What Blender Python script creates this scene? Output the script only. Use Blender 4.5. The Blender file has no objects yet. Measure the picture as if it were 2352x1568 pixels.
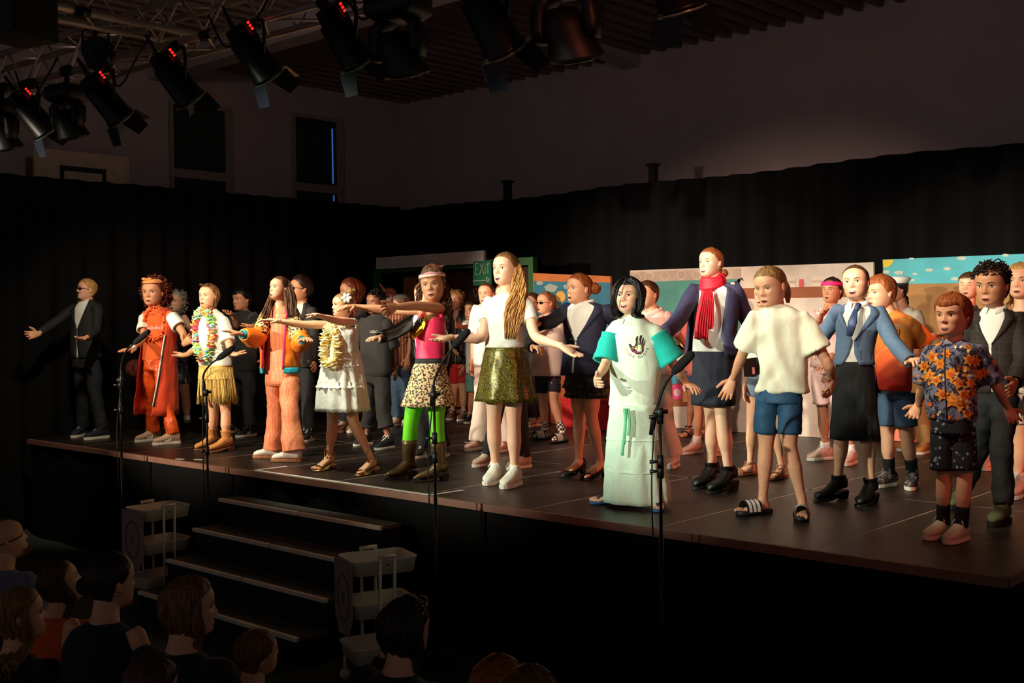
import bpy, bmesh, math, random
import numpy as np
from mathutils import Vector, Matrix, noise
from mathutils.bvhtree import BVHTree
random.seed(7)
scene = bpy.context.scene
col = scene.collection
# ------------------------------------------------------------------ camera
FPX, YAW, PITCH, ROLL = 2595.8, math.radians(42.594), math.radians(1.149), math.radians(-.673)
CAM = np.array([0., 0., 2.14])
HS = .98                                    # height of the stage deck
_fw = np.array([-math.sin(YAW)*math.cos(PITCH), math.cos(YAW)*math.cos(PITCH), -math.sin(PITCH)])
_r0 = np.array([math.cos(YAW), math.sin(YAW), 0.]); _u0 = np.cross(_r0, _fw)
_rt = _r0*math.cos(ROLL)+_u0*math.sin(ROLL); _up = _u0*math.cos(ROLL)-_r0*math.sin(ROLL)
cd = bpy.data.cameras.new('camera'); cam = bpy.data.objects.new('camera', cd); col.objects.link(cam)
cd.sensor_width = 36; cd.lens = FPX/2352*36; cd.clip_start = .05; cd.clip_end = 100
cam.matrix_world = Matrix([[_rt[0], _up[0], -_fw[0], CAM[0]], [_rt[1], _up[1], -_fw[1], CAM[1]], [_rt[2], _up[2], -_fw[2], CAM[2]], [0, 0, 0, 1]])
scene.camera = cam
# ------------------------------------------------------------------ world and colour
w = bpy.data.worlds.new('hall_dusk'); scene.world = w; w.use_nodes = True
w.node_tree.nodes['Background'].inputs[0].default_value = (1., .86, .84, 1)
w.node_tree.nodes['Background'].inputs[1].default_value = .075
scene.view_settings.view_transform = 'Standard'; scene.view_settings.look = 'None'
scene.view_settings.exposure = 0; scene.view_settings.gamma = 1
# ------------------------------------------------------------------ stage lamps (colour, power, place, aim, cone)
def spot(name, loc, aim, power, colr, size, blend=.6, rad=.06):
    l = bpy.data.lights.new(name, 'SPOT'); l.energy = power; l.color = colr; l.spot_size = math.radians(size)
    l.spot_blend = blend; l.shadow_soft_size = rad
    o = bpy.data.objects.new(name, l); col.objects.link(o); o.location = loc
    o.rotation_euler = (Vector(aim)-Vector(loc)).to_track_quat('-Z', 'Y').to_euler()
    return o
MINT, WARM, AMBER, RED = (.95, 1., .80), (1., .86, .64), (1., .55, .26), (1., .12, .05)
spot('front_of_house', (-8.6, -2.6, 3.7), (-5.3, 5.8, 2.1), 3600, MINT, 21, .7)
spot('front_of_house', (-4.4, -2.8, 3.8), (-3.6, 6.1, 2.0), 2700, MINT, 18, .7)
spot('front_of_house', (-10.6, -2.4, 3.7), (-8.5, 5.8, 2.1), 4300, WARM, 24, .7)
spot('front_of_house', (-3.0, -2.8, 3.8), (-5.15, 6.4, 2.4), 2600, WARM, 8, .7)
spot('side_wash', (2.0, 8.3, 2.9), (-6.0, 7.8, 1.1), 620, (1., .20, .10), 30, .5)
spot('side_wash', (1.6, 3.2, 4.2), (-4.6, 7.8, 1.0), 150, RED, 38)
spot('side_wash', (0.4, 2.2, 4.2), (-7.8, 7.6, 1.0), 190, (1., .22, .10), 32)
# ------------------------------------------------------------------ pixel -> place
def ray(x, y): return _fw+_rt*(x-1176)/FPX-_up*(y-784)/FPX
def U(x, y, D): return CAM+ray(x, y)*D                    # at view depth D
def UA(x, y, ax, val):
    d = ray(x, y); return CAM+d*((val-CAM[ax])/d[ax])
def UF(x, y, z=HS): return UA(x, y, 2, z)
def depth(P): return float((np.asarray(P)-CAM)@_fw)
def V3(*a): return np.array(a, float)
def nrm(v):
    v = np.asarray(v, float); n = np.linalg.norm(v); return v/n if n > 1e-9 else v
UPZ = V3(0, 0, 1)
# ------------------------------------------------------------------ materials
def lin(c): return tuple(((x/255/12.92) if x/255 <= .04045 else ((x/255+.055)/1.055)**2.4) for x in c[:3])+(1,)
MATS = {}
def mat(name, c, rough=.65, metal=0, var=.12, vs=9, bump=0, bs=40, emit=None, pat=None, c2=None, c3=None, ps=30, spec=.5, sheen=0, stretch=None, wrk=0):
    if name in MATS: return MATS[name]
    m = bpy.data.materials.new(name); m.use_nodes = True; N = m.node_tree.nodes; L = m.node_tree.links
    b = N['Principled BSDF']; b.inputs['Roughness'].default_value = rough; b.inputs['Metallic'].default_value = metal
    b.inputs['Specular IOR Level'].default_value = spec
    if sheen: b.inputs['Sheen Weight'].default_value = sheen
    tc = N.new('ShaderNodeTexCoord'); src = tc.outputs['Object']
    if stretch:
        mp = N.new('ShaderNodeMapping'); mp.inputs['Scale'].default_value = stretch; L.new(src, mp.inputs[0]); src = mp.outputs[0]
    def no(kind, **kw):
        n = N.new(kind)
        for k, v in kw.items():
            if k in n.inputs: n.inputs[k].default_value = v
            else: setattr(n, k, v)
        return n
    def mix(f, a, bb):
        x = no('ShaderNodeMix', data_type='RGBA'); L.new(f, x.inputs[0])
        for i, s in ((6, a), (7, bb)):
            if isinstance(s, tuple): x.inputs[i].default_value = s
            else: L.new(s, x.inputs[i])
        return x.outputs[2]
    def ramp(f, lo, hi):
        r = no('ShaderNodeMapRange'); r.inputs[1].default_value = lo; r.inputs[2].default_value = hi; L.new(f, r.inputs[0]); return r.outputs[0]
    def tex(scale, detail=3, rough_=.5):
        n = no('ShaderNodeTexNoise'); n.inputs['Scale'].default_value = scale; n.inputs['Detail'].default_value = detail; n.inputs['Roughness'].default_value = rough_
        L.new(src, n.inputs['Vector']); return n
    base = lin(c); out = None
    if pat is None:
        k = 1-var; n = tex(vs); d = tuple(x*k for x in base[:3])+(1,); h = tuple(min(1, x*(1+var)) for x in base[:3])+(1,)
        out = mix(ramp(n.outputs[0], .3, .7), d, h)
    elif pat == 'leopard':
        vo = no('ShaderNodeTexVoronoi', feature='F1'); vo.inputs['Scale'].default_value = ps; L.new(src, vo.inputs['Vector'])
        n = tex(ps*1.3, 2); s = no('ShaderNodeMath', operation='ADD'); L.new(vo.outputs['Distance'], s.inputs[0]); q = no('ShaderNodeMath', operation='MULTIPLY'); q.inputs[1].default_value = .5; L.new(n.outputs[0], q.inputs[0]); L.new(q.outputs[0], s.inputs[1])
        core = ramp(s.outputs[0], .42, .47); ring = ramp(s.outputs[0], .71, .75)
        out = mix(ring, mix(core, lin(c2), lin(c3)), base)
    elif pat == 'glitter':
        vo = no('ShaderNodeTexVoronoi', feature='F1'); vo.inputs['Scale'].default_value = ps; L.new(src, vo.inputs['Vector'])
        sx = no('ShaderNodeSeparateColor'); L.new(vo.outputs['Color'], sx.inputs[0])
        out = mix(ramp(sx.outputs[0], .45, .9), base, lin(c2))
    elif pat == 'stripe':
        sx = no('ShaderNodeSeparateXYZ'); L.new(src, sx.inputs[0]); s = no('ShaderNodeMath', operation='ADD'); L.new(sx.outputs[0], s.inputs[0]); L.new(sx.outputs[1], s.inputs[1])
        q = no('ShaderNodeMath', operation='MULTIPLY'); q.inputs[1].default_value = ps; L.new(s.outputs[0], q.inputs[0]); fr = no('ShaderNodeMath', operation='FRACT'); L.new(q.outputs[0], fr.inputs[0])
        out = mix(ramp(fr.outputs[0], .80, .84), base, lin(c2))
    elif pat == 'spots':
        vo = no('ShaderNodeTexVoronoi', feature='F1'); vo.inputs['Scale'].default_value = ps; L.new(src, vo.inputs['Vector'])
        n = tex(ps*3, 2); s = no('ShaderNodeMath', operation='MULTIPLY_ADD'); L.new(n.outputs[0], s.inputs[0]); s.inputs[1].default_value = .35; L.new(vo.outputs['Distance'], s.inputs[2])
        out = mix(ramp(s.outputs[0], .36, .44), lin(c2), base)
    elif pat == 'blotch':
        n = tex(ps, 4, .6); n2 = tex(ps*.6, 3, .6)
        out = mix(ramp(n.outputs[0], .52, .56), base, lin(c2))
        if c3: out = mix(ramp(n2.outputs[0], .58, .61), out, lin(c3))
    elif pat == 'fade':                                            # dyed from c at the shoulders to c2 at the hem
        sx = no('ShaderNodeSeparateXYZ'); L.new(src, sx.inputs[0]); n = tex(14, 3); s = no('ShaderNodeMath', operation='MULTIPLY_ADD'); L.new(n.outputs[0], s.inputs[0]); s.inputs[1].default_value = .12; L.new(sx.outputs[2], s.inputs[2])
        out = mix(ramp(s.outputs[0], ps, ps+.3), lin(c2), base)
    elif pat == 'plaid':
        sx = no('ShaderNodeSeparateXYZ'); L.new(src, sx.inputs[0]); fs = []
        for i in (0, 2):
            q = no('ShaderNodeMath', operation='MULTIPLY'); q.inputs[1].default_value = ps; L.new(sx.outputs[i], q.inputs[0]); fr = no('ShaderNodeMath', operation='FRACT'); L.new(q.outputs[0], fr.inputs[0]); fs.append(ramp(fr.outputs[0], .84, .9))
        a = no('ShaderNodeMath', operation='MAXIMUM'); L.new(fs[0], a.inputs[0]); L.new(fs[1], a.inputs[1]); out = mix(a.outputs[0], base, lin(c2))
    elif pat == 'grid':
        vo = no('ShaderNodeTexVoronoi', feature='DISTANCE_TO_EDGE'); vo.inputs['Scale'].default_value = ps; vo.inputs['Randomness'].default_value = .25; L.new(src, vo.inputs['Vector'])
        n = tex(ps*.5, 2); out = mix(ramp(vo.outputs['Distance'], .08, .2), lin(c2), mix(ramp(n.outputs[0], .35, .65), base, lin(c3 or c)))
    elif pat == 'streak':                                          # hair
        n = tex(ps, 4, .65); out = mix(ramp(n.outputs[0], .36, .66), base, lin(c2))
    elif pat == 'check':
        ck = no('ShaderNodeTexChecker'); ck.inputs['Scale'].default_value = ps; L.new(src, ck.inputs['Vector']); ck.inputs[1].default_value = base; ck.inputs[2].default_value = lin(c2); out = ck.outputs[0]
    L.new(out, b.inputs['Base Color'])
    if wrk:
        n = no('ShaderNodeTexNoise'); n.inputs['Scale'].default_value = 7; n.inputs['Detail'].default_value = 3; n.inputs['Distortion'].default_value = .7; mp2 = no('ShaderNodeMapping'); mp2.inputs['Scale'].default_value = (1.3, 1.3, .8); mp2.inputs['Rotation'].default_value = (.5, .3, 0); L.new(tc.outputs['Object'], mp2.inputs[0]); L.new(mp2.outputs[0], n.inputs['Vector'])
        bw = no('ShaderNodeBump'); bw.inputs['Strength'].default_value = wrk; bw.inputs['Distance'].default_value = .05; L.new(n.outputs[0], bw.inputs['Height']); L.new(bw.outputs[0], b.inputs['Normal'])
    if bump:
        n = tex(bs, 4, .6); bp = no('ShaderNodeBump'); bp.inputs['Strength'].default_value = min(1, bump); bp.inputs['Distance'].default_value = .007
        L.new(n.outputs[0], bp.inputs['Height']); L.new(bp.outputs[0], b.inputs['Normal'])
        if wrk: L.new(bw.outputs[0], bp.inputs['Normal'])
    if emit:
        b.inputs['Emission Color'].default_value = base; b.inputs['Emission Strength'].default_value = emit
    MATS[name] = m; return m
# ------------------------------------------------------------------ mesh collector
class MB:
    def __init__(s): s.v = []; s.f = []; s.m = []
    def add(s, vs, fs, mi=0):
        o = len(s.v); s.v += [tuple(map(float, p)) for p in vs]; s.f += [tuple(i+o for i in f) for f in fs]; s.m += [mi]*len(fs); return s
    def loft(s, rings, mi=0, closed=True, cap=(1, 1)):
        n = len(rings[0]); vs = [p for r in rings for p in r]; fs = []
        for i in range(len(rings)-1):
            for j in range(n if closed else n-1):
                k = (j+1) % n; fs.append((i*n+j, i*n+k, (i+1)*n+k, (i+1)*n+j))
        if closed and cap[0]: fs.append(tuple(range(n))[::-1])
        if closed and cap[1]: fs.append(tuple(range((len(rings)-1)*n, len(rings)*n)))
        return s.add(vs, fs, mi)
    def tube(s, path, rad, n=8, mi=0, cap=(1, 1), flat=None, rnd=False):
        P = np.array(path, float); k = len(P); rad = np.ones(k)*rad if np.isscalar(rad) else np.array(rad, float)
        if rnd:                                                    # rounded ends
            d0 = nrm(P[0]-P[1]); d1 = nrm(P[-1]-P[-2])
            P = np.vstack([P[0]+d0*rad[0]*.92, P[0]+d0*rad[0]*.6, P, P[-1]+d1*rad[-1]*.6, P[-1]+d1*rad[-1]*.92]); rad = np.concatenate([[rad[0]*.35, rad[0]*.8], rad, [rad[-1]*.8, rad[-1]*.35]]); k = len(P)
        T = np.gradient(P, axis=0); T = np.array([nrm(t) for t in T])
        a = V3(0, 0, 1) if abs(T[0][2]) < .9 else V3(1, 0, 0)
        if flat is not None: a = np.asarray(flat[0], float)
        N = nrm(a-T[0]*(a@T[0])); rings = []; an = np.linspace(0, 2*math.pi, n, endpoint=False)
        for i in range(k):
            N = nrm(N-T[i]*(N@T[i])); B = np.cross(T[i], N); fr = flat[1] if flat is not None else 1
            rings.append([P[i]+rad[i]*(N*math.cos(q)*fr+B*math.sin(q)) for q in an])
        return s.loft(rings, mi, True, cap)
    def ell(s, c, ax, nu=12, nv=8, mi=0):
        ax = [np.asarray(a, float) for a in ax]; rings = []
        for i in range(nv+1):
            t = math.pi*(.02+.96*i/nv); rings.append([np.asarray(c)+ax[2]*math.cos(t)+math.sin(t)*(ax[0]*math.cos(q)+ax[1]*math.sin(q)) for q in np.linspace(0, 2*math.pi, nu, endpoint=False)])
        return s.loft(rings, mi)
    def box(s, lo, hi, mi=0, R=None, o=None):
        x0, y0, z0 = lo; x1, y1, z1 = hi
        vs = [V3(x, y, z) for z in (z0, z1) for x, y in ((x0, y0), (x1, y0), (x1, y1), (x0, y1))]
        if R is not None: vs = [R@p+(o if o is not None else 0) for p in vs]
        return s.add(vs, [(3, 2, 1, 0), (4, 5, 6, 7), (0, 1, 5, 4), (1, 2, 6, 5), (2, 3, 7, 6), (3, 0, 4, 7)], mi)
    def prism(s, pts, off, mi=0):
        n = len(pts); q = [np.asarray(p)+off for p in pts]
        return s.add(list(pts)+q, [tuple(range(n))[::-1], tuple(range(n, 2*n))]+[(i, (i+1) % n, n+(i+1) % n, n+i) for i in range(n)], mi)
    def mesh(s, name, mats, org=None, smooth=True):
        me = bpy.data.meshes.new(name); v = s.v if org is None else (np.array(s.v).reshape(-1, 3)-org).tolist()
        me.from_pydata(v, [], s.f); mats = mats if isinstance(mats, (list, tuple)) else [mats]
        for m in mats: me.materials.append(m)
        me.polygons.foreach_set('material_index', s.m); me.polygons.foreach_set('use_smooth', [smooth]*len(s.f)); me.update(); return me
    def build(s, name, mats, parent=None, org=None, smooth=True, fix=True):
        if parent is not None and org is None: org = ORG.get(parent.name, V3(0, 0, 0))
        me = s.mesh(name, mats, org, smooth)
        if fix:
            bm = bmesh.new(); bm.from_mesh(me); bmesh.ops.recalc_face_normals(bm, faces=bm.faces); bm.to_mesh(me); bm.free()
        o = bpy.data.objects.new(name, me); col.objects.link(o)
        if parent is not None: o.parent = parent; ORG[o.name] = org
        elif org is not None: o.location = org; ORG[o.name] = org
        return o
ORG = {}
def tag(o, label=None, cat=None, group=None, kind=None):
    if label: o['label'] = label
    if cat: o['category'] = cat
    if group: o['group'] = group
    if kind: o['kind'] = kind
    return o
def thing(name, label, cat, loc=(0, 0, 0), group=None, kind=None):
    o = bpy.data.objects.new(name, None); o.empty_display_size = .1; col.objects.link(o); o.location = loc; ORG[o.name] = V3(*loc)
    return tag(o, label, cat, group, kind)
def boxo(name, lo, hi, m, parent=None, **kw):
    o = MB().box(lo, hi).build(name, m, parent, smooth=False)
    return tag(o, **kw) if kw else o
def linked(name, me, parent, loc):
    o = bpy.data.objects.new(name, me); col.objects.link(o); o.parent = parent; o.location = V3(*loc)-ORG.get(parent.name, V3(0, 0, 0)); return o
def crspline(P, n):                                                 # Catmull-Rom through points
    P = [np.asarray(p, float) for p in P]; Q = [2*P[0]-P[1]]+P+[2*P[-1]-P[-2]]; out = []
    for i in range(1, len(Q)-2):
        for t in np.linspace(0, 1, n, endpoint=False):
            a, b, c, d = Q[i-1:i+3]; out.append(.5*((2*b)+(-a+c)*t+(2*a-5*b+4*c-d)*t*t+(-a+3*b-3*c+d)*t**3))
    out.append(P[-1]); return out
# ================================================================== THE HALL
BLK = mat('black_cloth', (15, 14, 14), .9, var=.3, vs=3, spec=.15)
m_floor = mat('grey_green_carpet', (62, 70, 64), .95, var=.25, vs=60, bump=.4, bs=300)
m_wall = mat('hall_plaster', (176, 158, 156), .85, var=.05, vs=2, bump=.15, bs=30)
m_ceil = mat('roof_sheet', (120, 96, 84), .7, var=.1)
m_deck = mat('stage_deck_ply', (31, 23, 20), .42, var=.3, vs=3, bump=.25, bs=70)
m_edge = mat('deck_edge_trim', (142, 98, 80), .6)
m_steel = mat('truss_aluminium', (196, 186, 176), .38, metal=.55, var=.15)
m_black = mat('black_paint', (16, 16, 17), .5)
m_blackmetal = mat('black_metal', (22, 22, 23), .38, metal=.3)
m_white = mat('white_tape', (225, 222, 214), .7, var=.05)
WX, WY, CZ = -13.5, 12.2, 5.71
o = MB().box((-20, -3, -.1), (6, 14, 0)).build('floor', m_floor, smooth=False); tag(o, kind='structure')
o = MB().box((WX-.2, -3, 0), (WX, WY, CZ+.3)).build('wall_left', m_wall, smooth=False); tag(o, kind='structure')
o = MB().box((WX-.2, WY, 0), (4, WY+.2, CZ+.3)).build('wall_back', m_wall, smooth=False); tag(o, kind='structure')
ce = MB().box((WX-.2, -3, CZ), (4, WY+.2, CZ+.1)).build('ceiling', m_ceil, smooth=False); tag(ce, kind='structure')
rib = MB(); rib.prism([V3(-.05, -2.9, 0), V3(.05, -2.9, 0), V3(.03, -2.9, -.13), V3(-.03, -2.9, -.13)], V3(0, 15.1, 0)); rme = rib.mesh('rib', m_ceil, smooth=False)
for i in range(62): linked('rib', rme, ce, (WX+.12+i*.245, 0, CZ))
P = UA(640, 118, 1, 8.0)
o = MB().box((WX, 7.72, P[2]), (4, 8.0, CZ+.2)).build('ceiling_beam', m_wall, smooth=False); tag(o, 'deep pale boxed beam under the ribbed roof', 'beam', kind='structure')
a, b = UA(1532, 54, 2, CZ-.05), UA(1447, 135, 1, WY-.05)
mb = MB(); mb.prism([V3(b[0]-.14, WY, b[2]-.12), V3(b[0]-.14, WY, CZ), V3(b[0]-.14, WY-2.2, CZ)], V3(.28, 0, 0)); o = mb.build('roof_bracket', m_wall, smooth=False); tag(o, 'tapered roof bracket jutting from the back wall', 'bracket', kind='structure')
# windows in the left wall
m_glass = mat('dark_window_glass', (30, 36, 36), .12, var=.1); m_frame = mat('window_frame', (150, 132, 118), .6); m_blind = mat('window_blind', (44, 48, 42), .9, var=.15)
m_gap = mat('daylight_gap', (52, 110, 190), .5, emit=.55, var=0)
for n, (x0, x1, yt, ym, gap) in enumerate(((393, 513, 240, 402, 0), (674, 770, 268, 432, 1))):
    A = UA(x0, yt, 0, WX); B = UA(x1, yt+6, 0, WX); zm = UA((x0+x1)/2, ym, 0, WX)[2]; zt = A[2]; zb = 3.0; y0, y1 = A[1], B[1]
    wd = thing('window_%d' % (n+1), ['tall dark window nearer the basketball backboard', 'tall dark window with a thin blue line of daylight'][n], 'window', (WX, (y0+y1)/2, zb), kind='structure')
    boxo('pane', (WX, y0, zm), (WX+.02, y1, zt), m_glass, wd); boxo('pane', (WX, y0, zb), (WX+.02, y1, zm), m_glass, wd)
    fr = MB()
    for q in ((y0-.05, y0), (y1, y1+.12)): fr.box((WX, q[0], zb), (WX+.05, q[1], zt+.06))
    fr.box((WX, y0, zt), (WX+.05, y1, zt+.06)); fr.box((WX, y0, zm-.06), (WX+.045, y1, zm+.06)); fr.build('window_frame', m_frame, wd, smooth=False)
    boxo('blind', (WX+.022, y0+.01, zm+.07), (WX+.03, y1-(.1 if gap else .02), zt-.02), m_blind, wd)
    if gap: boxo('light_gap', (WX+.031, y1-.1, zm+.09), (WX+.036, y1-.075, zt-.1), m_gap, wd); boxo('light_gap', (WX+.031, y1-.085, zb), (WX+.036, y1-.065, zm-.08), m_gap, wd)
# basketball backboard on the left wall
bb = thing('basketball_backboard', 'pale basketball backboard with black target square on the left wall', 'backboard', UA(188, 430, 0, WX+.5))
A, B = UA(78, 338, 0, WX+.5), UA(296, 346, 0, WX+.5); y0, y1, z1 = A[1], B[1], A[2]; z0 = z1-1.05
boxo('board', (WX+.46, y0, z0), (WX+.5, y1, z1), mat('backboard_white', (205, 178, 150), .6), bb)
A, B = UA(137, 379, 0, WX+.5), UA(243, 384, 0, WX+.5); t = .05; fr = MB()
fr.box((WX+.5, A[1], z0+.25), (WX+.508, A[1]+t, A[2])); fr.box((WX+.5, B[1]-t, z0+.25), (WX+.508, B[1], A[2])); fr.box((WX+.5, A[1]+t, A[2]-.06), (WX+.508, B[1]-t, A[2])); fr.box((WX+.5, A[1]+t, z0+.25), (WX+.508, B[1]-t, z0+.31)); fr.build('target_square', m_black, bb, smooth=False)
mb = MB(); mb.box((WX+.004, y0+.5, z0+.4), (WX+.46, y0+.58, z0+.48)); mb.box((WX+.004, y1-.58, z0+.4), (WX+.46, y1-.5, z0+.48)); mb.build('wall_arm', m_blackmetal, bb, smooth=False)
# ------------------------------------------------------------------ stage
SX0, SX1, SY0, SY1 = -11.35, -1.75, 5.08, 10.44
st = thing('stage_platform', 'low black modular stage deck carrying the whole cast', 'stage', ((SX0+SX1)/2, SY0, 0))
xs = [SX0]+[-2.678-.949*k for k in range(8, -1, -1)]+[SX1]; ys = [SY0, 6.865, 8.65, SY1]
for i in range(len(xs)-1):
    for j in range(3):
        mb = MB(); g = .006; mb.box((xs[i]+g, ys[j]+g+(.02 if j == 0 else 0), HS-.03), (xs[i+1]-g, ys[j+1]-g, HS)); mb.build('deck_panel', m_deck, st, smooth=False)
mb = MB()
for x in xs[1:-1]: mb.box((x-.02, SY0+.02, HS-.05), (x+.02, SY1, HS-.0008))
for y in ys[1:-1]: mb.box((SX0, y-.02, HS-.05), (SX1, y+.02, HS-.0008))
mb.build('deck_joint', mat('joint_profile', (190, 160, 140), .5), st, smooth=False)
boxo('front_trim', (SX0, SY0-.006, HS-.045), (SX1, SY0+.022, HS+.001), m_edge, st)
boxo('side_trim', (SX1-.02, SY0+.03, HS-.045), (SX1+.012, SY1, HS+.003), m_edge, st)
def drape(name, p0, p1, z0, z1, amp, wave, parent=None, m=BLK, seed=0, top=None, n=None):
    p0, p1 = V3(*p0), V3(*p1); Ln = np.linalg.norm(p1-p0); d = (p1-p0)/Ln; nn = V3(-d[1], d[0]); n = n or max(8, int(Ln/wave*8)); mb = MB(); rows = []
    rz = np.linspace(0, 1, 7)
    for t in rz:
        r = []
        for i in range(n+1):
            s = Ln*i/n; f = math.sin(s/wave*6.283+1.7*math.sin(s*1.3+seed))*amp*(1-.35*t)+.5*amp*noise.noise((s*2+seed, t*.7, 0))
            q = p0+d*s+nn*f; tz = z1+(top(s) if top else 0); r.append(V3(q[0], q[1], z0+(tz-z0)*t))
        rows.append(r)
    mb.loft(rows, closed=False); return mb.build(name, m, parent)
sk = drape('front_skirt', (SX0, SY0+.02), (SX1, SY0+.02), 0, HS-.046, .015, .5, st, seed=2)
drape('side_skirt', (SX1-.02, SY0), (SX1-.02, SY1), 0, HS-.046, .015, .5, st, seed=4)
for x in (-11, -8.9, -6.9, -4.9, -3, -2.1):
    for y in (5.4, 7.8, 10.2): boxo('support_leg', (x-.04, y-.04, 0), (x+.04, y+.04, HS-.05), m_blackmetal, st)
# tape
def tape(pts, wd, label):
    mb = MB()
    for (a, b) in zip(pts[:-1], pts[1:]):
        a, b = V3(*a, 0), V3(*b, 0); d = nrm(b-a); s = V3(-d[1], d[0], 0)*wd/2; mb.add([a-s+V3(0, 0, HS+.0015), b-s+V3(0, 0, HS+.0015), b+s+V3(0, 0, HS+.0015), a+s+V3(0, 0, HS+.0015), a-s+V3(0, 0, HS+.004), b-s+V3(0, 0, HS+.004), b+s+V3(0, 0, HS+.004), a+s+V3(0, 0, HS+.004)], [(0, 3, 2, 1), (4, 5, 6, 7), (0, 1, 5, 4), (1, 2, 6, 5), (2, 3, 7, 6), (3, 0, 4, 7)])
    tag(mb.build('floor_tape', m_white, smooth=False), label, 'tape')
xa, xb = UF(566, 1083)[0], UF(985, 1138)[0]
tape([(xa, SY0+.33), (xa, SY0+.035), (xb, SY0+.035), (xb+.02, SY0+.32)], .035, 'white tape bracket on the deck edge above the stairs')
for q, (x0, y0, x1, y1, lb) in enumerate(((447, 1055, 468, 1056, 'short white tape scrap in front of the tan ankle boots'), (405, 1054, 424, 1055, 'tiny white tape scrap between sneakers and tan boots'), (1067, 1016, 1083, 1016, 'small white tape mark beside the pale flared trousers'))):
    A, B = UF(x0, y0), UF(x1, y1); tape([A[:2], B[:2]], .03, lb)
# ------------------------------------------------------------------ curtains
LX, BY = -11.75, 10.52
c1 = drape('stage_curtain', (LX, 3.2), (LX, BY-.06), 0, 3.70, .07, .33, seed=1); tag(c1, 'black pleated curtain along the left side of the stage', 'curtain')
c2 = drape('stage_curtain', (LX, BY), (3.5, BY), 0, 3.66, .07, .36, seed=5, top=lambda s: .015*math.sin(s*2)); tag(c2, 'long black pleated curtain hanging behind the painted sets', 'curtain')
for px, yt, lb in ((1166, 420, 'short black post above the back curtain, nearer the corner'), (1500, 382, 'taller black post standing above the back curtain')):
    P = UA(px, yt, 1, BY+.2); mb = MB(); mb.box((P[0]-.04, BY+.16, 0), (P[0]+.04, BY+.24, P[2])); po = thing('curtain_post', lb, 'post', (P[0], BY+.2, 0)); mb.build('post', m_black, po, smooth=False); boxo('cap', (P[0]-.06, BY+.14, P[2]), (P[0]+.06, BY+.26, P[2]+.03), m_black, po)
# ------------------------------------------------------------------ stairs
sx0, sx1 = -7.54, -5.65; m_tread = mat('stair_carpet', (84, 82, 74), .9, var=.3, vs=40, bump=.3, bs=200); m_nose = mat('stair_nosing', (240, 230, 210), .6)
sr = thing('stair_unit', 'black four-step stair unit with pale nosing strips before the stage', 'stairs', ((sx0+sx1)/2, 4.16, 0))
fy = [4.16, 4.39, 4.615, 4.845]; hz = [.196, .392, .588, .784]
for k in range(4):
    xe = (sx0-.02*0, sx1)
    mb = MB(); mb.box((xe[0], fy[k]+.01, 0 if k == 0 else hz[k-1]-.02), (xe[1], 5.03, hz[k]-.02)); stp = mb.build('step', m_black, sr, smooth=False)
    boxo('tread', (xe[0], fy[k]+.02, hz[k]-.02), (xe[1], (fy[k+1]+.01 if k < 3 else 5.03), hz[k]), m_tread, stp)
    xm = -6.6+.02*k
    for q0, q1 in ((xe[0], xm-.012), (xm+.012, xe[1])): boxo('nosing', (q0, fy[k]-.004, hz[k]-.022), (q1, fy[k]+.026, hz[k]+.002), m_nose, stp)
# ------------------------------------------------------------------ painted sets
def flat(name, label, Y, x0p, x1p, yt0, yt1, cbase, thick=.03):
    A, B = UA(x0p, yt0, 1, Y), UA(x1p, yt1, 1, Y); r = thing(name, label, 'stage set', ((A[0]+B[0])/2, Y, HS+.003))
    mb = MB(); mb.prism([V3(A[0], Y, HS+.003), V3(B[0], Y, HS+.003), V3(B[0], Y, B[2]), V3(A[0], Y, A[2])], V3(0, thick, 0)); mb.build('board', cbase, r, smooth=False)
    for x in (A[0]+.3, B[0]-.3):
        s = MB(); s.prism([V3(x-.02, Y+thick, HS+.003), V3(x-.02, Y+thick+.4, HS+.003), V3(x-.02, Y+thick, HS+1.2)], V3(.04, 0, 0)); s.build('brace', mat('raw_pine', (150, 110, 70), .7), r, smooth=False)
    return r
def plate(r, name, Y, pts, m, t=.004):
    P = [UA(x, y, 1, Y) for x, y in pts]; P = [V3(p[0], Y, max(p[2], HS+.004)) for p in P]; MB().prism(P, V3(0, -t, 0)).build(name, m, r, smooth=False)
def oval(cx, cy, rx, ry, n=20, a0=0, a1=6.283, rough=0): return [(cx+rx*math.cos(t)*(1+rough*math.sin(5*t+cx)), cy+ry*math.sin(t)*(1+rough*math.cos(4*t+cy))) for t in np.linspace(a0, a1, n, endpoint=a1 < 6.2)]
def ringo(r, name, Y, cx, cy, rx, m, t=.004, w=1.3):
    mb = MB(); n = 22; a = oval(cx, cy, rx, rx, n); b = oval(cx, cy, rx-w, rx-w, n); A = [UA(*p, 1, Y) for p in a]; B = [UA(*p, 1, Y) for p in b]
    mb.loft([[p+V3(0, -t, 0) for p in A], [p+V3(0, -t, 0) for p in B], B, A, [p+V3(0, -t, 0) for p in A]], cap=(0, 0)); mb.build(name, m, r, smooth=False)
pt = lambda n, c: mat('paint_'+n, c, .85, var=.12, vs=6)
YK = 9.82
kt = flat('kitchen_set', 'white painted kitchen set board with teal panel and brown shelf', YK, 1447, 2006, 621, 602, pt('white', (214, 196, 180)))
plate(kt, 'teal_panel', YK, [(1452, 648), (1700, 640), (1700, 800), (1452, 806)], pt('teal', (86, 150, 140)))
plate(kt, 'border_strip', YK-.004, [(1449, 625), (1700, 616), (1700, 640), (1449, 647)], pt('taupe', (188, 164, 146)), .002)
for i, (cx, cy) in enumerate(((1462, 636), (1492, 635), (1528, 634), (1566, 632), (1601, 631), (1638, 630), (1672, 629))): ringo(kt, 'painted_ring', YK-.006, cx, cy, 10.5, pt('cream', (228, 212, 190)))
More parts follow.
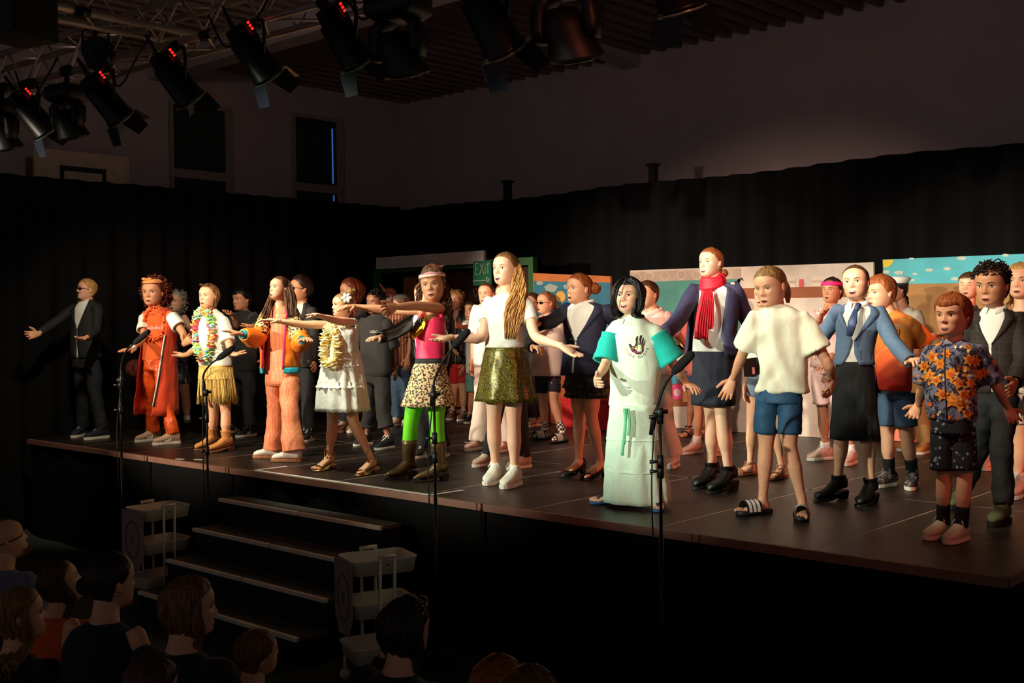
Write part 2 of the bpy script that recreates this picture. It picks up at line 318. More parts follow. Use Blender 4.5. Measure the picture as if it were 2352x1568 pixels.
plate(kt, 'tap', YK, [(1692, 652), (1694, 643), (1700, 637), (1706, 638), (1708, 645), (1703, 642), (1699, 648), (1699, 664), (1692, 664)], pt('dark', (84, 68, 58)))
plate(kt, 'brown_shelf', YK, [(1700, 662), (2006, 655), (2006, 681), (1700, 686)], pt('brown', (150, 84, 52)))
for j, (x0, x1, y0, y1) in enumerate(((1800, 1828, 637, 658), (1865, 1910, 635, 658))):
    for k in range(3):
        yy = y1-(k+1)*(y1-y0)/3; plate(kt, 'painted_plate', YK, [(x0, yy+1), (x1, yy+1), (x1, yy+6), (x0, yy+6)], pt('plate%d' % (k % 2), ((222, 200, 180), (196, 168, 150))[k % 2]))
plate(kt, 'painted_jar', YK, [(1836, 641), (1846, 641), (1847, 659), (1835, 659)], pt('rose', (214, 92, 92)))
plate(kt, 'pink_oven_mitt', YK-.004, oval(1582, 684, 9, 16), pt('mauve', (180, 110, 100)))
plate(kt, 'brown_counter', YK, [(1440, 794), (1700, 788), (1700, 808), (1440, 813)], pt('brown', (150, 84, 52)))
plate(kt, 'brown_cabinet', YK, [(1440, 836), (1600, 834), (1600, 932), (1440, 936)], pt('brown', (150, 84, 52)))
plate(kt, 'blue_square', YK-.004, [(1525, 842), (1556, 842), (1558, 848), (1558, 878), (1552, 882), (1526, 882), (1522, 876), (1522, 848)], pt('blue', (70, 150, 180))); plate(kt, 'white_knob', YK-.008, [(1530, 853), (1538, 853), (1538, 862), (1530, 862)], pt('knob', (214, 214, 200)))
plate(kt, 'pink_square', YK-.004, [(1543, 884), (1568, 882), (1568, 915), (1543, 917)], pt('pink', (230, 70, 130))); plate(kt, 'pale_disc', YK-.008, oval(1556, 901, 8, 9), pt('pale', (236, 196, 196)))
for x0, c in ((1516, (220, 180, 160)), (1569, (226, 170, 110))): plate(kt, 'patchwork_square', YK-.004, [(x0, 900), (x0+25, 899), (x0+25, 922), (x0, 923)], pt('patch%d' % x0, c))
YB = 9.95
be = flat('beach_set', 'painted beach set with blue cloudy sky over brown sand', YB, 2028, 2420, 596, 580, pt('sand', (176, 122, 72)))
plate(be, 'sky_panel', YB, [(2028, 596), (2420, 580), (2420, 648), (2028, 652)], pt('sky', (96, 186, 196)))
plate(be, 'painted_sun', YB-.004, [(2028, 597)]+oval(2028, 595, 25, 20, 10, 0.03, 1.55), pt('sun', (238, 206, 60)))
for i, (cx, cy, rx) in enumerate(((2036, 624, 9), (2065, 626, 11), (2135, 620, 9), (2102, 629, 6), (2096, 643, 6), (2176, 617, 9), (2209, 593, 11), (2193, 640, 9), (2262, 607, 13), (2094, 594, 6), (2310, 586, 8), (2330, 612, 9))): plate(be, 'painted_cloud', YB-.004, oval(cx, cy, rx, rx*.42, 14, rough=.12), pt('cloud', (206, 206, 190)))
plate(be, 'red_base', YB-.004, [(2028, 985), (2140, 990), (2140, 1016), (2028, 1012)], pt('coral', (220, 110, 84)))
YM = 9.45
md = flat('sunny_street_set', 'painted street set with blue sky, round sun and orange frame', YM, 1224, 1402, 627, 634, pt('orange', (196, 112, 58)))
plate(md, 'sky_panel', YM, [(1226, 645), (1402, 649), (1402, 800), (1226, 800)], pt('sky2', (52, 116, 140)))
for cx, cy, rx in ((1266, 661, 15), (1303, 658, 9), (1240, 650, 8)): plate(md, 'painted_cloud', YM-.004, oval(cx, cy, rx, rx*.6, 16, rough=.14), pt('cloud2', (160, 170, 160)))
plate(md, 'painted_sun', YM-.004, oval(1288, 681, 11, 13), pt('sun2', (226, 172, 84)))
plate(md, 'orange_wall', YM, [(1226, 800), (1402, 800), (1402, 925), (1226, 925)], pt('orange2', (214, 120, 60)))
mb = MB(); A, B = UA(1290, 918, 1, 9.2), UA(1402, 925, 1, 9.2); mb.box((A[0], 9.2, HS+.003), (B[0], 9.4, A[2])); rb = thing('red_box_prop', 'plain red box standing before the street set', 'box', ((A[0]+B[0])/2, 9.2, HS)); mb.build('body', pt('red', (190, 20, 28)), rb, smooth=False); plate(rb, 'white_wheel_mark', 9.2, oval(1350, 962, 7, 8), pt('cloud', (206, 206, 190))); boxo('lid', (A[0]-.01, 9.19, A[2]), (B[0]+.01, 9.41, A[2]+.02), pt('red', (190, 20, 28)), rb)
# bus shelter set
YS = 9.7
A, B = UA(857, 612, 1, YS), UA(1224, 600, 1, YS); g = mat('shelter_green', (44, 92, 40), .6, var=.1); bs_ = thing('bus_shelter_set', 'green framed shelter set with pale roof board', 'stage set', ((A[0]+B[0])/2, YS, HS)); t = .075
for x in (A[0], B[0]-t): boxo('post', (x, YS, HS+.003), (x+t, YS+.08, A[2]), g, bs_)
boxo('crossbar', (A[0]+t, YS, A[2]-.09), (B[0]-t, YS+.08, A[2]), g, bs_)
C_, D_ = UA(865, 592, 1, YS-.04), UA(1113, 586, 1, YS-.04); boxo('roof_board', (C_[0], YS-.05, C_[2]-.15), (D_[0], YS-.01, C_[2]), pt('greyboard', (196, 186, 178)), bs_)
mb = MB(); C_, D_ = UA(930, 628, 1, YS+.15), UA(1220, 628, 1, YS+.15); mb.box((C_[0], YS+.13, HS+.003), (D_[0], YS+.17, C_[2])); mb.build('back_board', pt('maroon', (62, 30, 22)), bs_, smooth=False)
for (x0, x1, y0, y1, nm, c, yy) in ((926, 956, 638, 704, 'brown_panel', (150, 92, 44), .1), (1036, 1120, 860, 938, 'orange_panel', (226, 130, 66), .12), (1020, 1122, 938, 990, 'pink_base', (226, 110, 104), .11)):
    C_, D_ = UA(x0, y0, 1, YS+yy), UA(x1, y1, 1, YS+yy); boxo(nm, (C_[0], YS+yy, max(D_[2], HS+.003)), (D_[0], YS+yy+.015, C_[2]), pt(nm, c), bs_)
def strokes(r, name, Y, lines, m, w=1.6, t=.004):
    mb = MB()
    for (x0, y0, x1, y1) in lines:
        A, B = UA(x0, y0, 1, Y), UA(x1, y1, 1, Y); d = nrm(B-A); s = np.cross(d, V3(0, 1, 0))*w/2*.0038; mb.prism([A-s, B-s, B+s, A+s], V3(0, -t, 0))
    return mb.build(name, m, r, smooth=False)
chalk = pt('chalk', (222, 222, 206))
strokes(bs_, 'chalk_letter', YS+.1, [(1087, 667, 1094, 662), (1094, 662, 1098, 672), (1098, 672, 1093, 683), (1093, 683, 1087, 667), ], pt('chalk2', (150, 120, 120)), 2)
ex = thing('exit_sign', 'green hand-lettered EXIT sign with white arrow on the shelter', 'sign', UA(1107, 655, 1, YS-.1)); A, B = UA(1086, 600, 1, YS-.1), UA(1129, 654, 1, YS-.1)
boxo('board', (A[0], YS-.1, B[2]), (B[0], YS-.085, A[2]), mat('exit_green', (22, 122, 84), .6, var=.08), ex)
strokes(ex, 'lettering', YS-.1, [(1093, 605, 1093, 631), (1093, 605, 1099, 604), (1093, 617, 1098, 616.5), (1093, 631, 1099, 630), (1103, 605, 1112, 629), (1111, 605, 1102, 630), (1115, 611, 1115, 629), (1115, 605, 1115, 606.5), (1121, 603, 1121, 628), (1117, 608, 1125, 605)], chalk, 2.1)
strokes(ex, 'arrow', YS-.1, [(1087, 645, 1120, 643), (1117, 636, 1125, 642), (1125, 642, 1119, 647), (1117, 636, 1119, 647)], chalk, 2.2)
bl = MB(); Yc = 9.9; Pb = [UA(x, y, 1, Yc) for x, y in ((733, 691), (757, 691), (752, 610), (748, 565))]; bl.prism([Pb[0], Pb[1], Pb[2], Pb[3]], V3(0, .02, 0))  # blue light in a curtain gap, built as a solid blue panel
pn = thing('blue_gap_panel', 'tall dark blue triangular panel standing in for light through a curtain gap', 'gap_panel', UA(745, 691, 1, Yc)); bl.build('cloth', mat('deep_blue', (24, 60, 118), .8), pn, smooth=False); boxo('hanger', (Pb[3][0]-.01, Yc, Pb[3][2]), (Pb[3][0]+.01, BY+.08, Pb[3][2]+.02), m_black, pn)
# ------------------------------------------------------------------ trolleys
m_cart = mat('cream_steel', (238, 226, 204), .45, var=.05); m_ring = mat('purple_print', (118, 92, 104), .8); m_card = mat('pale_card', (160, 142, 142), .85)
def rrect(hx, hy, r, n=4):
    out = []
    for cx, cy, a in ((hx-r, hy-r, 0), (-hx+r, hy-r, 90), (-hx+r, -hy+r, 180), (hx-r, -hy+r, 270)):
        out += [(cx+r*math.cos(math.radians(a+90*i/n)), cy+r*math.sin(math.radians(a+90*i/n))) for i in range(n+1)]
    return out
def cart(loc, rz, label, items):
    R = np.array(Matrix.Rotation(rz, 3, 'Z')); L = V3(*loc); T = lambda x, y, z: L+R@V3(x, y, z); r = thing('utility_trolley', label, 'trolley', loc, 'tiered trolleys flanking the stairs')
    for z in (.15, .41, .66):
        mb = MB(); hx, hy, h = .155, .20, .085
        mb.loft([[T(x*k, y*k, zz) for x, y in rrect(hx, hy, .05)] for k, zz in ((.93, z), (1, z+h), (1.02, z+h+.004), (1.02, z+h-.002), (.985, z+h-.002), (.92, z+.004))], cap=(1, 1)); mb.build('tray', m_cart, r)
    for sx in (-1, 1):
        for dx in (-.045, .045):
            mb = MB(); mb.tube([T(sx*.158, dx, .13), T(sx*.158, dx, .755)], .0095, 8); mb.build('post', m_cart, r)
        mb = MB(); mb.tube([T(sx*.158, y, .765) for y in (-.055, 0, .055)], .012, 8); mb.build('handle', m_cart, r)
        for z in (.21, .47, .72): MB().ell(T(sx*.17, 0, z), [R@V3(.004, 0, 0), R@V3(0, .007, 0), V3(0, 0, .007)], 8, 4).build('screw', m_blackmetal, r)
    for x in (-.12, .12):
        for y in (-.17, .17):
            mb = MB(); mb.tube([T(x, y, .15), T(x, y, .06)], .01, 6); mb.tube([T(x-.012, y, .032), T(x+.012, y, .032)], .032, 12); mb.build('castor', m_cart, r)
    # card hung on the end
    mb = MB(); yy = -.212; mb.prism([T(-.155, yy, .735), T(.155, yy, .735), T(.155, yy, .42), T(.09, yy, .30), T(-.09, yy, .30), T(-.155, yy, .42)], R@V3(0, -.004, 0)); cdp = mb.build('hanging_card', m_card, r, smooth=False)
    for rx, rz_, w_ in ((.105, .145, .016), (.02, .03, .012)):
        mb = MB(); n = 24; rr = []
        for kx, dy in ((1, -.0045), (1, -.0065), (0, -.0065), (0, -.0045)): rr.append([T((rx-w_*(1-kx))*math.cos(t), yy+dy, .52+(rz_-w_*(1-kx))*math.sin(t)) for t in np.linspace(0, 6.283, n, endpoint=False)])
        mb.loft(rr+[rr[0]], cap=(0, 0)); mb.build('printed_ring', m_ring, cdp, smooth=False)
    for (x, y, z, sc, nm, lb, c) in items:
        mb = MB(); c0 = T(x, y, z); mb.ell(c0, [R@V3(.055*sc, 0, 0), R@V3(0, .045*sc, 0), V3(0, 0, .028*sc)], 12, 6); it = thing(nm, lb, nm.split('_')[-1], tuple(c0-V3(0, 0, .028*sc))); b_ = mb.build('pouch', mat(nm+'_red', c, .6), it)
        mb = MB()
        for k in (-1, 0, 1): mb.tube([c0+R@V3(-.03*sc, k*.012, .026*sc), c0+R@V3(.02*sc, k*.012, .029*sc)], .0035, 5)
        mb.tube([c0+R@V3(.02*sc, -.014, .029*sc), c0+R@V3(.02*sc, .014, .029*sc)], .0035, 5); mb.build('yellow_mark', mat('yellow_print', (232, 190, 80), .6), it)
    for i, lb in enumerate(items[0][7:] if len(items[0]) > 7 else ()): pass
    return r, T
P1 = UF(352, 1352, .15); P2 = UF(866, 1520, .15)
A1 = V3(P1[0]-.12, P1[1]+.12, 0); A2 = V3(P2[0]-.10, P2[1]+.10, 0)
r1, T1 = cart(A1, math.radians(0), 'cream three-tier trolley at the left end of the stairs', [(0, -.02, .695, 1, 'red_pouch', 'red and yellow pouch in the top tray of the left trolley', (190, 36, 26))])
r2, T2 = cart(A2, math.radians(-20), 'cream three-tier trolley at the right end of the stairs', [(.0, -.1, .69, .8, 'red_pouch', 'small red and yellow pouch in the top tray of the right trolley', (176, 30, 22))])
for T, lb in ((T1, 'thin pens lying in the middle tray of the left trolley'), (T2, 'thin pens lying in the middle tray of the right trolley')):
    mb = MB(); pn_ = thing('pen_bundle', lb, 'pens', tuple(T(0, -.05, .413)))
    for k in range(4): MB().tube([T(-.08+.03*k, -.1+.01*k, .421), T(.05+.01*k, -.02+.015*k, .421)], .005, 6).build('pen', mat('pen%d' % (k % 2), ((150, 120, 70), (60, 50, 44))[k % 2], .4), pn_)
# ------------------------------------------------------------------ microphones on floor stands
m_foam = mat('foam_black', (20, 20, 21), .95, var=.3, vs=200, bump=.5, bs=400)
def mic(label, Y, base_px, top_px, pole, foam0, foam1, neck, clutch):
    """pixels on the vertical plane Y: pole foot column x, pole top, gooseneck points, foam ends"""
    q = lambda p: UA(p[0], p[1], 1, Y); tp = q(top_px); bx = tp[0]; r = thing('microphone_stand', label, 'microphone', (bx, Y, 0), 'microphones on tall floor stands before the stage')
    zt = tp[2]; MB().tube([V3(bx, Y, .02), V3(bx, Y, zt*.62)], .0125, 10).build('lower_pole', m_blackmetal, r); MB().tube([V3(bx, Y, zt*.6), V3(bx, Y, zt)], .0085, 10).build('upper_pole', m_blackmetal, r)
    mb = MB(); mb.loft([[V3(bx+rr*math.cos(t), Y+rr*math.sin(t), z) for t in np.linspace(0, 6.283, 20, endpoint=False)] for rr, z in ((.13, 0), (.13, .012), (.03, .028))]); mb.build('round_base', m_blackmetal, r)
    for cy in clutch:
        z = q((top_px[0], cy))[2]; c_ = V3(bx, Y, z); mb = MB(); mb.tube([c_-V3(0, 0, .035), c_+V3(0, 0, .035)], .017, 10); cl = mb.build('clutch', m_black, r)
        d = _r0*-1; MB().tube([c_+d*.01, c_+d*.055], [.006, .011], 8).build('clutch_knob', m_black, cl)
    J = V3(bx, Y, zt); mb = MB(); mb.tube([J-V3(0, 0, .03), J+V3(0, 0, .02)], .019, 10); mb.tube([J-_r0*.03, J+_r0*.04], .011, 8); mb.build('boom_joint', m_black, r)
    f0, f1 = q(foam0), q(foam1); pts = [q(n) for n in neck]; path = crspline(pts+[f1], 6); MB().tube(path, .0075, 8).build('gooseneck', mat('gooseneck_steel', (60, 58, 56), .35, metal=.7), r)
    d = nrm(pts[0]-pts[1]); MB().tube([pts[0]+d*.05-V3(0, 0, .04), pts[0], pts[1]*.4+pts[0]*.6], [.013, .016, .012], 8).build('plug_body', m_black, r)
    MB().tube([f1, f1*.8+f0*.2, f0*.7+f1*.3, f0], [.018, .024, .025, .022], 12, rnd=True).build('foam_windshield', m_foam, r)
    e = pts[0]+V3(0, 0, -.04); cb = crspline([e, V3(bx-.05, Y-.01, zt*.75), V3(bx-.035, Y-.012, zt*.4), V3(bx-.06, Y-.02, .1), V3(bx-.25, Y-.1, .012)], 6); MB().tube(cb, .0045, 6).build('cable', m_black, r)
mic('microphone stand before the orange-clad singer with curly hair', 4.86, None, (276, 872), None, (340, 762), (310, 787), [(279, 870), (278, 842), (288, 808)], (884, 941))
mic('microphone stand before the singer in the grass skirt', 4.92, None, (474, 900), None, (535, 799), (502, 823), [(468, 884), (467, 862), (482, 838)], (960, 1035))
mic('microphone stand before the singer with green tights', 4.8, None, (997, 905), None, (1073, 762), (1043, 794), [(994, 900), (1000, 866), (1020, 826)], (1006, 1050))
mic('microphone stand before the singer in mint skirt and black wig', 4.78, None, (1516, 945), None, (1586, 815), (1549, 853), [(1502, 960), (1514, 920), (1527, 885)], (957, 1060, 1082))
# ------------------------------------------------------------------ overhead truss and lamps
def truss(name, label, p0, p1, side, n, wdt=.29):
    p0, p1 = V3(*p0), V3(*p1); d = nrm(p1-p0); s = nrm(V3(*side)); r = thing(name, label, 'truss', tuple(p0)); Ln = np.linalg.norm(p1-p0); cs = [V3(0, 0, 0), s*wdt, UPZ*wdt, s*wdt+UPZ*wdt]
    for c in cs: MB().tube([p0+c, p1+c], .025, 10).build('chord', m_steel, r)
    k = np.linspace(0, Ln, n+1)
    for a, b in ((0, 1), (2, 3), (0, 2), (1, 3)):
        for i in range(n):
            u, v = (a, b) if i % 2 == 0 else (b, a); MB().tube([p0+d*k[i]+cs[u], p0+d*k[i+1]+cs[v]], .009, 6).build('brace', m_steel, r)
    for i in range(0, n+1, 4):
        mb = MB(); mb.tube([p0+d*(k[i]-.05), p0+d*(k[i]+.05)], .033, 10); mb.build('coupler', m_blackmetal, r)
    return r
ZT = 4.05; A = UF(269, 135, ZT); B = UF(700, 18, ZT); dx = nrm(B-A); T0 = A-dx*3.6; T1_ = A+dx*9.2
truss('lighting_truss', 'long aluminium lighting truss over the stage front', T0, T1_, (-dx[1], dx[0], 0), 44)
E0 = UF(482, 84, ZT+.1); E1 = E0+V3(0, -1, 0)*4.2
truss('lighting_truss', 'cross truss with a thick pale pipe running back over the audience', E0-V3(.02, 0, 0), E1, (-1, 0, 0), 18)
m_lens = mat('lamp_lens', (190, 200, 190), .1, var=.02); m_led = mat('red_display', (255, 40, 30), .4, emit=1.6, var=0); m_flap = mat('barn_door', (20, 21, 24), .45, var=.1); m_bflap = mat('blue_lit_flap', (14, 24, 48), .45); m_gel = mat('pale_flap', (190, 160, 120), .5); m_rim = mat('bright_rim', (150, 165, 150), .3, metal=.6)
def fixture(label, px, py, sc=1., yw=0., tilt=48, pale=-1, hang=.27, y=None, lamp=None):
    Yp = y if y is not None else A[1]+(UA(px, py, 1, A[1])[0]-A[0])*dx[1]/dx[0]-.02
    c = UA(px, py, 1, Yp); d = V3(math.sin(yw)*math.cos(math.radians(tilt)), math.cos(yw)*math.cos(math.radians(tilt)), -math.sin(math.radians(tilt))); s = nrm(np.cross(d, UPZ)); u = np.cross(s, d); r = thing('stage_light', label, 'stage light', tuple(c), 'fresnel lamps on the lighting truss'); k = sc
    mb = MB(); rings = []
    for t, rr in ((-.21, .045), (-.205, .068), (-.12, .075), (-.118, .092), (.13, .1), (.135, .108), (.155, .108)): rings.append([c+d*t*k+(s*math.cos(q)+u*math.sin(q))*rr*k for q in np.linspace(0, 6.283, 20, endpoint=False)])
    mb.loft(rings); bd = mb.build('housing', m_blackmetal, r); mb = MB(); mb.loft([[c+d*t*k+(s*math.cos(q)+u*math.sin(q))*rr*k for q in np.linspace(0, 6.283, 20, endpoint=False)] for t, rr in ((.156, .095), (.168, .06), (.172, .01))]); mb.build('lens', m_lens, r)
    mb = MB(); mb.loft([[c+d*t*k+(s*math.cos(q)+u*math.sin(q))*rr*k for q in np.linspace(0, 6.283, 24, endpoint=False)] for t, rr in ((.156, .108), (.166, .112), (.166, .102), (.156, .1))], cap=(0, 0)); mb.build('lens_rim', m_rim, r)
    Rm = np.array([s, d, u]).T; mb = MB(); mb.box((-.035, -.2, .07), (.035, -.06, .1), R=Rm*k, o=c); mb.build('control_box', m_black, r, smooth=False); mb = MB()
    for q in range(3): mb.box((.036, -.19+.022*q, .078), (.041, -.176+.022*q, .094), R=Rm*k, o=c)
    mb.build('display', m_led, r, smooth=False)
    for q in range(4):
        a = (s, u, -s, -u)[q]; bb_ = (u, -s, -u, s)[q]; e = c+d*.166*k; f = nrm(d*.9+a*.45); p = e+a*.105*k; mb = MB(); mb.prism([p-bb_*.075*k, p+bb_*.075*k, p+bb_*.055*k+f*.13*k, p-bb_*.055*k+f*.13*k], a*.003); mb.build('barn_door', m_gel if q == pale else (m_bflap if q == 3 else m_flap), r, smooth=False)  # lower flap has its blue light put into the colour
    top = c+V3(0, 0, hang*k); mb = MB(); mb.tube([c+s*.105*k, c+s*.115*k+UPZ*.13*k, top-UPZ*.06*k+s*.1*k, top-UPZ*.05*k, top-UPZ*.06*k-s*.1*k, c-s*.115*k+UPZ*.13*k, c-s*.105*k], .012*k, 6); mb.build('yoke', m_blackmetal, r)
    mb = MB(); zc = ZT-.03; mb.tube([top-UPZ*.06*k, V3(c[0], c[1], max(zc, top[2]-.04))], .014, 8); mb.tube([V3(c[0], c[1], zc)-dx*.03, V3(c[0], c[1], zc)+dx*.03], .04, 10); mb.build('hook_clamp', m_blackmetal, r)
    cb = crspline([c-d*.2*k, c-d*.26*k+UPZ*.1-dx*.06, V3(c[0], c[1], ZT-.12)-dx*.14, V3(c[0], c[1], ZT+.02)-dx*.1], 6); MB().tube(cb, .009, 6).build('power_cable', m_black, r)
    if lamp:
        l = spot('lamp', tuple(c+d*.5*k), lamp[3], lamp[0], lamp[1], lamp[2]); 
    return c+d*.34*k
fixture('fresnel lamp with red display at the far left end of the truss', 75, 265, tilt=46, lamp=(150, WARM, 70, (-10.3, 5.7, 2.1)))
fixture('fresnel lamp with red display beside the hanging moving head, left end', 245, 232, tilt=46, lamp=(230, WARM, 62, (-8.3, 5.8, 2.2)))
fixture('fresnel lamp with red display in front of the first dark window', 405, 185, tilt=46, lamp=(250, MINT, 62, (-6.8, 5.6, 2.0)))
fixture('fresnel lamp with one pale barn door, right of the pipe end', 583, 128, pale=1, tilt=46, lamp=(78, MINT, 62, (-5.6, 5.8, 2.4)))
fixture('fresnel lamp with bright red bars and blue-lit flap, centre of the truss', 790, 92, tilt=50, lamp=(126, MINT, 62, (-4.3, 6.0, 2.4)))
fixture('large dark fresnel lamp with blue-lit flap at the top edge', 1125, 45, 1.15, tilt=50, lamp=(79, MINT, 62, (-3.2, 6.6, 2.3)))
fixture('fresnel lamp at the top edge showing only its lower flap', 1545, -62, 1.1, tilt=66, lamp=(150, WARM, 60, (-2.3, 6.3, 2.1)))
def mover(label, px, py, sc=1., tilt=12, yw=.2):
    Yp = A[1]+(UA(px, py, 1, A[1])[0]-A[0])*dx[1]/dx[0]-.02; c = UA(px, py, 1, Yp); r = thing('moving_head_light', label, 'stage light', tuple(c), 'moving head lamps on the lighting truss'); k = sc; X = V3(math.cos(yw), math.sin(yw), 0); Yv = V3(-math.sin(yw), math.cos(yw), 0); R = np.array([X, Yv, UPZ]).T
    mb = MB(); mb.loft([[c+R@V3(x*f, y*f, z)*k for x, y in rrect(.15, .13, .05)] for f, z in ((.8, .2), (1, .18), (1, .1), (.75, .07))]); b_ = mb.build('base', m_black, r); MB().box((-.155, -.05, .13), (-.15, .02, .17), R=R*k, o=c).build('control_panel', m_blackmetal, r, smooth=False)
    MB().box((-.157, .03, .145), (-.15, .04, .155), R=R*k, o=c).build('status_led', mat('blue_led', (40, 60, 255), .4, emit=2, var=0), r, smooth=False)
    for sx in (-1, 1):
        mb = MB(); mb.loft([[c+R@V3(sx*x+dx_, y*f, z)*k for dx_, y in ((-.025, -.06), (.025, -.06), (.025, .06), (-.025, .06))] for x, f, z in ((.07, 1, .07), (.125, 1, .03), (.13, .9, -.08), (.125, .5, -.13))]); mb.build('yoke_arm', m_black, r)
    d = nrm(V3(.15, .35, -1)); s = X; u = np.cross(s, d); mb = MB(); cc = c+V3(0, 0, -.08)*k; mb.loft([[cc+d*t*k+(s*math.cos(q)+u*math.sin(q))*rr*k for q in np.linspace(0, 6.283, 22, endpoint=False)] for t, rr in ((-.1, .03), (-.09, .07), (-.03, .095), (.05, .105), (.12, .125), (.14, .12))]); mb.build('lamp_head', m_black, r)
    mb = MB(); mb.loft([[cc+d*t*k+(s*math.cos(q)+u*math.sin(q))*rr*k for q in np.linspace(0, 6.283, 22, endpoint=False)] for t, rr in ((.141, .11), (.15, .06), (.153, .01))]); mb.build('lens', mat('tinted_lens', (70, 60, 50), .08), r)
    mb = MB(); mb.tube([c+V3(0, 0, .18)*k, V3(c[0], c[1], max(ZT-.02, c[2]+.22*k))], .02, 8); mb.tube([V3(c[0], c[1], ZT)-dx*.04, V3(c[0], c[1], ZT)+dx*.04], .042, 10); mb.build('hook_clamp', m_blackmetal, r)
mover('moving head lamp hanging low at the far left', 155, 255, .95)
spot('wall_fill', (-6.6, 4.5, 4.75), (-9.0, 12, 4.9), 22, (1., .84, .82), 125, .9, .15); spot('wall_fill', (-7.5, 4.5, 4.75), (-13.5, 8.6, 4.7), 30, (1., .80, .76), 120, .9, .15)  # unseen fill spots, added to brighten the walls and ceiling
spot('wall_fill', (-4.2, 4.5, 4.75), (-3.6, 12.2, 4.8), 48, (1., .84, .82), 115, .9, .15)  # another added fill, for the wall at the right
spot('moving_lamp', (-6.2, 4.7, 3.35), (-6.5, 9.4, 1.7), 420, (1., .68, .54), 58)
spot('moving_lamp', (-3.3, 4.7, 3.4), (-3.8, 9.9, 1.7), 300, (1., .80, .68), 40, .4)
mover('dark moving head lamp with small blue light, centre of the truss', 915, 78, 1.1)
mover('large moving head lamp hanging at the top edge, right of centre', 1303, 25, 1.15)
mover('moving head lamp cut by the left border', 5, 285, .95)
c = UA(220, 122, 1, A[1]-.1); pr = thing('round_par_lamp', 'round flat par lamp facing the hall on the left truss', 'stage light', tuple(c)); d = nrm(V3(.25, -.95, -.15)); s = nrm(np.cross(d, UPZ)); u = np.cross(s, d)
mb = MB(); mb.loft([[c+d*t+(s*math.cos(q)+u*math.sin(q))*rr for q in np.linspace(0, 6.283, 24, endpoint=False)] for t, rr in ((-.12, .05), (-.1, .1), (0, .125), (.01, .118), (0, .1))]); mb.build('housing', m_black, pr)
for q in range(3):
    rr = (.03, .06, .09)[q]
    for t in np.linspace(0, 6.283, (4, 9, 14)[q], endpoint=False): MB().ell(c+d*.004+(s*math.cos(t)+u*math.sin(t))*rr, [s*.011, u*.011, d*.005], 8, 4).build('led_lens', mat('led_lens_dark', (40, 34, 32), .2), pr)
MB().tube([c+s*.13, c+s*.13+UPZ*.18, c-s*.13+UPZ*.18, c-s*.13], .01, 6).build('yoke', m_blackmetal, pr)
MB().tube([c+UPZ*.18, V3(c[0], c[1], ZT+.02)], .012, 6).build('clamp', m_blackmetal, pr)
c = UA(42, 45, 1, 2.9); sp = thing('hanging_loudspeaker', 'big dark loudspeaker hanging in the upper left corner', 'loudspeaker', tuple(c)); mb = MB(); R = np.array(Matrix.Rotation(.3, 3, 'Z')); mb.box((-.15, -.15, -.12), (.15, .15, .34), R=R, o=c); mb.build('cabinet', mat('speaker_black', (12, 13, 17), .6), sp, smooth=False); MB().box((.04, -.16, -.1), (.14, -.15, .3), R=R, o=c).build('grille', m_black, sp, smooth=False); MB().tube([c+V3(0, 0, .3), V3(c[0], c[1], CZ)], .012, 6).build('hanger', m_blackmetal, sp)
for i in range(7):
    x0 = A+dx*(-2.6+i*1.25); mb = MB(); mb.tube(crspline([x0+V3(0, -.05, .1), x0+dx*.2+V3(0, -.06, -.14-.04*(i % 3)), x0+dx*.45+V3(0, -.05, -.03), x0+dx*.6+V3(0, -.03, .12)], 6), .008, 6); tag(mb.build('truss_cable', m_black), ['black cable sagging under the left end of the truss', 'black cable sagging between the two left lamps', 'black cable sagging beside the round par lamp', 'black cable sagging over the window lamp', 'black cable sagging by the pale-door lamp', 'black cable sagging by the centre lamp', 'black cable sagging at the right top edge'][i], 'cable')
# ================================================================== PEOPLE: builder
SK = dict(fair=mat('skin_fair', (228, 168, 132), .5, var=.05, vs=18), pale=mat('skin_pale', (240, 190, 158), .5, var=.05, vs=18), tan=mat('skin_tan', (200, 136, 98), .5, var=.06, vs=18), brown=mat('skin_brown', (150, 96, 70), .5, var=.06, vs=18), olive=mat('skin_olive', (210, 154, 120), .5, var=.06, vs=18))
LIP = dict(fair=mat('lips_fair', (186, 92, 84), .4), pale=mat('lips_pale', (196, 104, 98), .4), tan=mat('lips_tan', (156, 80, 70), .4), brown=mat('lips_brown', (118, 62, 52), .4), olive=mat('lips_olive', (168, 84, 72), .4))
m_mouth = mat('mouth_inside', (58, 18, 18), .5); m_teeth = mat('teeth', (232, 226, 212), .3, var=.02); m_eye = mat('eye_white', (222, 214, 206), .2, var=.02); m_iris = mat('iris', (38, 28, 24), .15); m_foot = mat('toe_nail', (230, 150, 130), .4)
HAIRC = dict(blond=((150, 104, 54), (214, 166, 98)), dblond=((104, 72, 42), (160, 118, 70)), brown=((52, 32, 20), (98, 62, 38)), dark=((26, 18, 15), (56, 38, 30)), black=((9, 8, 9), (26, 24, 25)), ginger=((108, 52, 24), (176, 98, 52)), grey=((110, 106, 98), (196, 190, 176)), auburn=((70, 28, 16), (136, 62, 34)), lbrown=((84, 54, 32), (146, 100, 62)))
def hairmat(c): return mat('hair_'+c, HAIRC[c][0], .42, pat='streak', c2=HAIRC[c][1], ps=9, stretch=(9, 9, 1.2), bump=.5, bs=16, spec=.28)
ZK = np.array([-.03, .0, .05, .12, .2, .3, .4, .5, .6, .7, .8, .9, .96, 1.0])
YF = np.array([.20, .29, .35, .375, .372, .37, .372, .375, .40, .40, .362, .26, .15, .0])
YB = np.array([.10, .15, .2, .25, .30, .37, .425, .455, .465, .45, .40, .29, .17, .03])
WK = np.array([.11, .16, .225, .27, .30, .325, .342, .352, .36, .352, .318, .23, .14, .0])
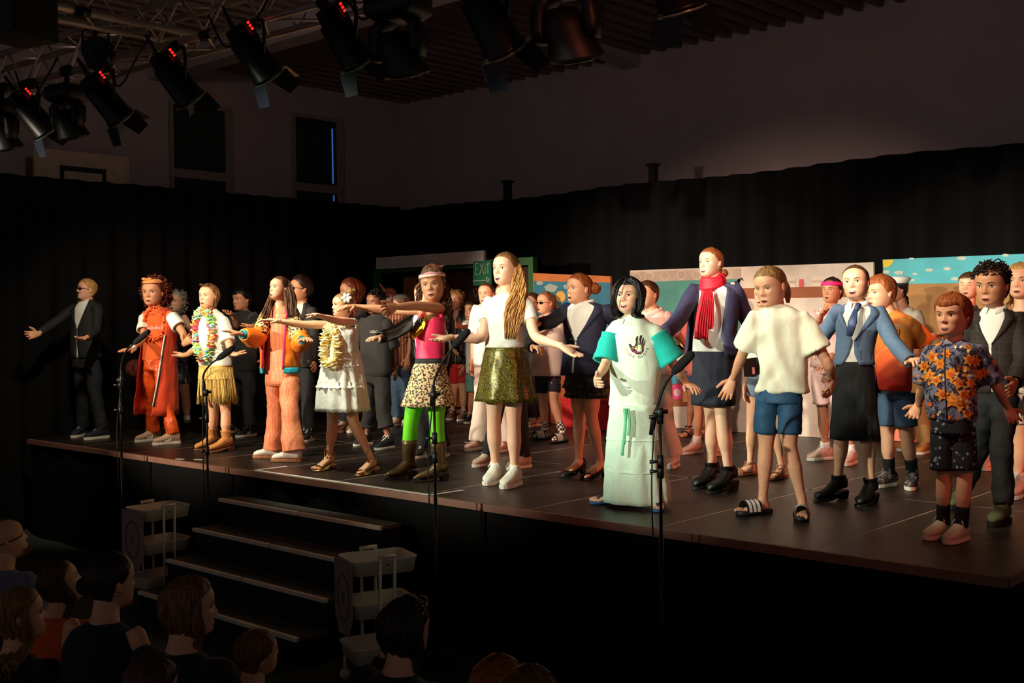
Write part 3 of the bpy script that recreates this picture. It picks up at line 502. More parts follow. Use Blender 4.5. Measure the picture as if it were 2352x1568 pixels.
zz = np.linspace(-.03, 1, 207); ker = np.exp(-np.linspace(-2, 2, 15)**2); ker /= ker.sum()
def _sm(y):
    v = np.interp(zz, ZK, y); p = np.pad(v, 7, mode='reflect', reflect_type='odd'); return np.convolve(p, ker, 'valid')
YFs, YBs, WKs = _sm(YF), _sm(YB), np.maximum(_sm(WK), 0)
fY = lambda z: np.interp(z, zz, YFs); fB = lambda z: np.interp(z, zz, YBs); fW = lambda z: np.interp(z, zz, WKs)
def bumps(x, z):
    G = lambda a, x0, z0, sx, sz: a*np.exp(-((x-x0)/sx)**2-((z-z0)/sz)**2); ax = np.abs(x)
    t = np.clip((.55-z)/.19, 0, 1); dn = np.where(z < .36, np.clip((z-.30)/.06, 0, 1), 1.); nose = (.012+.085*t**1.3)*dn*(z < .56)*np.exp(-(x/(.034+.022*t))**2)
    return nose+G(.03, .052, .345, .03, .024).clip(0)*0+.03*np.exp(-((ax-.052)/.028)**2-((z-.345)/.024)**2)-.034*np.exp(-((ax-.15)/.075)**2-((z-.487)/.042)**2)+.014*np.exp(-((ax-.14)/.09)**2-((z-.575)/.03)**2)+.018*np.exp(-((ax-.2)/.09)**2-((z-.36)/.07)**2)+.026*np.exp(-(x/.1)**2-((z-.195)/.05)**2)+.022*np.exp(-(x/.09)**2-((z-.06)/.05)**2)-.012*np.exp(-(x/.1)**2-((z-.128)/.025)**2)
PW = .88
def face_y(x, z):
    w = fW(z); q = np.clip(1-np.abs(x/np.maximum(w, 1e-4))**(2/PW), 0, 1)**(PW/2); return fY(z)*q+bumps(x, z)*np.clip(q*2, 0, 1)
def head_pt(a, z, off=0.):
    sa, ca = np.sin(a), np.cos(a); x = fW(z)*np.sign(sa)*np.abs(sa)**PW; y = np.where(ca > 0, fY(z), fB(z))*np.sign(ca)*np.abs(ca)**PW
    y = y+np.where(ca > 0, bumps(x, z)*np.clip(np.abs(ca)*2, 0, 1), 0); ct = np.array([0, -.03, .5]); p = np.stack([x, y, z], -1)
    d = p-ct; n = np.linalg.norm(d, axis=-1, keepdims=True); o = np.asarray(off)
    return p+d/np.maximum(n, 1e-5)*(o[..., None] if o.ndim else o)
sstep = lambda x: np.clip(x, 0, 1)**2*(3-2*np.clip(x, 0, 1))
def remesh(mb, vox):
    me = mb.mesh('tmp', [m_black]); o = bpy.data.objects.new('tmp', me); col.objects.link(o)
    m = o.modifiers.new('r', 'REMESH'); m.mode = 'VOXEL'; m.voxel_size = vox; q = o.modifiers.new('s', 'SMOOTH'); q.iterations = 4; q.factor = .5
    e = o.evaluated_get(bpy.context.evaluated_depsgraph_get()).to_mesh(); nv = len(e.vertices); co = np.empty(nv*3, np.float32); e.vertices.foreach_get('co', co); fs = [tuple(p.vertices) for p in e.polygons]; vs = co.reshape(-1, 3); nn = np.empty(nv*3, np.float32); e.vertices.foreach_get('normal', nn)
    bpy.data.objects.remove(o); bpy.data.meshes.remove(me); return vs, fs, nn.reshape(-1, 3)
PEOPLE = []
class Person:
    def __init__(s, label, feet, yaw, sh, hip, head, armL=None, armR=None, kn=None, skin='fair', group=None, base=None, z0=HS+.003, stat=None, hres=1, cat='person', lift=0):
        s.hr = hres; s.z0 = z0; s.bare = [None, None]
        s.ft = []
        for f in feet or []:
            a, b = UF(f[0], f[1], z0), UF(f[2], f[3], z0); s.ft.append((a, b))
        s.base = np.mean([(a+b)/2 for a, b in s.ft], axis=0) if base is None else V3(*base)
        s.D = depth(s.base); hd = s.base-CAM; hd[2] = 0; s.hd = nrm(hd); s.rt = V3(s.hd[1], -s.hd[0], 0); fwh = nrm(V3(_fw[0], _fw[1], 0)); s.ct = float(s.hd@fwh); s.pxm = FPX/s.D
        s.psi = math.radians(yaw); s.F = -s.hd*math.cos(s.psi)-s.rt*math.sin(s.psi); s.S = s.rt*math.cos(s.psi)-s.hd*math.sin(s.psi)
        s.root = thing('person', label, cat, (s.base[0], s.base[1], z0), group); s.org = V3(s.base[0], s.base[1], z0)
        s.skin = skin; s.head = head; cx, yt, yc = head[:3]; s.H = (yc-yt)/s.pxm*.985
        s.stat = stat or float(U(cx, yt, s.D)[2]-z0); k = s.stat; s.k = k
        mx = (sh[0][0]+sh[1][0])/2; s.sh = []; s.hip = []
        for lst, src, lim in ((s.sh, sh, .1*k), (s.hip, hip, .03*k)):
            mid = (src[0][0]+src[1][0])/2
            for (x, y) in src:
                u = (x-mid)/s.pxm*s.ct; t = math.tan(min(abs(s.psi), 1.3))*(1 if s.psi > 0 else -1); dd = max(-lim, min(lim, -t*u))
                if abs(s.psi) > 1.05: dd = (lim*.8 if x < mid else -lim*.8)*(1 if s.psi > 0 else -1)
                lst.append(U(x, y, s.D+dd))
        s.neck = (s.sh[0]+s.sh[1])/2+UPZ*.012*k; s.pel = (s.hip[0]+s.hip[1])/2
        # arms
        s.arm = []
        for i, a in enumerate((armL, armR)):
            S0 = s.sh[i]
            if a is None: a = 'down'
            if a == 'down':
                sg = (-1, 1)[i]; E = S0+V3(0, 0, -.17*k)+s.S*sg*.02*k; W = E+V3(0, 0, -.145*k)+s.F*.03*k; T = W+V3(0, 0, -.1*k)+s.F*.01*k; s.arm.append([S0, E, W, T, 'i']); continue
            e, wv, tip = a[0], a[1], a[2]; E = s.solve(S0, e, .178*k); W = s.solve(E, wv, .15*k); T = s.solve(W, tip, .104*k); s.arm.append([S0, E, W, T, a[3] if len(a) > 3 else 'u', a[4] if len(a) > 4 else .25])
        # legs
        s.leg = []; s.fd = []
        for i in range(2):
            if i < len(s.ft):
                a, b = s.ft[i]; d = b-a; d[2] = 0; d = nrm(d); m = (a+b)/2; L = .152*k; s.fd.append((m-d*L/2, d, L)); an = m-d*L*.27+UPZ*(.055*k+lift*.8)
            else: an = V3(*(s.hip[i][:2]), z0+.055*k); s.fd.append((an-UPZ*.055*k-s.F*.05, s.F, .152*k))
            if kn and kn[i] is not None: x, y = kn[i]; K = U(x, y, (depth(s.hip[i])+depth(an))/2-.01)
            else: K = s.hip[i]*.48+an*.52+s.F*.012
            s.leg.append([s.hip[i], K, an])
        s.bvh = {}; PEOPLE.append(s)
        if lift: s.lift = [(lift, .012)]*2
    def solve(s, A, px, L):
        x, y = px[0], px[1]; sg = px[2] if len(px) > 2 else -1; d = ray(x, y); o = CAM-A; a = d@d; b = 2*(o@d); c = o@o-L*L; q = b*b-4*a*c
        t = -b/(2*a) if q < 0 else (-b+sg*math.sqrt(q))/(2*a)
        P = CAM+d*t; v = P-A; n = np.linalg.norm(v)
        return P if n < L*1.25 else P
    # ---- limbs
    def limb(s, kind, i, t0, t1, n):
        P = (s.arm if kind == 'arm' else s.leg)[i][:3]; l1 = np.linalg.norm(P[1]-P[0]); l2 = np.linalg.norm(P[2]-P[1]); f = l1/(l1+l2); b = .09
        q = crspline([P[0], P[0]*(1-.5)+P[1]*.5, P[1]*.88+P[0]*.12 if 1 else P[1], P[1]*.88+P[2]*.12, P[1]*.5+P[2]*.5, P[2]], 10); q = np.array(q); dl = np.concatenate([[0], np.cumsum(np.linalg.norm(np.diff(q, axis=0), axis=1))]); dl /= dl[-1]
        t = np.linspace(t0, t1, n); return np.stack([np.interp(t, dl, q[:, j]) for j in range(3)], 1), f
    def cover(s, g, kind, i, t0, t1, rad, n=12, seg=14, mi=0, wr=.003, lip=.75, fold=0, flat=None, closed=False):
        P, f = s.limb(kind, i, t0, t1, n); r = np.interp(np.linspace(0, 1, n), np.linspace(0, 1, len(rad)), rad)
        T = np.gradient(P, axis=0); N = None; rings = []; an = np.linspace(0, 2*math.pi, seg, endpoint=False)
        for j in range(n):
            t = nrm(T[j]); N = s.F if N is None else N; N = nrm(N-t*(N@t)); B = np.cross(t, N); ring = []
            for q in an:
                p = P[j]+r[j]*(N*math.cos(q)+B*math.sin(q)); nz = noise.noise(Vector(p*26))*wr+noise.noise(Vector(p*9))*wr*1.6+fold*math.sin(j*1.9+q*2)*r[j]*.25; ring.append(p+(N*math.cos(q)+B*math.sin(q))*nz)
            rings.append(ring)
        if not closed: c0 = P[-1]; rings.append([c0+(p-c0)*lip for p in rings[-1]]); rings.append([p-nrm(T[-1])*min(.04, r[-1]) for p in rings[-1]])
        g.loft(rings, mi, cap=(1, 1 if closed else 0)); return g
    def rows(s, g, rows, k=.64, n=36, fold=0., cnt=9, sub=16, mi=0, dd=0., wr=.004, cap=0, thick=.008, yaw=None, lip=1, pw=.92, ph=0., hem=0.):
        psi = s.psi if yaw is None else math.radians(yaw); F = -s.hd*math.cos(psi)-s.rt*math.sin(psi); S = s.rt*math.cos(psi)-s.hd*math.sin(psi)
        R = np.array([tuple(r)+(0, 0)[:max(0, 5-len(r))] for r in rows], float); y = np.linspace(R[0, 0], R[-1, 0], sub); C = [np.interp(y, R[:, 0], R[:, j]) for j in range(1, 5)]; rings = []; op = R[:, 3].any(); D = s.D+dd
        den = math.sqrt(math.cos(psi)**2+(k*math.sin(psi))**2); cs = []
        for j in range(sub):
            c = U((C[0][j]+C[1][j])/2, y[j], D); a = (C[1][j]-C[0][j])/2*D*s.ct/FPX/den; u = j/(sub-1); o_ = math.radians(C[2][j]); of = math.radians(C[3][j]); ring = []
            an = np.linspace(math.pi/2+of+o_, math.pi/2+of-o_+2*math.pi, n, endpoint=op) if op else np.linspace(0, 2*math.pi, n, endpoint=False)
            for t in an:
                fl = 1+fold*u*math.sin(cnt*t+ph+1.3*math.sin(2*t+ph)+u*.6); ca, sa = math.cos(t), math.sin(t); d = S*math.copysign(abs(ca)**pw, ca)*a+F*math.copysign(abs(sa)**pw, sa)*a*k; p = c+d*fl; q = Vector(p); nz = noise.noise(q*14)*wr*1.8+noise.noise(Vector((p[0]*38, p[1]*38, p[2]*11)))*wr; p = p+nrm(d)*nz
                if hem and j == sub-1: p = p+UPZ*hem*math.sin(cnt*2*t)
                ring.append(p)
            rings.append(ring); cs.append(c)
        if op:
            inner = [[p+(c-p)*min(.5, thick/max(np.linalg.norm(p-c), .02)) for p in r] for r, c in zip(rings, cs)]; g.loft([r+ir[::-1] for r, ir in zip(rings, inner)], mi, closed=True, cap=(1, 1))
        else:
            if lip: rings.append([p+(cs[-1]-p)*.1 for p in rings[-1]]); rings.append([p+UPZ*.05 for p in rings[-1]])
            g.loft(rings, mi, cap=(1 if cap != -1 else 0, 1 if cap == 1 else 0))
        return g
    def part(s, name, g, m, parent=None, smooth=True, label=None):
        o = g.build(name, m, parent if parent is not None else s.root, s.org, smooth)
        if label: o['label'] = label
        s.last = g; s.bvh[name] = g; return o

    def sleeve_path(s, i, t1, n):
        P, f = s.limb('arm', i, 0, max(t1, .05), n); Q = s.neck*.5+P[0]*.5-UPZ*.022*s.k; M_ = Q*.45+P[0]*.55-UPZ*.001; return np.vstack([[Q], [M_], P])
    def sleeve(s, g, i, t1, r0, r1, n=11, seg=14, closed=False, wr=.003, rmid=None):
        P = s.sleeve_path(i, t1, n); m = len(P); u = np.linspace(0, 1, m); r = np.interp(u, [0, .14, .4, 1], [r0*.62, r0*.95, rmid or (r0*.6+r1*.4), r1])
        P = P-np.maximum(r-.026*s.k, 0)[:, None]*UPZ*(.8 if closed else .55); T = np.gradient(P, axis=0); N = s.F; rings = []
        for j in range(m):
            t = nrm(T[j]); N = nrm(N-t*(N@t)); B = np.cross(t, N); ring = []
            for q in np.linspace(0, 6.2832, seg, endpoint=False):
                d = N*math.cos(q)+B*math.sin(q); p = P[j]+r[j]*d; p = p+d*(noise.noise(Vector(p*22))*wr*1.5+noise.noise(Vector(p*8))*wr*1.5); ring.append(p)
            rings.append(ring)
        if not closed: c0 = P[-1]; rings.append([c0+(p-c0)*.8 for p in rings[-1]]); rings.append([p-nrm(T[-1])*.04 for p in rings[-1]])
        g.loft(rings, 0, cap=(1, 1 if closed else 0)); return g
    def top(s, name, rows, m, sl, k=.64, wr=.006, vox=.0115, smooth=True, sub=14, **kw):
        g = MB(); s.rows(g, rows, k=k, lip=0, cap=1, wr=.002, sub=sub, n=28, **kw)
        for i in range(2):
            if sl[i]: s.sleeve(g, i, *sl[i][:3], closed=True, wr=.001)
        if s.hr:
            vs, fs, nn = remesh(g, vox); vs = vs.astype(float); sg_ = s.S; w_ = np.array([(math.sin(46*(p@sg_)+17*p[2]+5*noise.noise((p[0]*3.2, p[1]*3.2, p[2]*2.2)))*max(0, noise.noise((p[0]*3+7, p[1]*3, p[2]*2.6))*1.6+.25)+.8*math.sin(-30*(p@sg_)+34*p[2]+6*noise.noise((p[0]*4, p[1]*4, p[2]*4)))*max(0, noise.noise((p[0]*4, p[1]*4+9, p[2]*3))*1.6)+.35*noise.noise((p[0]*16, p[1]*16, p[2]*9))) for p in vs]); vs = vs+nn*(w_*wr)[:, None]; g = MB(); g.add(vs, fs)
        o = s.part(name, g, m)
        if name == 'shirt':
            nb = MB(); c = s.neck+s.F*.010*s.k+UPZ*.004*s.k; nb.tube([c+(s.S*math.cos(t)+s.F*math.sin(t)*1.08)*.042*s.k+UPZ*(-.02*math.sin(t)+.006)*s.k*.8 for t in np.linspace(0, 6.283, 25)], .0075*s.k, 8, flat=(UPZ, 1.3)); s.part('neckband', nb, m)
        return o
    def jacket(s, rows, m, sl, inner=None, name='jacket', k=.66, mi=None, inn=.93, collar=True, thick=.01, inner_name='shirt', inrows=None, lap=None):
        if inner is not None:
            g = MB(); R = inrows or [(y, (a+b)/2-(b-a)/2*inn, (a+b)/2+(b-a)/2*inn) for y, a, b, *_ in rows]; s.rows(g, [r[:3] for r in R], k=k*.97, sub=14); s.part(inner_name, g, inner)
            if collar: s.collar(inner)
        g = MB(); s.rows(g, rows, k=k, sub=18, n=44, thick=thick, wr=.003)
        for i in range(2):
            if sl[i]: s.sleeve(g, i, *sl[i])
        o = s.part(name, g, m)
        if lap: s.lapels(rows, k, lap, m)
        return o
    def edge(s, R, k, sd, f=1.03, y0=None, y1=None):
        R = np.array([tuple(r)+(0,)*(5-len(r)) for r in R], float); ys_ = np.linspace(y0 or R[0, 0], y1 or R[-1, 0], 14); den = math.sqrt(math.cos(s.psi)**2+(k*math.sin(s.psi))**2); out = []
        for y in ys_:
            a, b, o_, of = [np.interp(y, R[:, 0], R[:, j]) for j in range(1, 5)]; c_ = U((a+b)/2, y, s.D); w_ = (b-a)/2*s.D*s.ct/FPX/den; t = math.pi/2+math.radians(of)+sd*math.radians(o_); out.append(c_+s.S*math.copysign(abs(math.cos(t))**.92, math.cos(t))*w_*f+s.F*math.copysign(abs(math.sin(t))**.92, math.sin(t))*w_*k*f)
        return out
    def lapels(s, R, k, y1, m, w=20, y0=None, f0=1.035):
        R2 = [tuple(r)+(0,)*(5-len(r)) for r in R]; top = y0 or R2[0][0]+2
        for sd in (-1, 1):
            e0 = s.edge(R2, k, sd, f0, top, y1); ys_ = np.linspace(0, 1, 14); g = MB(); e1 = []
            for j, u in enumerate(ys_):
                wd = w*float(np.interp(u, [0, .25, .34, .36, 1], [.55, 1., 1.15, .95, .06])); R3 = [(a, b, c, d+wd, o_) for a, b, c, d, o_ in R2]; e1.append(s.edge(R3, k, sd, f0+.02, top, y1)[j])
            g.loft([e0, [(a+b)/2+s.F*.004 for a, b in zip(e0, e1)], e1, [p-nrm(p-s.neck)*0-s.F*.012 for p in e1]], closed=False); s.part('lapel', g, m)
    def on(s, part, x, y, off=.012, dd=-.1):
        if not hasattr(s, '_bv'): s._bv = {}
        if part not in s._bv: gb = s.bvh[part]; s._bv[part] = BVHTree.FromPolygons([Vector(v) for v in gb.v], gb.f)
        d = ray(x, y); hit = s._bv[part].ray_cast(Vector(CAM), Vector(d).normalized())
        if hit[0] is None: return U(x, y, s.D+dd)
        n = hit[1]; n = -n if n.dot(Vector(d)) > 0 else n; return np.array(hit[0]+n*off)
    def collar(s, m, r=.036, h=.03, op=22):
        g = MB(); c = s.neck+UPZ*.005*s.k+s.F*.006*s.k; rg = []
        for rr, z in ((r*.98, h), (r*1.08, h*1.05), (r*1.35, h*.25), (r*1.25, h*.1), (r*.95, .2*h)):
            rg.append([c+(s.S*math.cos(t)+s.F*math.sin(t))*rr*s.k+UPZ*(z*s.k-.012*s.k*max(0, math.sin(t))) for t in np.linspace(math.pi/2+math.radians(op), math.pi/2-math.radians(op)+2*math.pi, 26)])
        g.loft(rg, closed=False); return s.part('collar', g, m)
    def bottom(s, name, rows, m, t1, rad, k=.72, wr=.004, fold=0, t0=.02, seg=16, smooth=True):
        sm = t1 if np.isscalar(t1) else max(t1); shr = .07 if sm < .6 else .025; g = MB(); s.rows(g, [(y, a+(b-a)*shr, b-(b-a)*shr) for y, a, b in rows], k=k, sub=8, n=30, lip=0, cap=1, wr=.002)
        tt_ = np.linspace(t0, t1 if np.isscalar(t1) else max(t1), 12); rr_ = np.maximum(np.interp(np.linspace(0, 1, 12), np.linspace(0, 1, len(rad)), np.array(rad)*.82), np.interp(tt_, [.05, .17, .35, .47, .55, .7, .85, 1], [.034, .042, .041, .0325, .031, .0325, .022, .0195])*s.k*1.12+.003)
        for i in range(2): s.cover(g, 'leg', i, t0, t1 if np.isscalar(t1) else t1[i], rr_, n=16, seg=seg, wr=wr*.5, fold=fold, closed=sm >= .6)
        if sm < .6: return s.part(name, g, m)
        vs, fs, nn = remesh(g, .013 if s.hr else .017); vs = vs.astype(float); w_ = np.array([noise.noise((p[0]*12, p[1]*12, p[2]*7))+.6*noise.noise((p[0]*24, p[1]*24, p[2]*24)) for p in vs]); vs = vs+nn*(w_*wr)[:, None]; g = MB(); g.add(vs, fs)
        return s.part(name, g, m)
    def skirt(s, name, rows, m, fold=.05, cnt=9, k=.8, n=90, sub=14, **kw):
        g = MB(); s.rows(g, rows, k=k, fold=fold, cnt=cnt, n=n, sub=sub, **kw); return s.part(name, g, m)
    def lock(s, g, pts, spread, n=14, r=.008, wave=.006, freq=18, seed=1, tip=.3):
        rn = random.Random(seed); P = [U(p[0], p[1], s.D+(p[2] if len(p) > 2 else 0)) for p in pts]
        for i in range(n):
            a, b = rn.uniform(-1, 1), rn.uniform(-1, 1); Q = [p+s.rt*a*w_/s.pxm+s.hd*b*w_/s.pxm*.45+UPZ*rn.uniform(-1, 1)*.012 for p, w_ in zip(P, spread)]; path = np.array(crspline(Q, 6)); m = len(path); u = np.linspace(0, 1, m); ph = rn.uniform(0, 6.28)
            path = path+wave*np.sin(u*math.pi).clip(.3)[:, None]*(np.sin(u*freq+ph)[:, None]*s.rt+np.cos(u*freq+ph)[:, None]*s.hd); g.tube(path, r*np.interp(u, [0, .12, .75, 1], [.6, 1, .9, tip])*rn.uniform(.7, 1.3), 6)
        return g
    def knot(s, c, px, py, r, m=None, seed=1, name='hair_bun', dd=0.):
        g = MB(); C = U(px, py, s.D+dd); R = r/s.pxm; rn = random.Random(seed); g.ell(C, [s.rt*R*.8, s.hd*R*.8, UPZ*R*.8], 14, 10)
        for i in range(12):
            a = nrm([rn.gauss(0, 1) for _ in range(3)]); b = nrm(np.cross(a, V3(.3, .5, .8))); e = np.cross(a, b); g.tube([C+R*.8*(b*math.cos(t)+e*math.sin(t)) for t in np.linspace(0, 4.5, 12)], R*.22, 6)
        return s.part(name, g, m or hairmat(c))
    def band(s, name, m, z0, z1, off, a0=-180, a1=180, tilt=0., parent=None):
        g = MB(); a = np.radians(np.linspace(a0, a1, 49)); zc = lambda q: tilt*np.cos(q); rg = [s.h2w(head_pt(a, z+zc(a), np.full(a.shape, o_))) for z, o_ in ((z0, off*.7), (z0, off), ((z0+z1)/2, off*1.15), (z1, off), (z1, off*.7))]; g.loft([list(r) for r in rg], closed=False); return s.part(name, g, m, parent)
    def shades(s, m=None, z=.475, h=.105, w=.125):
        g = MB(); o = .03
        for sd in (-1, 1):
            out = [(sd*(.15+w*.62*math.copysign(abs(math.cos(q))**.6, math.cos(q))), z-.004+h*.62*math.copysign(abs(math.sin(q))**.7, math.sin(q))) for q in np.linspace(0, 6.283, 16, endpoint=False)]; v0 = [np.array([x, face_y(np.clip(x, -.24, .24), z)+o, q]) for x, q in out]; v1 = [p+np.array([0, .018, 0]) for p in v0]; W0, W1 = s.h2w(np.array(v0)), s.h2w(np.array(v1)); g.loft([list(W0), list(W1)])
            pts = s.h2w(np.array([[sd*.24, face_y(.22, z)+.02, z+.02], [sd*.345, .12, z+.015], [sd*.37, -.05, z+.0]])); g.tube(pts, .016*s.H, 6)
        g.tube(s.h2w(np.array([[-.07, face_y(.05, z)+o+.01, z+.025], [0, face_y(0, z)+o, z+.03], [.07, face_y(.05, z)+o+.01, z+.025]])), .013*s.H, 6); return s.part('sunglasses', g, m or mat('shades_black', (8, 8, 9), .12, var=0))
    def earring(s, m=None):
        for sd in (-1, 1):
            c = s.h2w(np.array([[sd*(fW(.36)+.035), -.05, .30]]))[0]; g = MB(); g.tube([c+UPZ*.012*math.cos(q)+s.F*.012*math.sin(q) for q in np.linspace(0, 6.283, 13)], .0028, 6); s.part('earring', g, m or mat('gold_metal', (220, 180, 90), .25, metal=1, var=.05))
    # ---- one continuous body with head, hands and bare feet
    def body(s, mouth=.02, eyes=.72, smile=0., iris=None, brow='brown', vox=.012, fine=True, bare=(0, 0), chest=1., look=0., torso=1., armr=1., legr=1.):
        k = s.k; g = MB(); hs = np.linalg.norm(s.sh[1]-s.sh[0])/2; ax = nrm(s.sh[1]-s.sh[0]); ax2 = nrm(s.hip[1]-s.hip[0]) if np.linalg.norm(s.hip[1]-s.hip[0]) > .02 else ax
        rings = []; hw = min(.062*k, np.linalg.norm(s.hip[1]-s.hip[0])/2+.03*k)
        for t, a, b in ((-.12, .5, .5), (0, .92, .8), (.18, .92, .8), (.38, .84, .74), (.62, .92, .8), (.82, 1., .8), (.95, .8, .66), (1.02, .42, .45)):
            c = s.pel*(1-t)+s.neck*t; wv = (hw*(1-t)+min(hs*.9, .1*k)*t)*a*torso; X = nrm(ax2*(1-t)+ax*t); Yv = nrm(np.cross(X, UPZ)); rings.append([c+X*wv*math.cos(q)+Yv*.047*k*b*chest*math.sin(q) for q in np.linspace(0, 6.283, 20, endpoint=False)])
        g.loft(rings)
        X, Y, Z, HC = s.hframe(); nb = s.neck-UPZ*.02*k; nt = HC+Z*s.H*.24-Y*s.H*.10; g.tube([nb-UPZ*.03, nb*.75+nt*.25, nb*.3+nt*.7, nt], [.05*k, .036*k, .0325*k, .034*k], 14, rnd=True)
        for i in range(2):
            P, f = s.limb('arm', i, 0, 1, 14); g.tube(P, np.interp(np.linspace(0, 1, 14), [0, .12, .3, f-.03, f+.08, f+.2, .9, 1], np.array([.024, .026, .0262, .0225, .023, .022, .016, .015])*k*armr), 12, rnd=True)
            P, f = s.limb('leg', i, .05, 1, 18); g.tube(P, np.interp(np.linspace(0.05, 1, 18), [.05, .17, .35, f-.04, f+.03, f+.2, .85, 1], np.array([.030, .042, .041, .0325, .031, .0325, .0215, .0195])*k*legr), 14, rnd=True)
            if bare[i]:
                h, d, L = s.fd[i]; sd = np.cross(d, UPZ); up0 = .0+bare[i]*.004; z = lambda q: V3(0, 0, q*k+bare[i+0]*.0 if 0 else q*k)
                bz = s.lift[i] if hasattr(s, 'lift') else (.012, .012); rr = []
                for t, hw_, ht in ((.02, .014, .03), (.1, .02, .045), (.25, .021, .055), (.42, .023, .042), (.6, .027, .028), (.74, .029, .02), (.8, .027, .016)):
                    zb = bz[0]*(1-t)+bz[1]*t; c = h+d*L*t; rr.append([c+sd*hw_*k*math.copysign(abs(math.cos(q))**.8, math.cos(q))+UPZ*(zb+ht*k/2+ht*k/2*math.sin(q)) for q in np.linspace(0, 6.283, 14, endpoint=False)])
                g.loft(rr)
        if fine: vs, fs, _n = remesh(g, vox); g = MB(); g.add(vs, fs)
        for i in range(2):
            s.hand(g, i)
            if bare[i]:
                h, d, L = s.fd[i]; sd = np.cross(d, UPZ); bz = s.lift[i][1] if hasattr(s, 'lift') else .012; inn = 1 if i == 0 else -1
                for q in range(5):
                    o_ = inn*(.021-.0105*q)*k; ln = (.23, .22, .2, .17, .13)[q]; r = (.0085, .006, .0058, .0055, .0055)[q]*k; b = h+d*L*(.76-.012*q)+sd*o_; g.tube([b+UPZ*(bz+r*1.15), b+d*L*ln*.55+UPZ*(bz+r*1.35), b+d*L*ln+UPZ*(bz+r)], [r, r, r*.85], 7, rnd=True)
        s.face(g, mouth, eyes, smile, look)
        return s.part('body', g, [SK[s.skin], LIP[s.skin], m_mouth, m_teeth, m_eye, iris or m_iris, hairmat(brow)])
    def hframe(s):
        cx, yt, yc, yaw, pit, rol = s.head; ps = math.radians(yaw); p, r = math.radians(pit), math.radians(rol); Y0 = -s.hd*math.cos(ps)-s.rt*math.sin(ps); Y = Y0*math.cos(p)+UPZ*math.sin(p); Z = UPZ*math.cos(p)-Y0*math.sin(p); X = np.cross(Y, Z); c, q = math.cos(r), math.sin(r); X, Z = X*c+Z*q, Z*c-X*q
        top = U(cx, (yt+yc)/2, s.D); return X, Y, Z, top-Z*s.H*.5+Y*s.H*.04
    def h2w(s, p):
        X, Y, Z, HC = s.hframe(); p = np.asarray(p); return HC+s.H*(p[..., 0:1]*X+p[..., 1:2]*Y+p[..., 2:3]*Z)
    def face(s, g, mo, ey, smile, look):
        nz, na = (46, 60) if s.hr else (28, 36); z = np.concatenate([np.linspace(-.03, .6, int(nz*.68)), np.linspace(.6, 1, nz-int(nz*.68)+1)[1:]]); t = np.linspace(-1, 1, na, endpoint=False); a = math.pi*np.sign(t)*np.abs(t)**1.35
        A_, Z_ = np.meshgrid(a, z); P = s.h2w(head_pt(A_, Z_)); g.loft([list(r) for r in P], 0)
        F = lambda x, zc, o=.006: np.array([x, face_y(x, zc)+o, zc])
        def patch(out, mi, o=.006, ctr=None):
            c = ctr if ctr else (np.mean([p[0] for p in out]), np.mean([p[1] for p in out])); v = [F(*c, o)]+[F(x, q, o) for x, q in out]; n = len(out); g.add(s.h2w(np.array(v)), [(0, i+1, (i+1) % n+1) for i in range(n)], mi)
        def strip(pts, wd, mi, o=.008):
            v = [];
            for (x, q), w_ in zip(pts, wd): v += [F(x, q+w_/2, o), F(x, q-w_/2, o)]
            g.add(s.h2w(np.array(v)), [(2*i, 2*i+2, 2*i+3, 2*i+1) for i in range(len(pts)-1)], mi)
        for sd in (-1, 1):
            cx, cz, hw, hh = sd*.152, .487, .062, .027*ey+.003; tt = np.linspace(0, 6.283, 14, endpoint=False)
            patch([(cx+hw*math.cos(q), cz+hh*math.sin(q)*(1 if math.sin(q) > 0 else .75)) for q in tt], 4, .012)
            if ey > .25: patch([(cx+sd*0+look*.02+.0215*math.cos(q), cz+.001+min(.023, hh*.98)*math.sin(q)) for q in tt], 5, .0155)
            u = np.linspace(-1, 1, 7); strip([(cx+hw*1.08*q, cz+hh*math.sqrt(max(0, 1-q*q*.86))+.002) for q in u], [.006, .011, .014, .015, .015, .013, .007], 6, .0165)
            strip([(sd*(.07+.165*q), .566+.036*math.sin(q*2.5)-.008*q) for q in np.linspace(0, 1, 6)], [.016, .022, .022, .019, .014, .006], 6, .008)
            ec = np.array([sd*(fW(.44)+.02), -.06, .44]); q1 = s.h2w(ec); X, Y, Z, HC = s.hframe(); g.ell(q1, [X*sd*.022*s.H+Y*-.02*s.H, Y*.062*s.H, Z*.105*s.H-Y*.02*s.H], 10, 8)
        hw = .098+.02*smile; mz = .188; n = 9; u = np.linspace(-1, 1, n); up = .030; lo = .034+mo*.3
        cur = lambda q: mz+smile*.03*q*q
        it = [(hw*.86*q, cur(q)+.006*(1-q*q)+mo*.15*(1-q*q)) for q in u]; ib = [(hw*.86*q, cur(q)-.004*(1-q*q)-mo*(1-q*q)**.7) for q in u]
        ot = [(hw*q, cur(q)+(up+mo*.15)*(1-abs(q)**1.7)-.006*math.exp(-(q/.2)**2)) for q in u]; ob = [(hw*q, cur(q)-(lo+mo)*(1-q*q)**.8) for q in u]
        v = [F(*p, .010) for p in ot]+[F(*p, .008) for p in it]; g.add(s.h2w(np.array(v)), [(i, i+1, n+i+1, n+i) for i in range(n-1)], 1)
        v = [F(*p, .009) for p in ib]+[F(*p, .010) for p in ob]; g.add(s.h2w(np.array(v)), [(i, i+1, n+i+1, n+i) for i in range(n-1)], 1)
        v = [F(*p, .0065) for p in it]+[F(*p, .0065) for p in ib]; g.add(s.h2w(np.array(v)), [(i, i+1, n+i+1, n+i) for i in range(n-1)], 2)
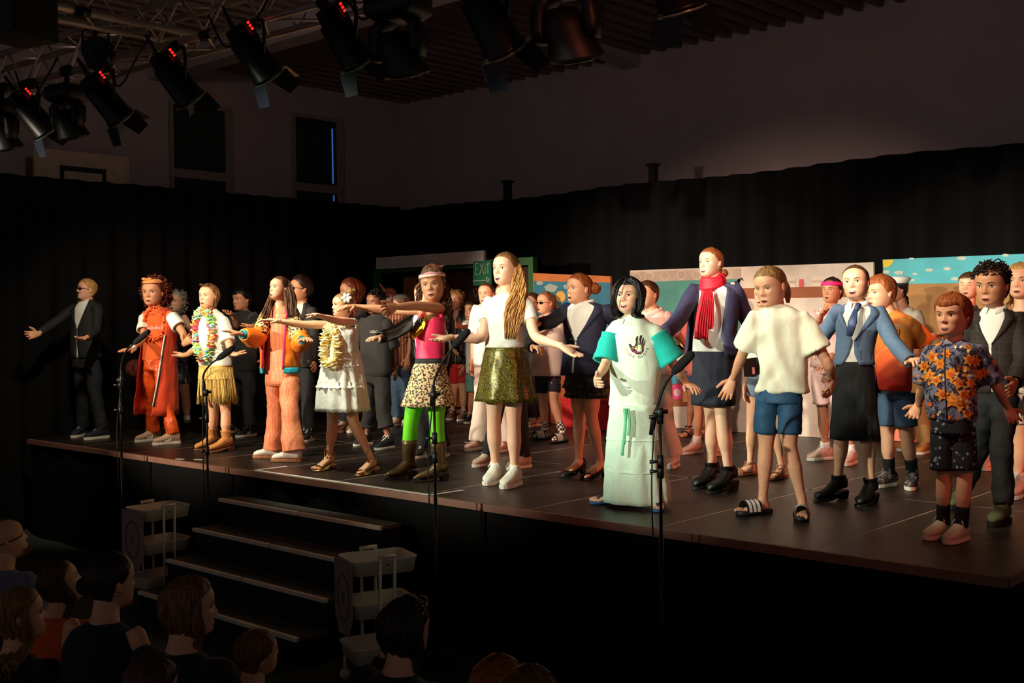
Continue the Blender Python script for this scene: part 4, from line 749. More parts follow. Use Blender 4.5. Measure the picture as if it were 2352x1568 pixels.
        if mo > .03:
            tb = [(x*.9, q-.022*(1-(x/hw)**2)) for x, q in it]; v = [F(x*.9, q, .0085) for x, q in it]+[F(*p, .0085) for p in tb]; g.add(s.h2w(np.array(v)), [(i, i+1, n+i+1, n+i) for i in range(n-1)], 3)
    def hand(s, g, i):
        S0, E, W, T, pm = s.arm[i][:5]; cu = s.arm[i][5] if len(s.arm[i]) > 5 else .25; k = s.k; L = .106*k; d = nrm(T-W)
        n = {'u': UPZ*1.+s.hd*-.25, 'c': -s.hd+UPZ*.2, 'd': -UPZ, 'a': s.hd*1., 'i': (s.S if i == 0 else -s.S), 'l': -s.rt, 'r': s.rt, 'f': s.F}[pm]; n = nrm(n-d*(n@d)+1e-6*s.F); x = np.cross(d, n); th = x if i == 0 else -x
        rr = [];
        for t, hw, ht in ((-.12, .0165, .013), (0, .0175, .0125), (.2, .023, .0125), (.4, .026, .0115), (.55, .0255, .0095), (.6, .02, .006)): rr.append([W+d*L*t+x*hw*k*math.copysign(abs(math.cos(q))**.8, math.cos(q))+n*ht*k*math.sin(q) for q in np.linspace(0, 6.283, 14, endpoint=False)])
        g.loft(rr); r0 = .0062*k
        for q in range(4):
            o_ = (.0195-.013*q)*k; ln = (.40, .45, .42, .33)[q]*L; sp = (.16, .04, -.07, -.2)[q]; dv = nrm(d+th*sp); b = W+d*L*(.53-.012*abs(q-1.2))+th*o_; pts = [b-dv*.01]; dirv = dv; c_ = cu*(.8+.12*q)
            for sg, fr in enumerate((.45, .3, .25)):
                ang = c_*(.6, 1.2, 1.)[sg]; dirv = nrm(dirv*math.cos(ang)+n*math.sin(ang)); pts.append(pts[-1]+dirv*ln*fr)
            g.tube(pts, [r0*1.08, r0, r0*.9, r0*.72], 8, rnd=True)
        b = W+d*L*.12+th*.017*k; v1 = nrm(d*.6+th*.75+n*.25); v2 = nrm(d*.85+th*.4+n*.3); g.tube([b-v1*.012, b+v1*L*.2, b+v1*L*.2+v2*L*.17, b+v1*L*.2+v2*L*.3], [r0*1.5, r0*1.35, r0*1.1, r0*.8], 8, rnd=True)
    # ---- hair
    def hair(s, c, hl=.80, side=.50, nape=.12, t=.05, rough=.012, fr=50, long=None, name='hair', part=None, top=0., seed=1, fringe=None):
        g = MB(); nz, na = (40, 64) if s.hr else (26, 40); z = np.linspace(.02, 1, nz); a = np.linspace(-math.pi, math.pi, na, endpoint=False); A_, Z_ = np.meshgrid(a, z); aa = np.degrees(np.abs(A_)); e = sstep((aa-fr)/(95-fr)); e2 = sstep((aa-95)/30.)
        fl = hl-.06*(aa/fr).clip(0, 1)**2-(fringe if fringe else 0)*np.exp(-(A_/.75)**2); h = fl*(1-e)+side*e; h = h*(1-e2)+nape*e2; m = sstep((Z_-h)/.05); mt = sstep((Z_-h)/.2)*.75+.25; st = np.array([[noise.noise((math.sin(q)*7+seed, math.cos(q)*7, zz_*(1.2))) for q in a] for zz_ in z]); st2 = np.array([[noise.noise((math.sin(q)*17+seed, math.cos(q)*17, zz_*2.)) for q in a] for zz_ in z])
        off = -.03*(1-m)+m*(t*mt+top*sstep((Z_-.8)/.2)+rough*(st*1.3+st2*.8)); P = s.h2w(head_pt(A_, Z_, off)); g.loft([list(r) for r in P])
        if long: s.strands(g, seed=seed, t=t, **long)
        return s.part(name, g, hairmat(c))
    def strands(s, g, n=36, a0=75, a1=180, end=None, L=.3, wave=.01, r=.009, sides=(-1, 1), spread=.03, front=0., zs=(.35, .85), seed=1, t=.04, freq=22, back=.0):
        rn = random.Random(seed); X, Y, Z, HC = s.hframe(); k = s.k
        for i in range(n):
            sd = rn.choice(sides); a = math.radians(rn.uniform(a0, a1))*sd; z = rn.uniform(*zs); p0 = s.h2w(head_pt(np.array(a), np.array(z), t*.6)); p1 = s.h2w(head_pt(np.array(a), np.array(max(.1, z-.3)), t*1.1)); p2 = s.h2w(head_pt(np.array(a*.97), np.array(.03), t*1.2)*np.array([1.25, 1.2, 1]))
            ln = L*rn.uniform(.82, 1.05); o_ = nrm(p2-HC); o_[2] = 0; q = p2+V3(0, 0, -ln*.5)+o_*spread*rn.uniform(.2, 1)+s.F*front*.8-s.F*back; e = p2+V3(0, 0, -ln)+o_*spread*rn.uniform(.2, 1)+s.F*front-s.F*back*1.2
            path = np.array(crspline([p0, p1, p2, q, e], 6)); m = len(path); u = np.linspace(0, 1, m); ph = rn.uniform(0, 6.28)
            wv = wave*u[:, None]*(np.sin(u*freq+ph)[:, None]*s.rt+np.cos(u*freq*.9+ph)[:, None]*s.hd*.7); g.tube(path+wv, r*np.interp(u, [0, .1, .7, 1], [.5, 1, .95, .25])*rn.uniform(.7, 1.25), 6)
    def curls(s, g, n, c, ax, r=.016, seed=1, fit=None):
        rn = random.Random(seed)
        for i in range(n):
            v = nrm([rn.gauss(0, 1) for _ in range(3)]); q = rn.uniform(.72, 1.0)
            if fit and not fit(v): continue
            p = c+ax[0]*v[0]*q+ax[1]*v[1]*q+ax[2]*v[2]*q; d = nrm(V3(rn.gauss(0, .3), rn.gauss(0, .3), -1)+nrm(p-c)*.3); e = nrm(np.cross(d, V3(rn.random(), rn.random(), .1))); f = np.cross(d, e); ln = r*rn.uniform(2.2, 4); ph = rn.uniform(0, 6.28); T_ = np.linspace(0, 1, 11)
            g.tube([p+d*ln*(t-.5)+r*(e*math.cos(11*t+ph)+f*math.sin(11*t+ph))*(.6+.4*math.sin(3.14*t)) for t in T_], r*.33*np.interp(T_, [0, .15, .85, 1], [.4, 1, 1, .3]), 5)
        return g
    # ---- shoes
    def shoe(s, i, style, m, sole=None, acc=None, top=None, lace=None):
        h, d, L = s.fd[i]; k = s.k; sd = np.cross(d, UPZ); g = MB(); an = s.leg[i][2]
        hz_ = {'boot': .03, 'pump': .055, 'cowboy': .035, 'heel': .05, 'abootheel': .05}.get(style, 0)*(k/1.55)
        zl = lambda t: hz_*sstep((.62-t)/.5)
        def sec(ts, zb=.014): return [[h+d*L*t+sd*w_*k*math.copysign(abs(math.cos(q))**.75, math.cos(q))+UPZ*(zl(t)+zb*k+max(0, (ht*k)*(.5+.5*math.sin(q)))) for q in np.linspace(0, 6.283, 16, endpoint=False)] for t, w_, ht in ts]
        if style in ('sneaker', 'boot', 'cowboy', 'abootheel'):
            toe = .75 if style == 'cowboy' else 1.
            g.loft(sec([(-.04, .010, .03), (-.02, .020, .05), (.08, .0245, .062), (.26, .0255, .066), (.42, .027, .056), (.58, .029*(.95 if toe < 1 else 1), .042), (.75, .030*toe, .032), (.9, .0255*toe, .027), (.99, .016*toe, .02), (1.03 if toe == 1 else 1.12, .006, .01)]))
            if style != 'sneaker' or top:
                zt = top or .15; c1 = h+d*L*.18; q0 = c1+UPZ*(hz_+.03*k); q1 = (an if zt < .1 else s.leg[i][1]*.0+an); dirl = nrm(s.leg[i][1]-an); e1 = an+dirl*max(.02, (s.z0+zt-an[2])/max(dirl[2], .3)); pth = [q0, (q0+e1)/2*.4+(an*.6 if zt > .2 else (q0+e1)/2*.6), e1]; rr = [.031*k, .029*k, (.033 if zt < .2 else .041)*k]
                s_ = MB(); P = np.array(crspline(pth, 4)); rad = np.interp(np.linspace(0, 1, len(P)), [0, .5, 1], rr); an_ = np.linspace(0, 6.283, 16, endpoint=False); rg = [[p+r_*(sd*math.cos(q)*.92+d*math.sin(q))*(1+.05*math.sin(j*2.3+q)) for q in an_] for j, (p, r_) in enumerate(zip(P, rad))]; e_ = P[-1]; rg.append([e_+(x-e_)*.86 for x in rg[-1]]); rg.append([x-dirl*.04 for x in rg[-1]]); g.loft(rg, cap=(1, 0))
            o = s.part('shoe' if style == 'sneaker' else 'boot', g, m)
            sg = MB(); z0, z1 = (0, .016*k) if style == 'sneaker' else (0, .008*k); out = [(-.06, .012), (-.03, .021), (.08, .027), (.3, .0275), (.5, .030), (.72, .0325*toe), (.9, .028*toe), (1.0, .018*toe), (1.06 if toe == 1 else 1.14, .006)]; ol = [(t, w_) for t, w_ in out]+[(t, -w_) for t, w_ in out[::-1]]
            sg.loft([[h+d*L*t+sd*w_*k*f+UPZ*(zl(t)+zq) for t, w_ in ol] for zq, f in ((z0, .95), (z0+(z1-z0)*.5, 1), (z1, .98))])
            if hz_: hc = h+d*L*.07; sg.loft([[hc+d*x*L*.13*f+sd*y*.021*k*f+UPZ*zq for x, y in ((-1, -1), (1, -1), (1, 1), (-1, 1))] for zq, f in ((0, .8), (zl(.07)+.005, 1))])
            s.part('sole', sg, sole or m_white, o, smooth=False)
            if style == 'sneaker':
                lg = MB()
                for j, t in enumerate((.36, .44, .52, .6)):
                    ht = float(np.interp(t, [.26, .42, .58, .75], [.066, .056, .042, .032]))*k+.014*k; b = h+d*L*t; lg.tube([b-sd*.016*k+UPZ*(ht-.010*k), b+UPZ*(ht+.0015), b+sd*.016*k+UPZ*(ht-.010*k)], .0022*k+.0008, 6)
                b = h+d*L*.36+UPZ*.078*k
                for sg_ in (-1, 1): lg.tube([b, b+sd*sg_*.014*k+UPZ*.008*k, b+sd*sg_*.026*k-UPZ*.012*k+d*.01], .0022*k, 5)
                s.part('laces', lg, lace or m_white, o)
                if acc:
                    ag = MB()
                    for sgn in (-1, 1):
                        for j in range(3):
                            t = .40+.085*j; w_ = .0285*k; b = h+d*L*t; ag.prism([b+sd*sgn*(w_+.0005)+UPZ*.018*k, b+d*.011+sd*sgn*(w_+.0005)+UPZ*.018*k, b-d*L*.1+d*.011+sd*sgn*(w_*.72)+UPZ*.055*k, b-d*L*.1+sd*sgn*(w_*.72)+UPZ*.055*k], sd*sgn*.002)
                    s.part('side_stripes', ag, acc, o, smooth=False)['kind'] = 'stuff'
            return o
        # open shoes: sole plus straps around the bare foot
        out = [(-.03, .012), (0, .02), (.1, .0235), (.3, .023), (.5, .027), (.72, .0315), (.88, .0285), (.99, .02), (1.05, .008)]; ol = out+[(t, -w_) for t, w_ in out[::-1]]; th = {'slide': .018, 'flip': .011, 'sandal': .012, 'wedge': .022}.get(style, .006)*k
        g.loft([[h+d*L*t+sd*w_*k*f+UPZ*(zl(t)+zq) for t, w_ in ol] for zq, f in ((0, .96), (th*.5, 1), (th, .97))])
        if hz_: hc = h+d*L*.06; g.loft([[hc+d*x*L*(.09 if style == 'pump' else .12)*f+sd*y*(.013 if style == 'pump' else .019)*k*f+UPZ*zq for x, y in ((-1, -1), (1, -1), (1, 1), (-1, 1))] for zq, f in ((0, .6), (zl(.06)+.002, 1.15))])
        if style == 'pump':
            def shell(ts): return [[h+d*L*t+sd*w_*k*math.copysign(abs(math.cos(q))**.75, math.cos(q))+UPZ*(zl(t)+.004*k+ht*k*(.5+.5*math.sin(q))) for q in np.linspace(0, 6.283, 16, endpoint=False)] for t, w_, ht in ts]
            g.loft(shell([(.56, .029, .02), (.68, .0315, .029), (.82, .0295, .026), (.95, .02, .02), (1.05, .007, .008)]))
            g.loft(shell([(-.045, .010, .03), (-.01, .020, .04), (.06, .0235, .042), (.14, .0235, .03), (.3, .0235, .016), (.58, .0285, .016)]))
            return s.part('shoe', g, m)
        o = s.part({'slide': 'slide_sandal', 'flip': 'flip_flop'}.get(style, 'sandal'), g, m if style in ('slide', 'flip') else (sole or m)); sg = MB(); zb = lambda t: zl(t)+th
        def band(t, w_, ht, half, mm=None, nm='strap', side=1.06):
            q_ = np.linspace(-.15, math.pi+.15, 9); rg = [[h+d*(L*t+x)+sd*w_*k*side*math.cos(q)+UPZ*(zb(t)+max(-.004, ht*k*math.sin(q))) for q in q_] for x in np.linspace(-half, half, 3)]; b = MB(); b.loft([r_ for r_ in rg], closed=False); b.loft([[p-UPZ*.002 for p in r_] for r_ in rg], closed=False); return b
        if style == 'slide':
            st = s.part('strap', band(.62, .030, .040, .036*k), acc or m, o)
            for j in range(3): s.part('white_stripe', band(.62+(-.13+.13*j), .0305, .0412, .007*k, side=1.075), m_white, o)
        elif style == 'flip':
            a_ = h+d*L*.82+UPZ*(zb(.82)+.004); 
            for sg_ in (-1, 1): q = h+d*L*.42+sd*sg_*.026*k+UPZ*zb(.4); sg.tube(crspline([a_+UPZ*.012, (a_+q)/2+UPZ*.028*k, q], 5), .005, 6)
            s.part('strap', sg, acc or m, o)
        else:
            s.part('toe_strap', band(.74, .030, .027, .012*k), m, o); r_ = .026*k; c_ = an+UPZ*(hz_*.5+.012); sg.tube([c_+r_*(sd*math.cos(q)+d*math.sin(q)*1.05)+UPZ*.006*math.sin(q) for q in np.linspace(0, 6.4, 16)], .0035, 6)
            for sg_ in (-1, 1): sg.tube(crspline([h+d*L*.66+sd*sg_*.028*k+UPZ*zb(.66), h+d*L*.42-sd*sg_*.012*k+UPZ*(zl(.4)+.056*k), c_-sd*sg_*r_*.8+d*r_*.5], 5), .0035, 6)
            sg.tube(crspline([h+UPZ*(zl(0)+th), h-d*.008+UPZ*(zl(0)+.04*k), c_-d*r_], 4), .0045, 6); s.part('ankle_strap', sg, m, o)
        return o
    # ---- marks printed on cloth: pixels are carried onto the cloth surface
    def printed(s, on, polys, m, name='print', off=.0025, parent=None):
        gb = s.bvh[on]; bv = BVHTree.FromPolygons([Vector(v) for v in gb.v], gb.f); g = MB()
        for poly in polys:
            v = [];
            for (x, y) in poly:
                d = ray(x, y); hit = bv.ray_cast(Vector(CAM), Vector(d).normalized()); 
                if hit[0] is None: v = None; break
                n = hit[1]; n = -n if n.dot(Vector(d)) > 0 else n; v.append(np.array(hit[0]+n*off))
            if v:
                n = len(v); g.add(v, [(i, (i+1) % n, n) for i in range(n)] if 0 else [tuple(range(n))])
        if g.f:
            o = s.part(name, g, m, parent, smooth=False)
            if len(polys) > 6: o['kind'] = 'stuff'
            return o
def txt_polys(t, cx, cy, hgt, rot=0, sx=1., curve=None):
    cu = bpy.data.curves.new('t', 'FONT'); cu.body = t; cu.align_x = 'CENTER'; cu.align_y = 'CENTER'; cu.resolution_u = 2; o = bpy.data.objects.new('t', cu); col.objects.link(o)
    me = o.evaluated_get(bpy.context.evaluated_depsgraph_get()).to_mesh(); out = []; c, q = math.cos(rot), math.sin(rot)
    V = [(v.co.x*hgt*1.4*sx, -v.co.y*hgt*1.4) for v in me.vertices]
    for p in me.polygons: out.append([(cx+V[i][0]*c-V[i][1]*q, cy+V[i][0]*q+V[i][1]*c) for i in p.vertices])
    bpy.data.objects.remove(o); bpy.data.curves.remove(cu); return out
def F3(p, rows): return rows
# ================================================================== PEOPLE: the cast
GC = 'cast members on the stage'
cot = lambda n, c, **k: mat('cotton_'+n, c, .88, var=.05, bump=k.pop('bump', .15), bs=k.pop('bs', 60), sheen=.1, wrk=k.pop('wrk', .12), **k)
CW, CBK, CGR = cot('white', (232, 230, 220)), cot('black', (24, 23, 23)), cot('charcoal', (44, 42, 42))
SUIT, DEN, NAVY = mat('suit_black', (26, 26, 27), .8, var=.12, vs=30, bump=.15, bs=120, wrk=.14), mat('denim', (62, 86, 112), .85, var=.2, vs=20, bump=.2, bs=160, wrk=.14), mat('navy_wool', (38, 40, 66), .8, var=.08, vs=30, bump=.12, bs=150, wrk=.1)
SOLEW, SOLEB, RUB = mat('sole_white', (222, 212, 196), .7), mat('sole_black', (18, 17, 17), .6), mat('sole_gum', (150, 96, 60), .7)
LEA, SUE, GOLD = mat('black_leather', (14, 14, 15), .45), mat('tan_suede', (186, 124, 60), .8, var=.15, vs=20, bump=.3, bs=120), mat('gold_metal', (220, 180, 90), .25, metal=1, var=.05)
def P_(*a, **k): k.setdefault('group', GC); return Person(*a, **k)
# ---- dark suit and sunglasses, far left
p = P_('person in black suit and sunglasses with drawn moustache, far left of the stage', [(205, 998, 158, 1007), (246, 1005, 196, 1010)], 48, ((172, 706), (224, 707)), ((189, 826), (213, 826)), (201, 640, 689, 72, 8, 0), [(124, 741, -1), (88, 766, -1), (54, 772), 'c', .15], [(221, 758, -1), (197, 776, -1), (174, 781), 'u', .3], kn=((189, 906), (219, 906)), skin='fair')
p.body(mouth=.03, brow='dblond')
p.jacket([(688, 190, 214, 50), (698, 174, 226, 36), (708, 167, 233, 28), (735, 163, 233, 13), (756, 162, 232, 2), (790, 162, 231, 2), (821, 162, 234, 7)], SUIT, [(.95, .056, .042), (.95, .056, .042)], CW, lap=756)
p.bottom('trousers', [(815, 166, 231), (845, 165, 232)], mat('black_trousers', (22, 23, 26), .85, var=.15, bump=.4, bs=26, wrk=.14), 1.0, (.085, .085, .078, .075, .078), wr=.009)
for i in range(2): p.shoe(i, 'sneaker', mat('navy_suede', (24, 28, 40), .7), SOLEW)
p.hair('blond', hl=.78, t=.035, rough=.006); p.shades()
g = MB()
for sd in (-1, 1): g.tube(p.h2w(np.array([[sd*.015, face_y(.01, .245)+.012, .245], [sd*.07, face_y(.07, .255)+.012, .258], [sd*.125, face_y(.12, .25)+.014, .285]])), np.array([.026, .03, .012])*p.H, 6)
p.part('drawn_moustache', g, m_black)
# ---- orange outfit with curls
p = P_('girl in orange outfit with curly hair, orange headband and draped flag cape', [(361, 1011, 317, 1015), (409, 1018, 355, 1022)], 28, ((333, 722), (391, 722)), ((345, 838), (372, 838)), (352, 640, 702, 26, 0, 0), [(330, 777, -1), (301, 803, -1), (274, 805), 'd', .12], [(422, 766, -1), (424, 789, -1), (446, 771), 'c', .2], kn=((347, 915), (380, 918)), skin='tan')
p.body(mouth=.025, brow='dark')
OR1, OR2 = cot('orange', (232, 96, 34)), mat('orange_satin', (226, 84, 18), .38, var=.25, vs=10, bump=.5, bs=18, wrk=.14)
p.top('shirt', [(703, 342, 368), (712, 334, 386), (722, 328, 392), (750, 327, 385), (794, 328, 385), (827, 326, 385)], OR1, [(.2, .05, .055), (.2, .05, .055)])
for i in range(2): g = MB(); p.cover(g, 'arm', i, .06, .36, (.06, .066, .074)); p.part('sleeve', g, CW)
g = MB(); c0 = p.neck+p.F*.06
for i in range(46):
    t = i/46*6.283; q = p.on('shirt', 356+22*math.sin(t), 742-36*math.cos(t), .012); rn = random.Random(i)
    for j in range(4): v = nrm([rn.gauss(0, 1) for _ in range(3)]); g.ell(q+v*.014, [v*.02, nrm(np.cross(v, UPZ))*.012, V3(0, 0, .004)], 6, 4)
p.part('flower_garland', g, mat('coral_petals', (244, 120, 62), .8))
p.bottom('trousers', [(822, 328, 384), (850, 327, 387)], OR2, 1.02, (.078, .078, .076, .076, .084), wr=.010)
CAPE = cot('orange_flag', (226, 70, 26)); RC = [(706, 338, 384, 70, 10), (730, 326, 404, 66, 12), (800, 322, 406, 54, 16), (880, 315, 408, 44, 20), (952, 309, 410, 34, 24)]; g = MB(); p.rows(g, RC, k=.95, n=50, thick=.006, fold=.03, cnt=8, wr=.006); p.part('cape', g, CAPE)
g = MB(); 
for nm, dx_, cc in (('white_piping', 0, m_white), ('dark_piping', 2.6, mat('navy_trim', (26, 28, 48), .7))): g = MB(); g.tube([q+p.rt*dx_*.004 for q in p.edge(RC, .95, -1, 1.03, 770, 930)], .006, 6); p.part(nm, g, cc)
p.printed('shirt', txt_polys('Rabobank', 357, 752, 8, -.04), m_white, 'printed_word'); p.printed('shirt', txt_polys('OLÉ OLÉ', 360, 717, 4.4, -.02), mat('dark_red_print', (120, 30, 16), .8), 'printed_line')
for i in range(2): p.shoe(i, 'sneaker', mat('beige_suede', (176, 150, 124), .8), SOLEW, acc=m_white)
p.hair('auburn', hl=.80, side=.45, t=.05)
g = MB(); X, Y, Z, HC = p.hframe(); cc = HC+Z*p.H*.47-Y*p.H*.28; p.curls(g, 430, cc, [X*p.H*.62, Y*p.H*.58, Z*p.H*.68], .0145, 3, lambda v: v[1] < .42 and not (v[1] > .0 and abs(v[0]) < .52 and v[2] < .75)); p.part('curls', g, hairmat('auburn'))['kind'] = 'stuff'
hb = p.band('headband', cot('apricot', (246, 150, 84)), .80, .93, .075, tilt=.0)
g = MB(); b = p.h2w(np.array([[0.06, .34, .98]]))[0]
for sd in (-1, 1): g.ell(b+p.rt*sd*.022, [p.rt*.026, p.hd*.01, UPZ*.016+p.rt*sd*.006], 8, 6)
g.ell(b, [p.rt*.01, p.hd*.012, UPZ*.012], 8, 6); p.part('bow', g, cot('apricot', (246, 150, 84)), hb)
g = MB(); S0, E, W = p.arm[0][:3]; d = nrm(E-W); n_ = nrm(np.cross(d, UPZ)); u_ = np.cross(n_, d)
for j in range(3): g.tube([W+d*(.015+.014*j)+(n_*math.cos(t)+u_*math.sin(t))*.03 for t in np.linspace(0, 6.283, 13)], .006, 6)
p.part('bracelet', g, mat('red_white_beads', (240, 220, 210), .5, pat='spots', c2=(190, 30, 30), ps=70))
# ---- lei and grass skirt
p = P_('girl with rainbow flower lei, white tee, grass skirt and tan ankle boots', [(500, 1028, 448, 1034), (531, 1034, 477, 1039)], 40, ((463, 733), (514, 735)), ((481, 850), (508, 850)), (481, 652, 708, 42, 4, 0), [(452, 800, -1), (428, 814, -1), (399, 820), 'u', .1], [(526, 792, -1), (535, 813, -1), (562, 815), 'u', .15], kn=((492, 945), (519, 945)), skin='fair')
p.body(mouth=.03, brow='lbrown')
p.top('shirt', [(709, 474, 496), (717, 464, 510), (727, 456, 518), (748, 454, 522), (790, 456, 527), (841, 456, 533)], CW, [(.42, .055, .068), (.42, .055, .074)])
g = MB(); p.rows(g, [(838, 458, 532), (852, 457, 535), (870, 456, 538)], k=.85, n=40); sk = p.part('skirt_band', g, mat('raffia', (214, 178, 96), .8, var=.25, vs=60))
g = MB(); rn = random.Random(5); den = math.sqrt(math.cos(p.psi)**2+(.85*math.sin(p.psi))**2)
for i in range(230):
    t = rn.uniform(0, 6.283); pts = []; ln = rn.uniform(.86, 1.03); ly = rn.choice((1, .97, .94))
    for u in (0, .35, .7, 1):
        y = 842+ (84*ln)*u; hw = (37+ (46-37)*u)/p.pxm*p.ct/den*ly; c_ = U(495+5*u, y, p.D); pts.append(c_+(p.S*math.cos(t)+p.F*.85*math.sin(t))*(hw+rn.uniform(-.004, .008)))
    g.tube(pts, rn.uniform(.0035, .006), 4, flat=(UPZ+p.F*.3, .5))
p.part('grass_strands', g, mat('raffia', (214, 178, 96), .8, var=.25, vs=60))['kind'] = 'stuff'
cols = [(244, 110, 150), (252, 222, 90), (120, 206, 224), (248, 160, 80), (176, 220, 120), (252, 240, 150), (236, 84, 100), (150, 226, 214)]; gs = [MB() for _ in cols]
for i in range(60):
    t = i/60*6.283; q = p.on('shirt', 471+21*math.sin(t)*(.85+.15*math.cos(t)), 771-55*math.cos(t), .02); rn = random.Random(i*3); gg = gs[(i//2*3+i % 2) % 8]
    for j in range(9): v = nrm([rn.gauss(0, 1) for _ in range(3)]); e = nrm(np.cross(v, UPZ+.01)); gg.ell(q+v*.03, [v*.027, e*.021, np.cross(v, e)*.005], 6, 4)
L_ = None
for gg, cc, nm in zip(gs, cols, ('pink', 'yellow', 'blue', 'orange', 'green', 'lemon', 'red', 'mint')): p.part('lei_petals', gg, mat('lei_'+nm, cc, .8), label=nm+' lei petals')['kind'] = 'stuff'
for i in range(2): p.shoe(i, 'boot', SUE, mat('sole_brown', (120, 72, 40), .7), top=.185)
p.hair('lbrown', hl=.82, t=.04, long=dict(n=46, a0=78, a1=175, L=.17, wave=.006, r=.008, spread=.03))
g = MB()
for sd in (-1, 1): c_ = p.h2w(np.array([[sd*.16, .27, .96]]))[0]; g.ell(c_, [X*0+p.rt*.022, p.hd*.006, UPZ*.011], 10, 6)
g.tube(p.h2w(np.array([[-.33, -.02, .74], [-.24, .2, .92], [0, .30, .97], [.24, .2, .92], [.33, -.02, .74]])), .004, 6); p.part('raised_sunglasses', g, mat('amber_frame', (70, 36, 20), .2)); p.earring()
# ---- bomber jacket over patterned jumpsuit
p = P_('girl in orange bomber jacket with leopard yoke over patterned orange jumpsuit', [(634, 1051, 596, 1051), (688, 1059, 628, 1059)], 32, ((616, 716), (674, 719)), ((633, 868), (664, 868)), (643, 635, 690, 52, 10, 0), [(592, 778, -1), (553, 767, -1), (508, 756), 'd', .1], [(688, 788, -1), (697, 782, -1), (711, 775), 'd', .3], kn=((634, 950), (667, 952)), skin='olive')
p.body(mouth=.07, brow='brown')
JUMP = mat('jumpsuit_print', (216, 112, 70), .6, pat='grid', c2=(228, 142, 98), wrk=.14, c3=(206, 98, 62), ps=62, bump=.5, bs=14)
g = MB(); p.rows(g, [(700, 630, 655), (712, 622, 668), (740, 616, 676), (800, 613, 678), (850, 610, 684), (885, 609, 690)], k=.66, lip=0, cap=1)
for i in range(2): p.cover(g, 'leg', i, 0, 1.03, (.082, .08, .076, .078, .082, .09, .1), n=22, seg=20, wr=.009, fold=.0)
p.part('jumpsuit', g, JUMP)
JO = mat('orange_silk', (236, 126, 30), .4, var=.2, vs=12, bump=.4, bs=20, wrk=.14); LEO = mat('leopard_silk', (222, 176, 116), .5, pat='leopard', c2=(60, 34, 18), c3=(30, 18, 10), ps=44); TUR, PNK = cot('turquoise', (30, 176, 196)), cot('fuchsia', (228, 40, 104))
RJ = [(708, 628, 662, 62), (716, 612, 678, 50), (728, 606, 684, 42), (779, 601, 690, 34), (820, 599, 690, 32), (846, 598, 689, 32)]
g = MB(); p.rows(g, RJ, k=.78, n=48, thick=.008, wr=.006)
for i in range(2): p.cover(g, 'arm', i, .38, .92, (.07, .075, .082, .075, .05), n=14, wr=.008)
p.part('jacket', g, JO)
g = MB()
for i in range(2): p.sleeve(g, i, .44, .062, .074)
p.rows(g, [(706, 630, 660, 64), (716, 611, 679, 51), (728, 605, 685, 43), (758, 603, 688, 40)], k=.79, n=48, thick=.006, sub=8); p.part('leopard_yoke', g, LEO)
g = MB(); p.rows(g, [(843, 597, 690, 33), (856, 598, 689, 33)], k=.79, n=48, thick=.01, sub=4); p.part('ribbed_hem', g, TUR)
for i in range(2): g = MB(); p.cover(g, 'arm', i, .90, .97, (.036, .034), n=4); p.part('ribbed_cuff', g, TUR)
g = MB()
for sd in (-1, 1):
    pts = p.edge(RJ, .78, sd)
    g.tube(pts, .010, 6)
p.part('pink_placket', g, PNK)
for i in range(2): p.shoe(i, 'sneaker', mat('white_leather', (228, 216, 206), .5), RUB)
p.hair('brown', hl=.84, t=.045); g = MB(); p.lock(g, [(655, 645, .0), (664, 670, -.03), (668, 700, -.1), (670, 728, -.14)], (9, 12, 12, 10), 70, .0055, .004, 8, 2); p.lock(g, [(632, 660, -.02), (620, 690, -.04), (611, 720, -.08), (606, 732, -.1)], (4, 6, 8, 5), 34, .005, .004, 8, 3); p.part('long_hair', g, hairmat('brown')); p.earring()
# ---- white sundress with cream garland
p = P_('girl in white tiered sundress with cream flower garland and gold heels', [(771, 1075, 718, 1083), (864, 1085, 818, 1093)], 55, ((760, 746), (808, 740)), ((770, 880), (800, 882)), (787, 674, 727, 68, 2, 0), [(692, 745, -1), (638, 737, -1), (596, 733), 'd', .08], [(775, 737, -1), (737, 726, -1), (708, 720), 'd', .12], kn=((764, 975), (811, 968)), skin='fair', lift=.055)
p.body(mouth=.02, brow='lbrown', smile=.4, bare=(1, 1))
WH = mat('white_muslin', (236, 232, 220), .9, var=.04, bump=.5, bs=34, wrk=.14)
p.skirt('dress', [(752, 757, 816), (762, 754, 822), (791, 747, 821), (838, 739, 829), (886, 730, 839), (942, 726, 846)], WH, fold=.07, cnt=11, k=.82, n=110, sub=22, hem=.004)
for y, a, b in ((838, 738, 830), (886, 729, 840)): g = MB(); p.rows(g, [(y-1.5, a, b), (y+3, a-1.5, b+1.5)], fold=.05, cnt=22, k=.84, n=110, sub=3); p.part('tier_seam', g, WH)
g = MB(); rn = random.Random(2)
for i in range(40):
    t = i/39; q = U(804+10*math.sin(t*3), 752-18*math.sin(t*3.1), p.D-.06-.06*t*0)+p.F*(.08-.14*t); v = nrm([rn.gauss(0, 1) for _ in range(3)]); g.ell(q, [v*.02, nrm(np.cross(v, UPZ))*.015, V3(0, 0, .004)], 6, 4)
p.part('ruffled_strap', g, WH)
gs = [MB(), MB()]
for i in range(44):
    t = i/44*6.283; q = p.on('dress', 764+17*math.sin(t)*(.8-.25*math.cos(t)), 796-41*math.cos(t), .02); rn = random.Random(i*7)
    for j in range(9): v = nrm([rn.gauss(0, 1) for _ in range(3)]); e = nrm(np.cross(v, UPZ+.01)); gs[0 if j % 4 else 1].ell(q+v*.026, [v*.03, e*.024, np.cross(v, e)*.006], 6, 4)
p.part('garland_petals', gs[0], mat('cream_petals', (240, 226, 176), .8)); p.part('garland_centres', gs[1], mat('yellow_petals', (230, 190, 90), .8))
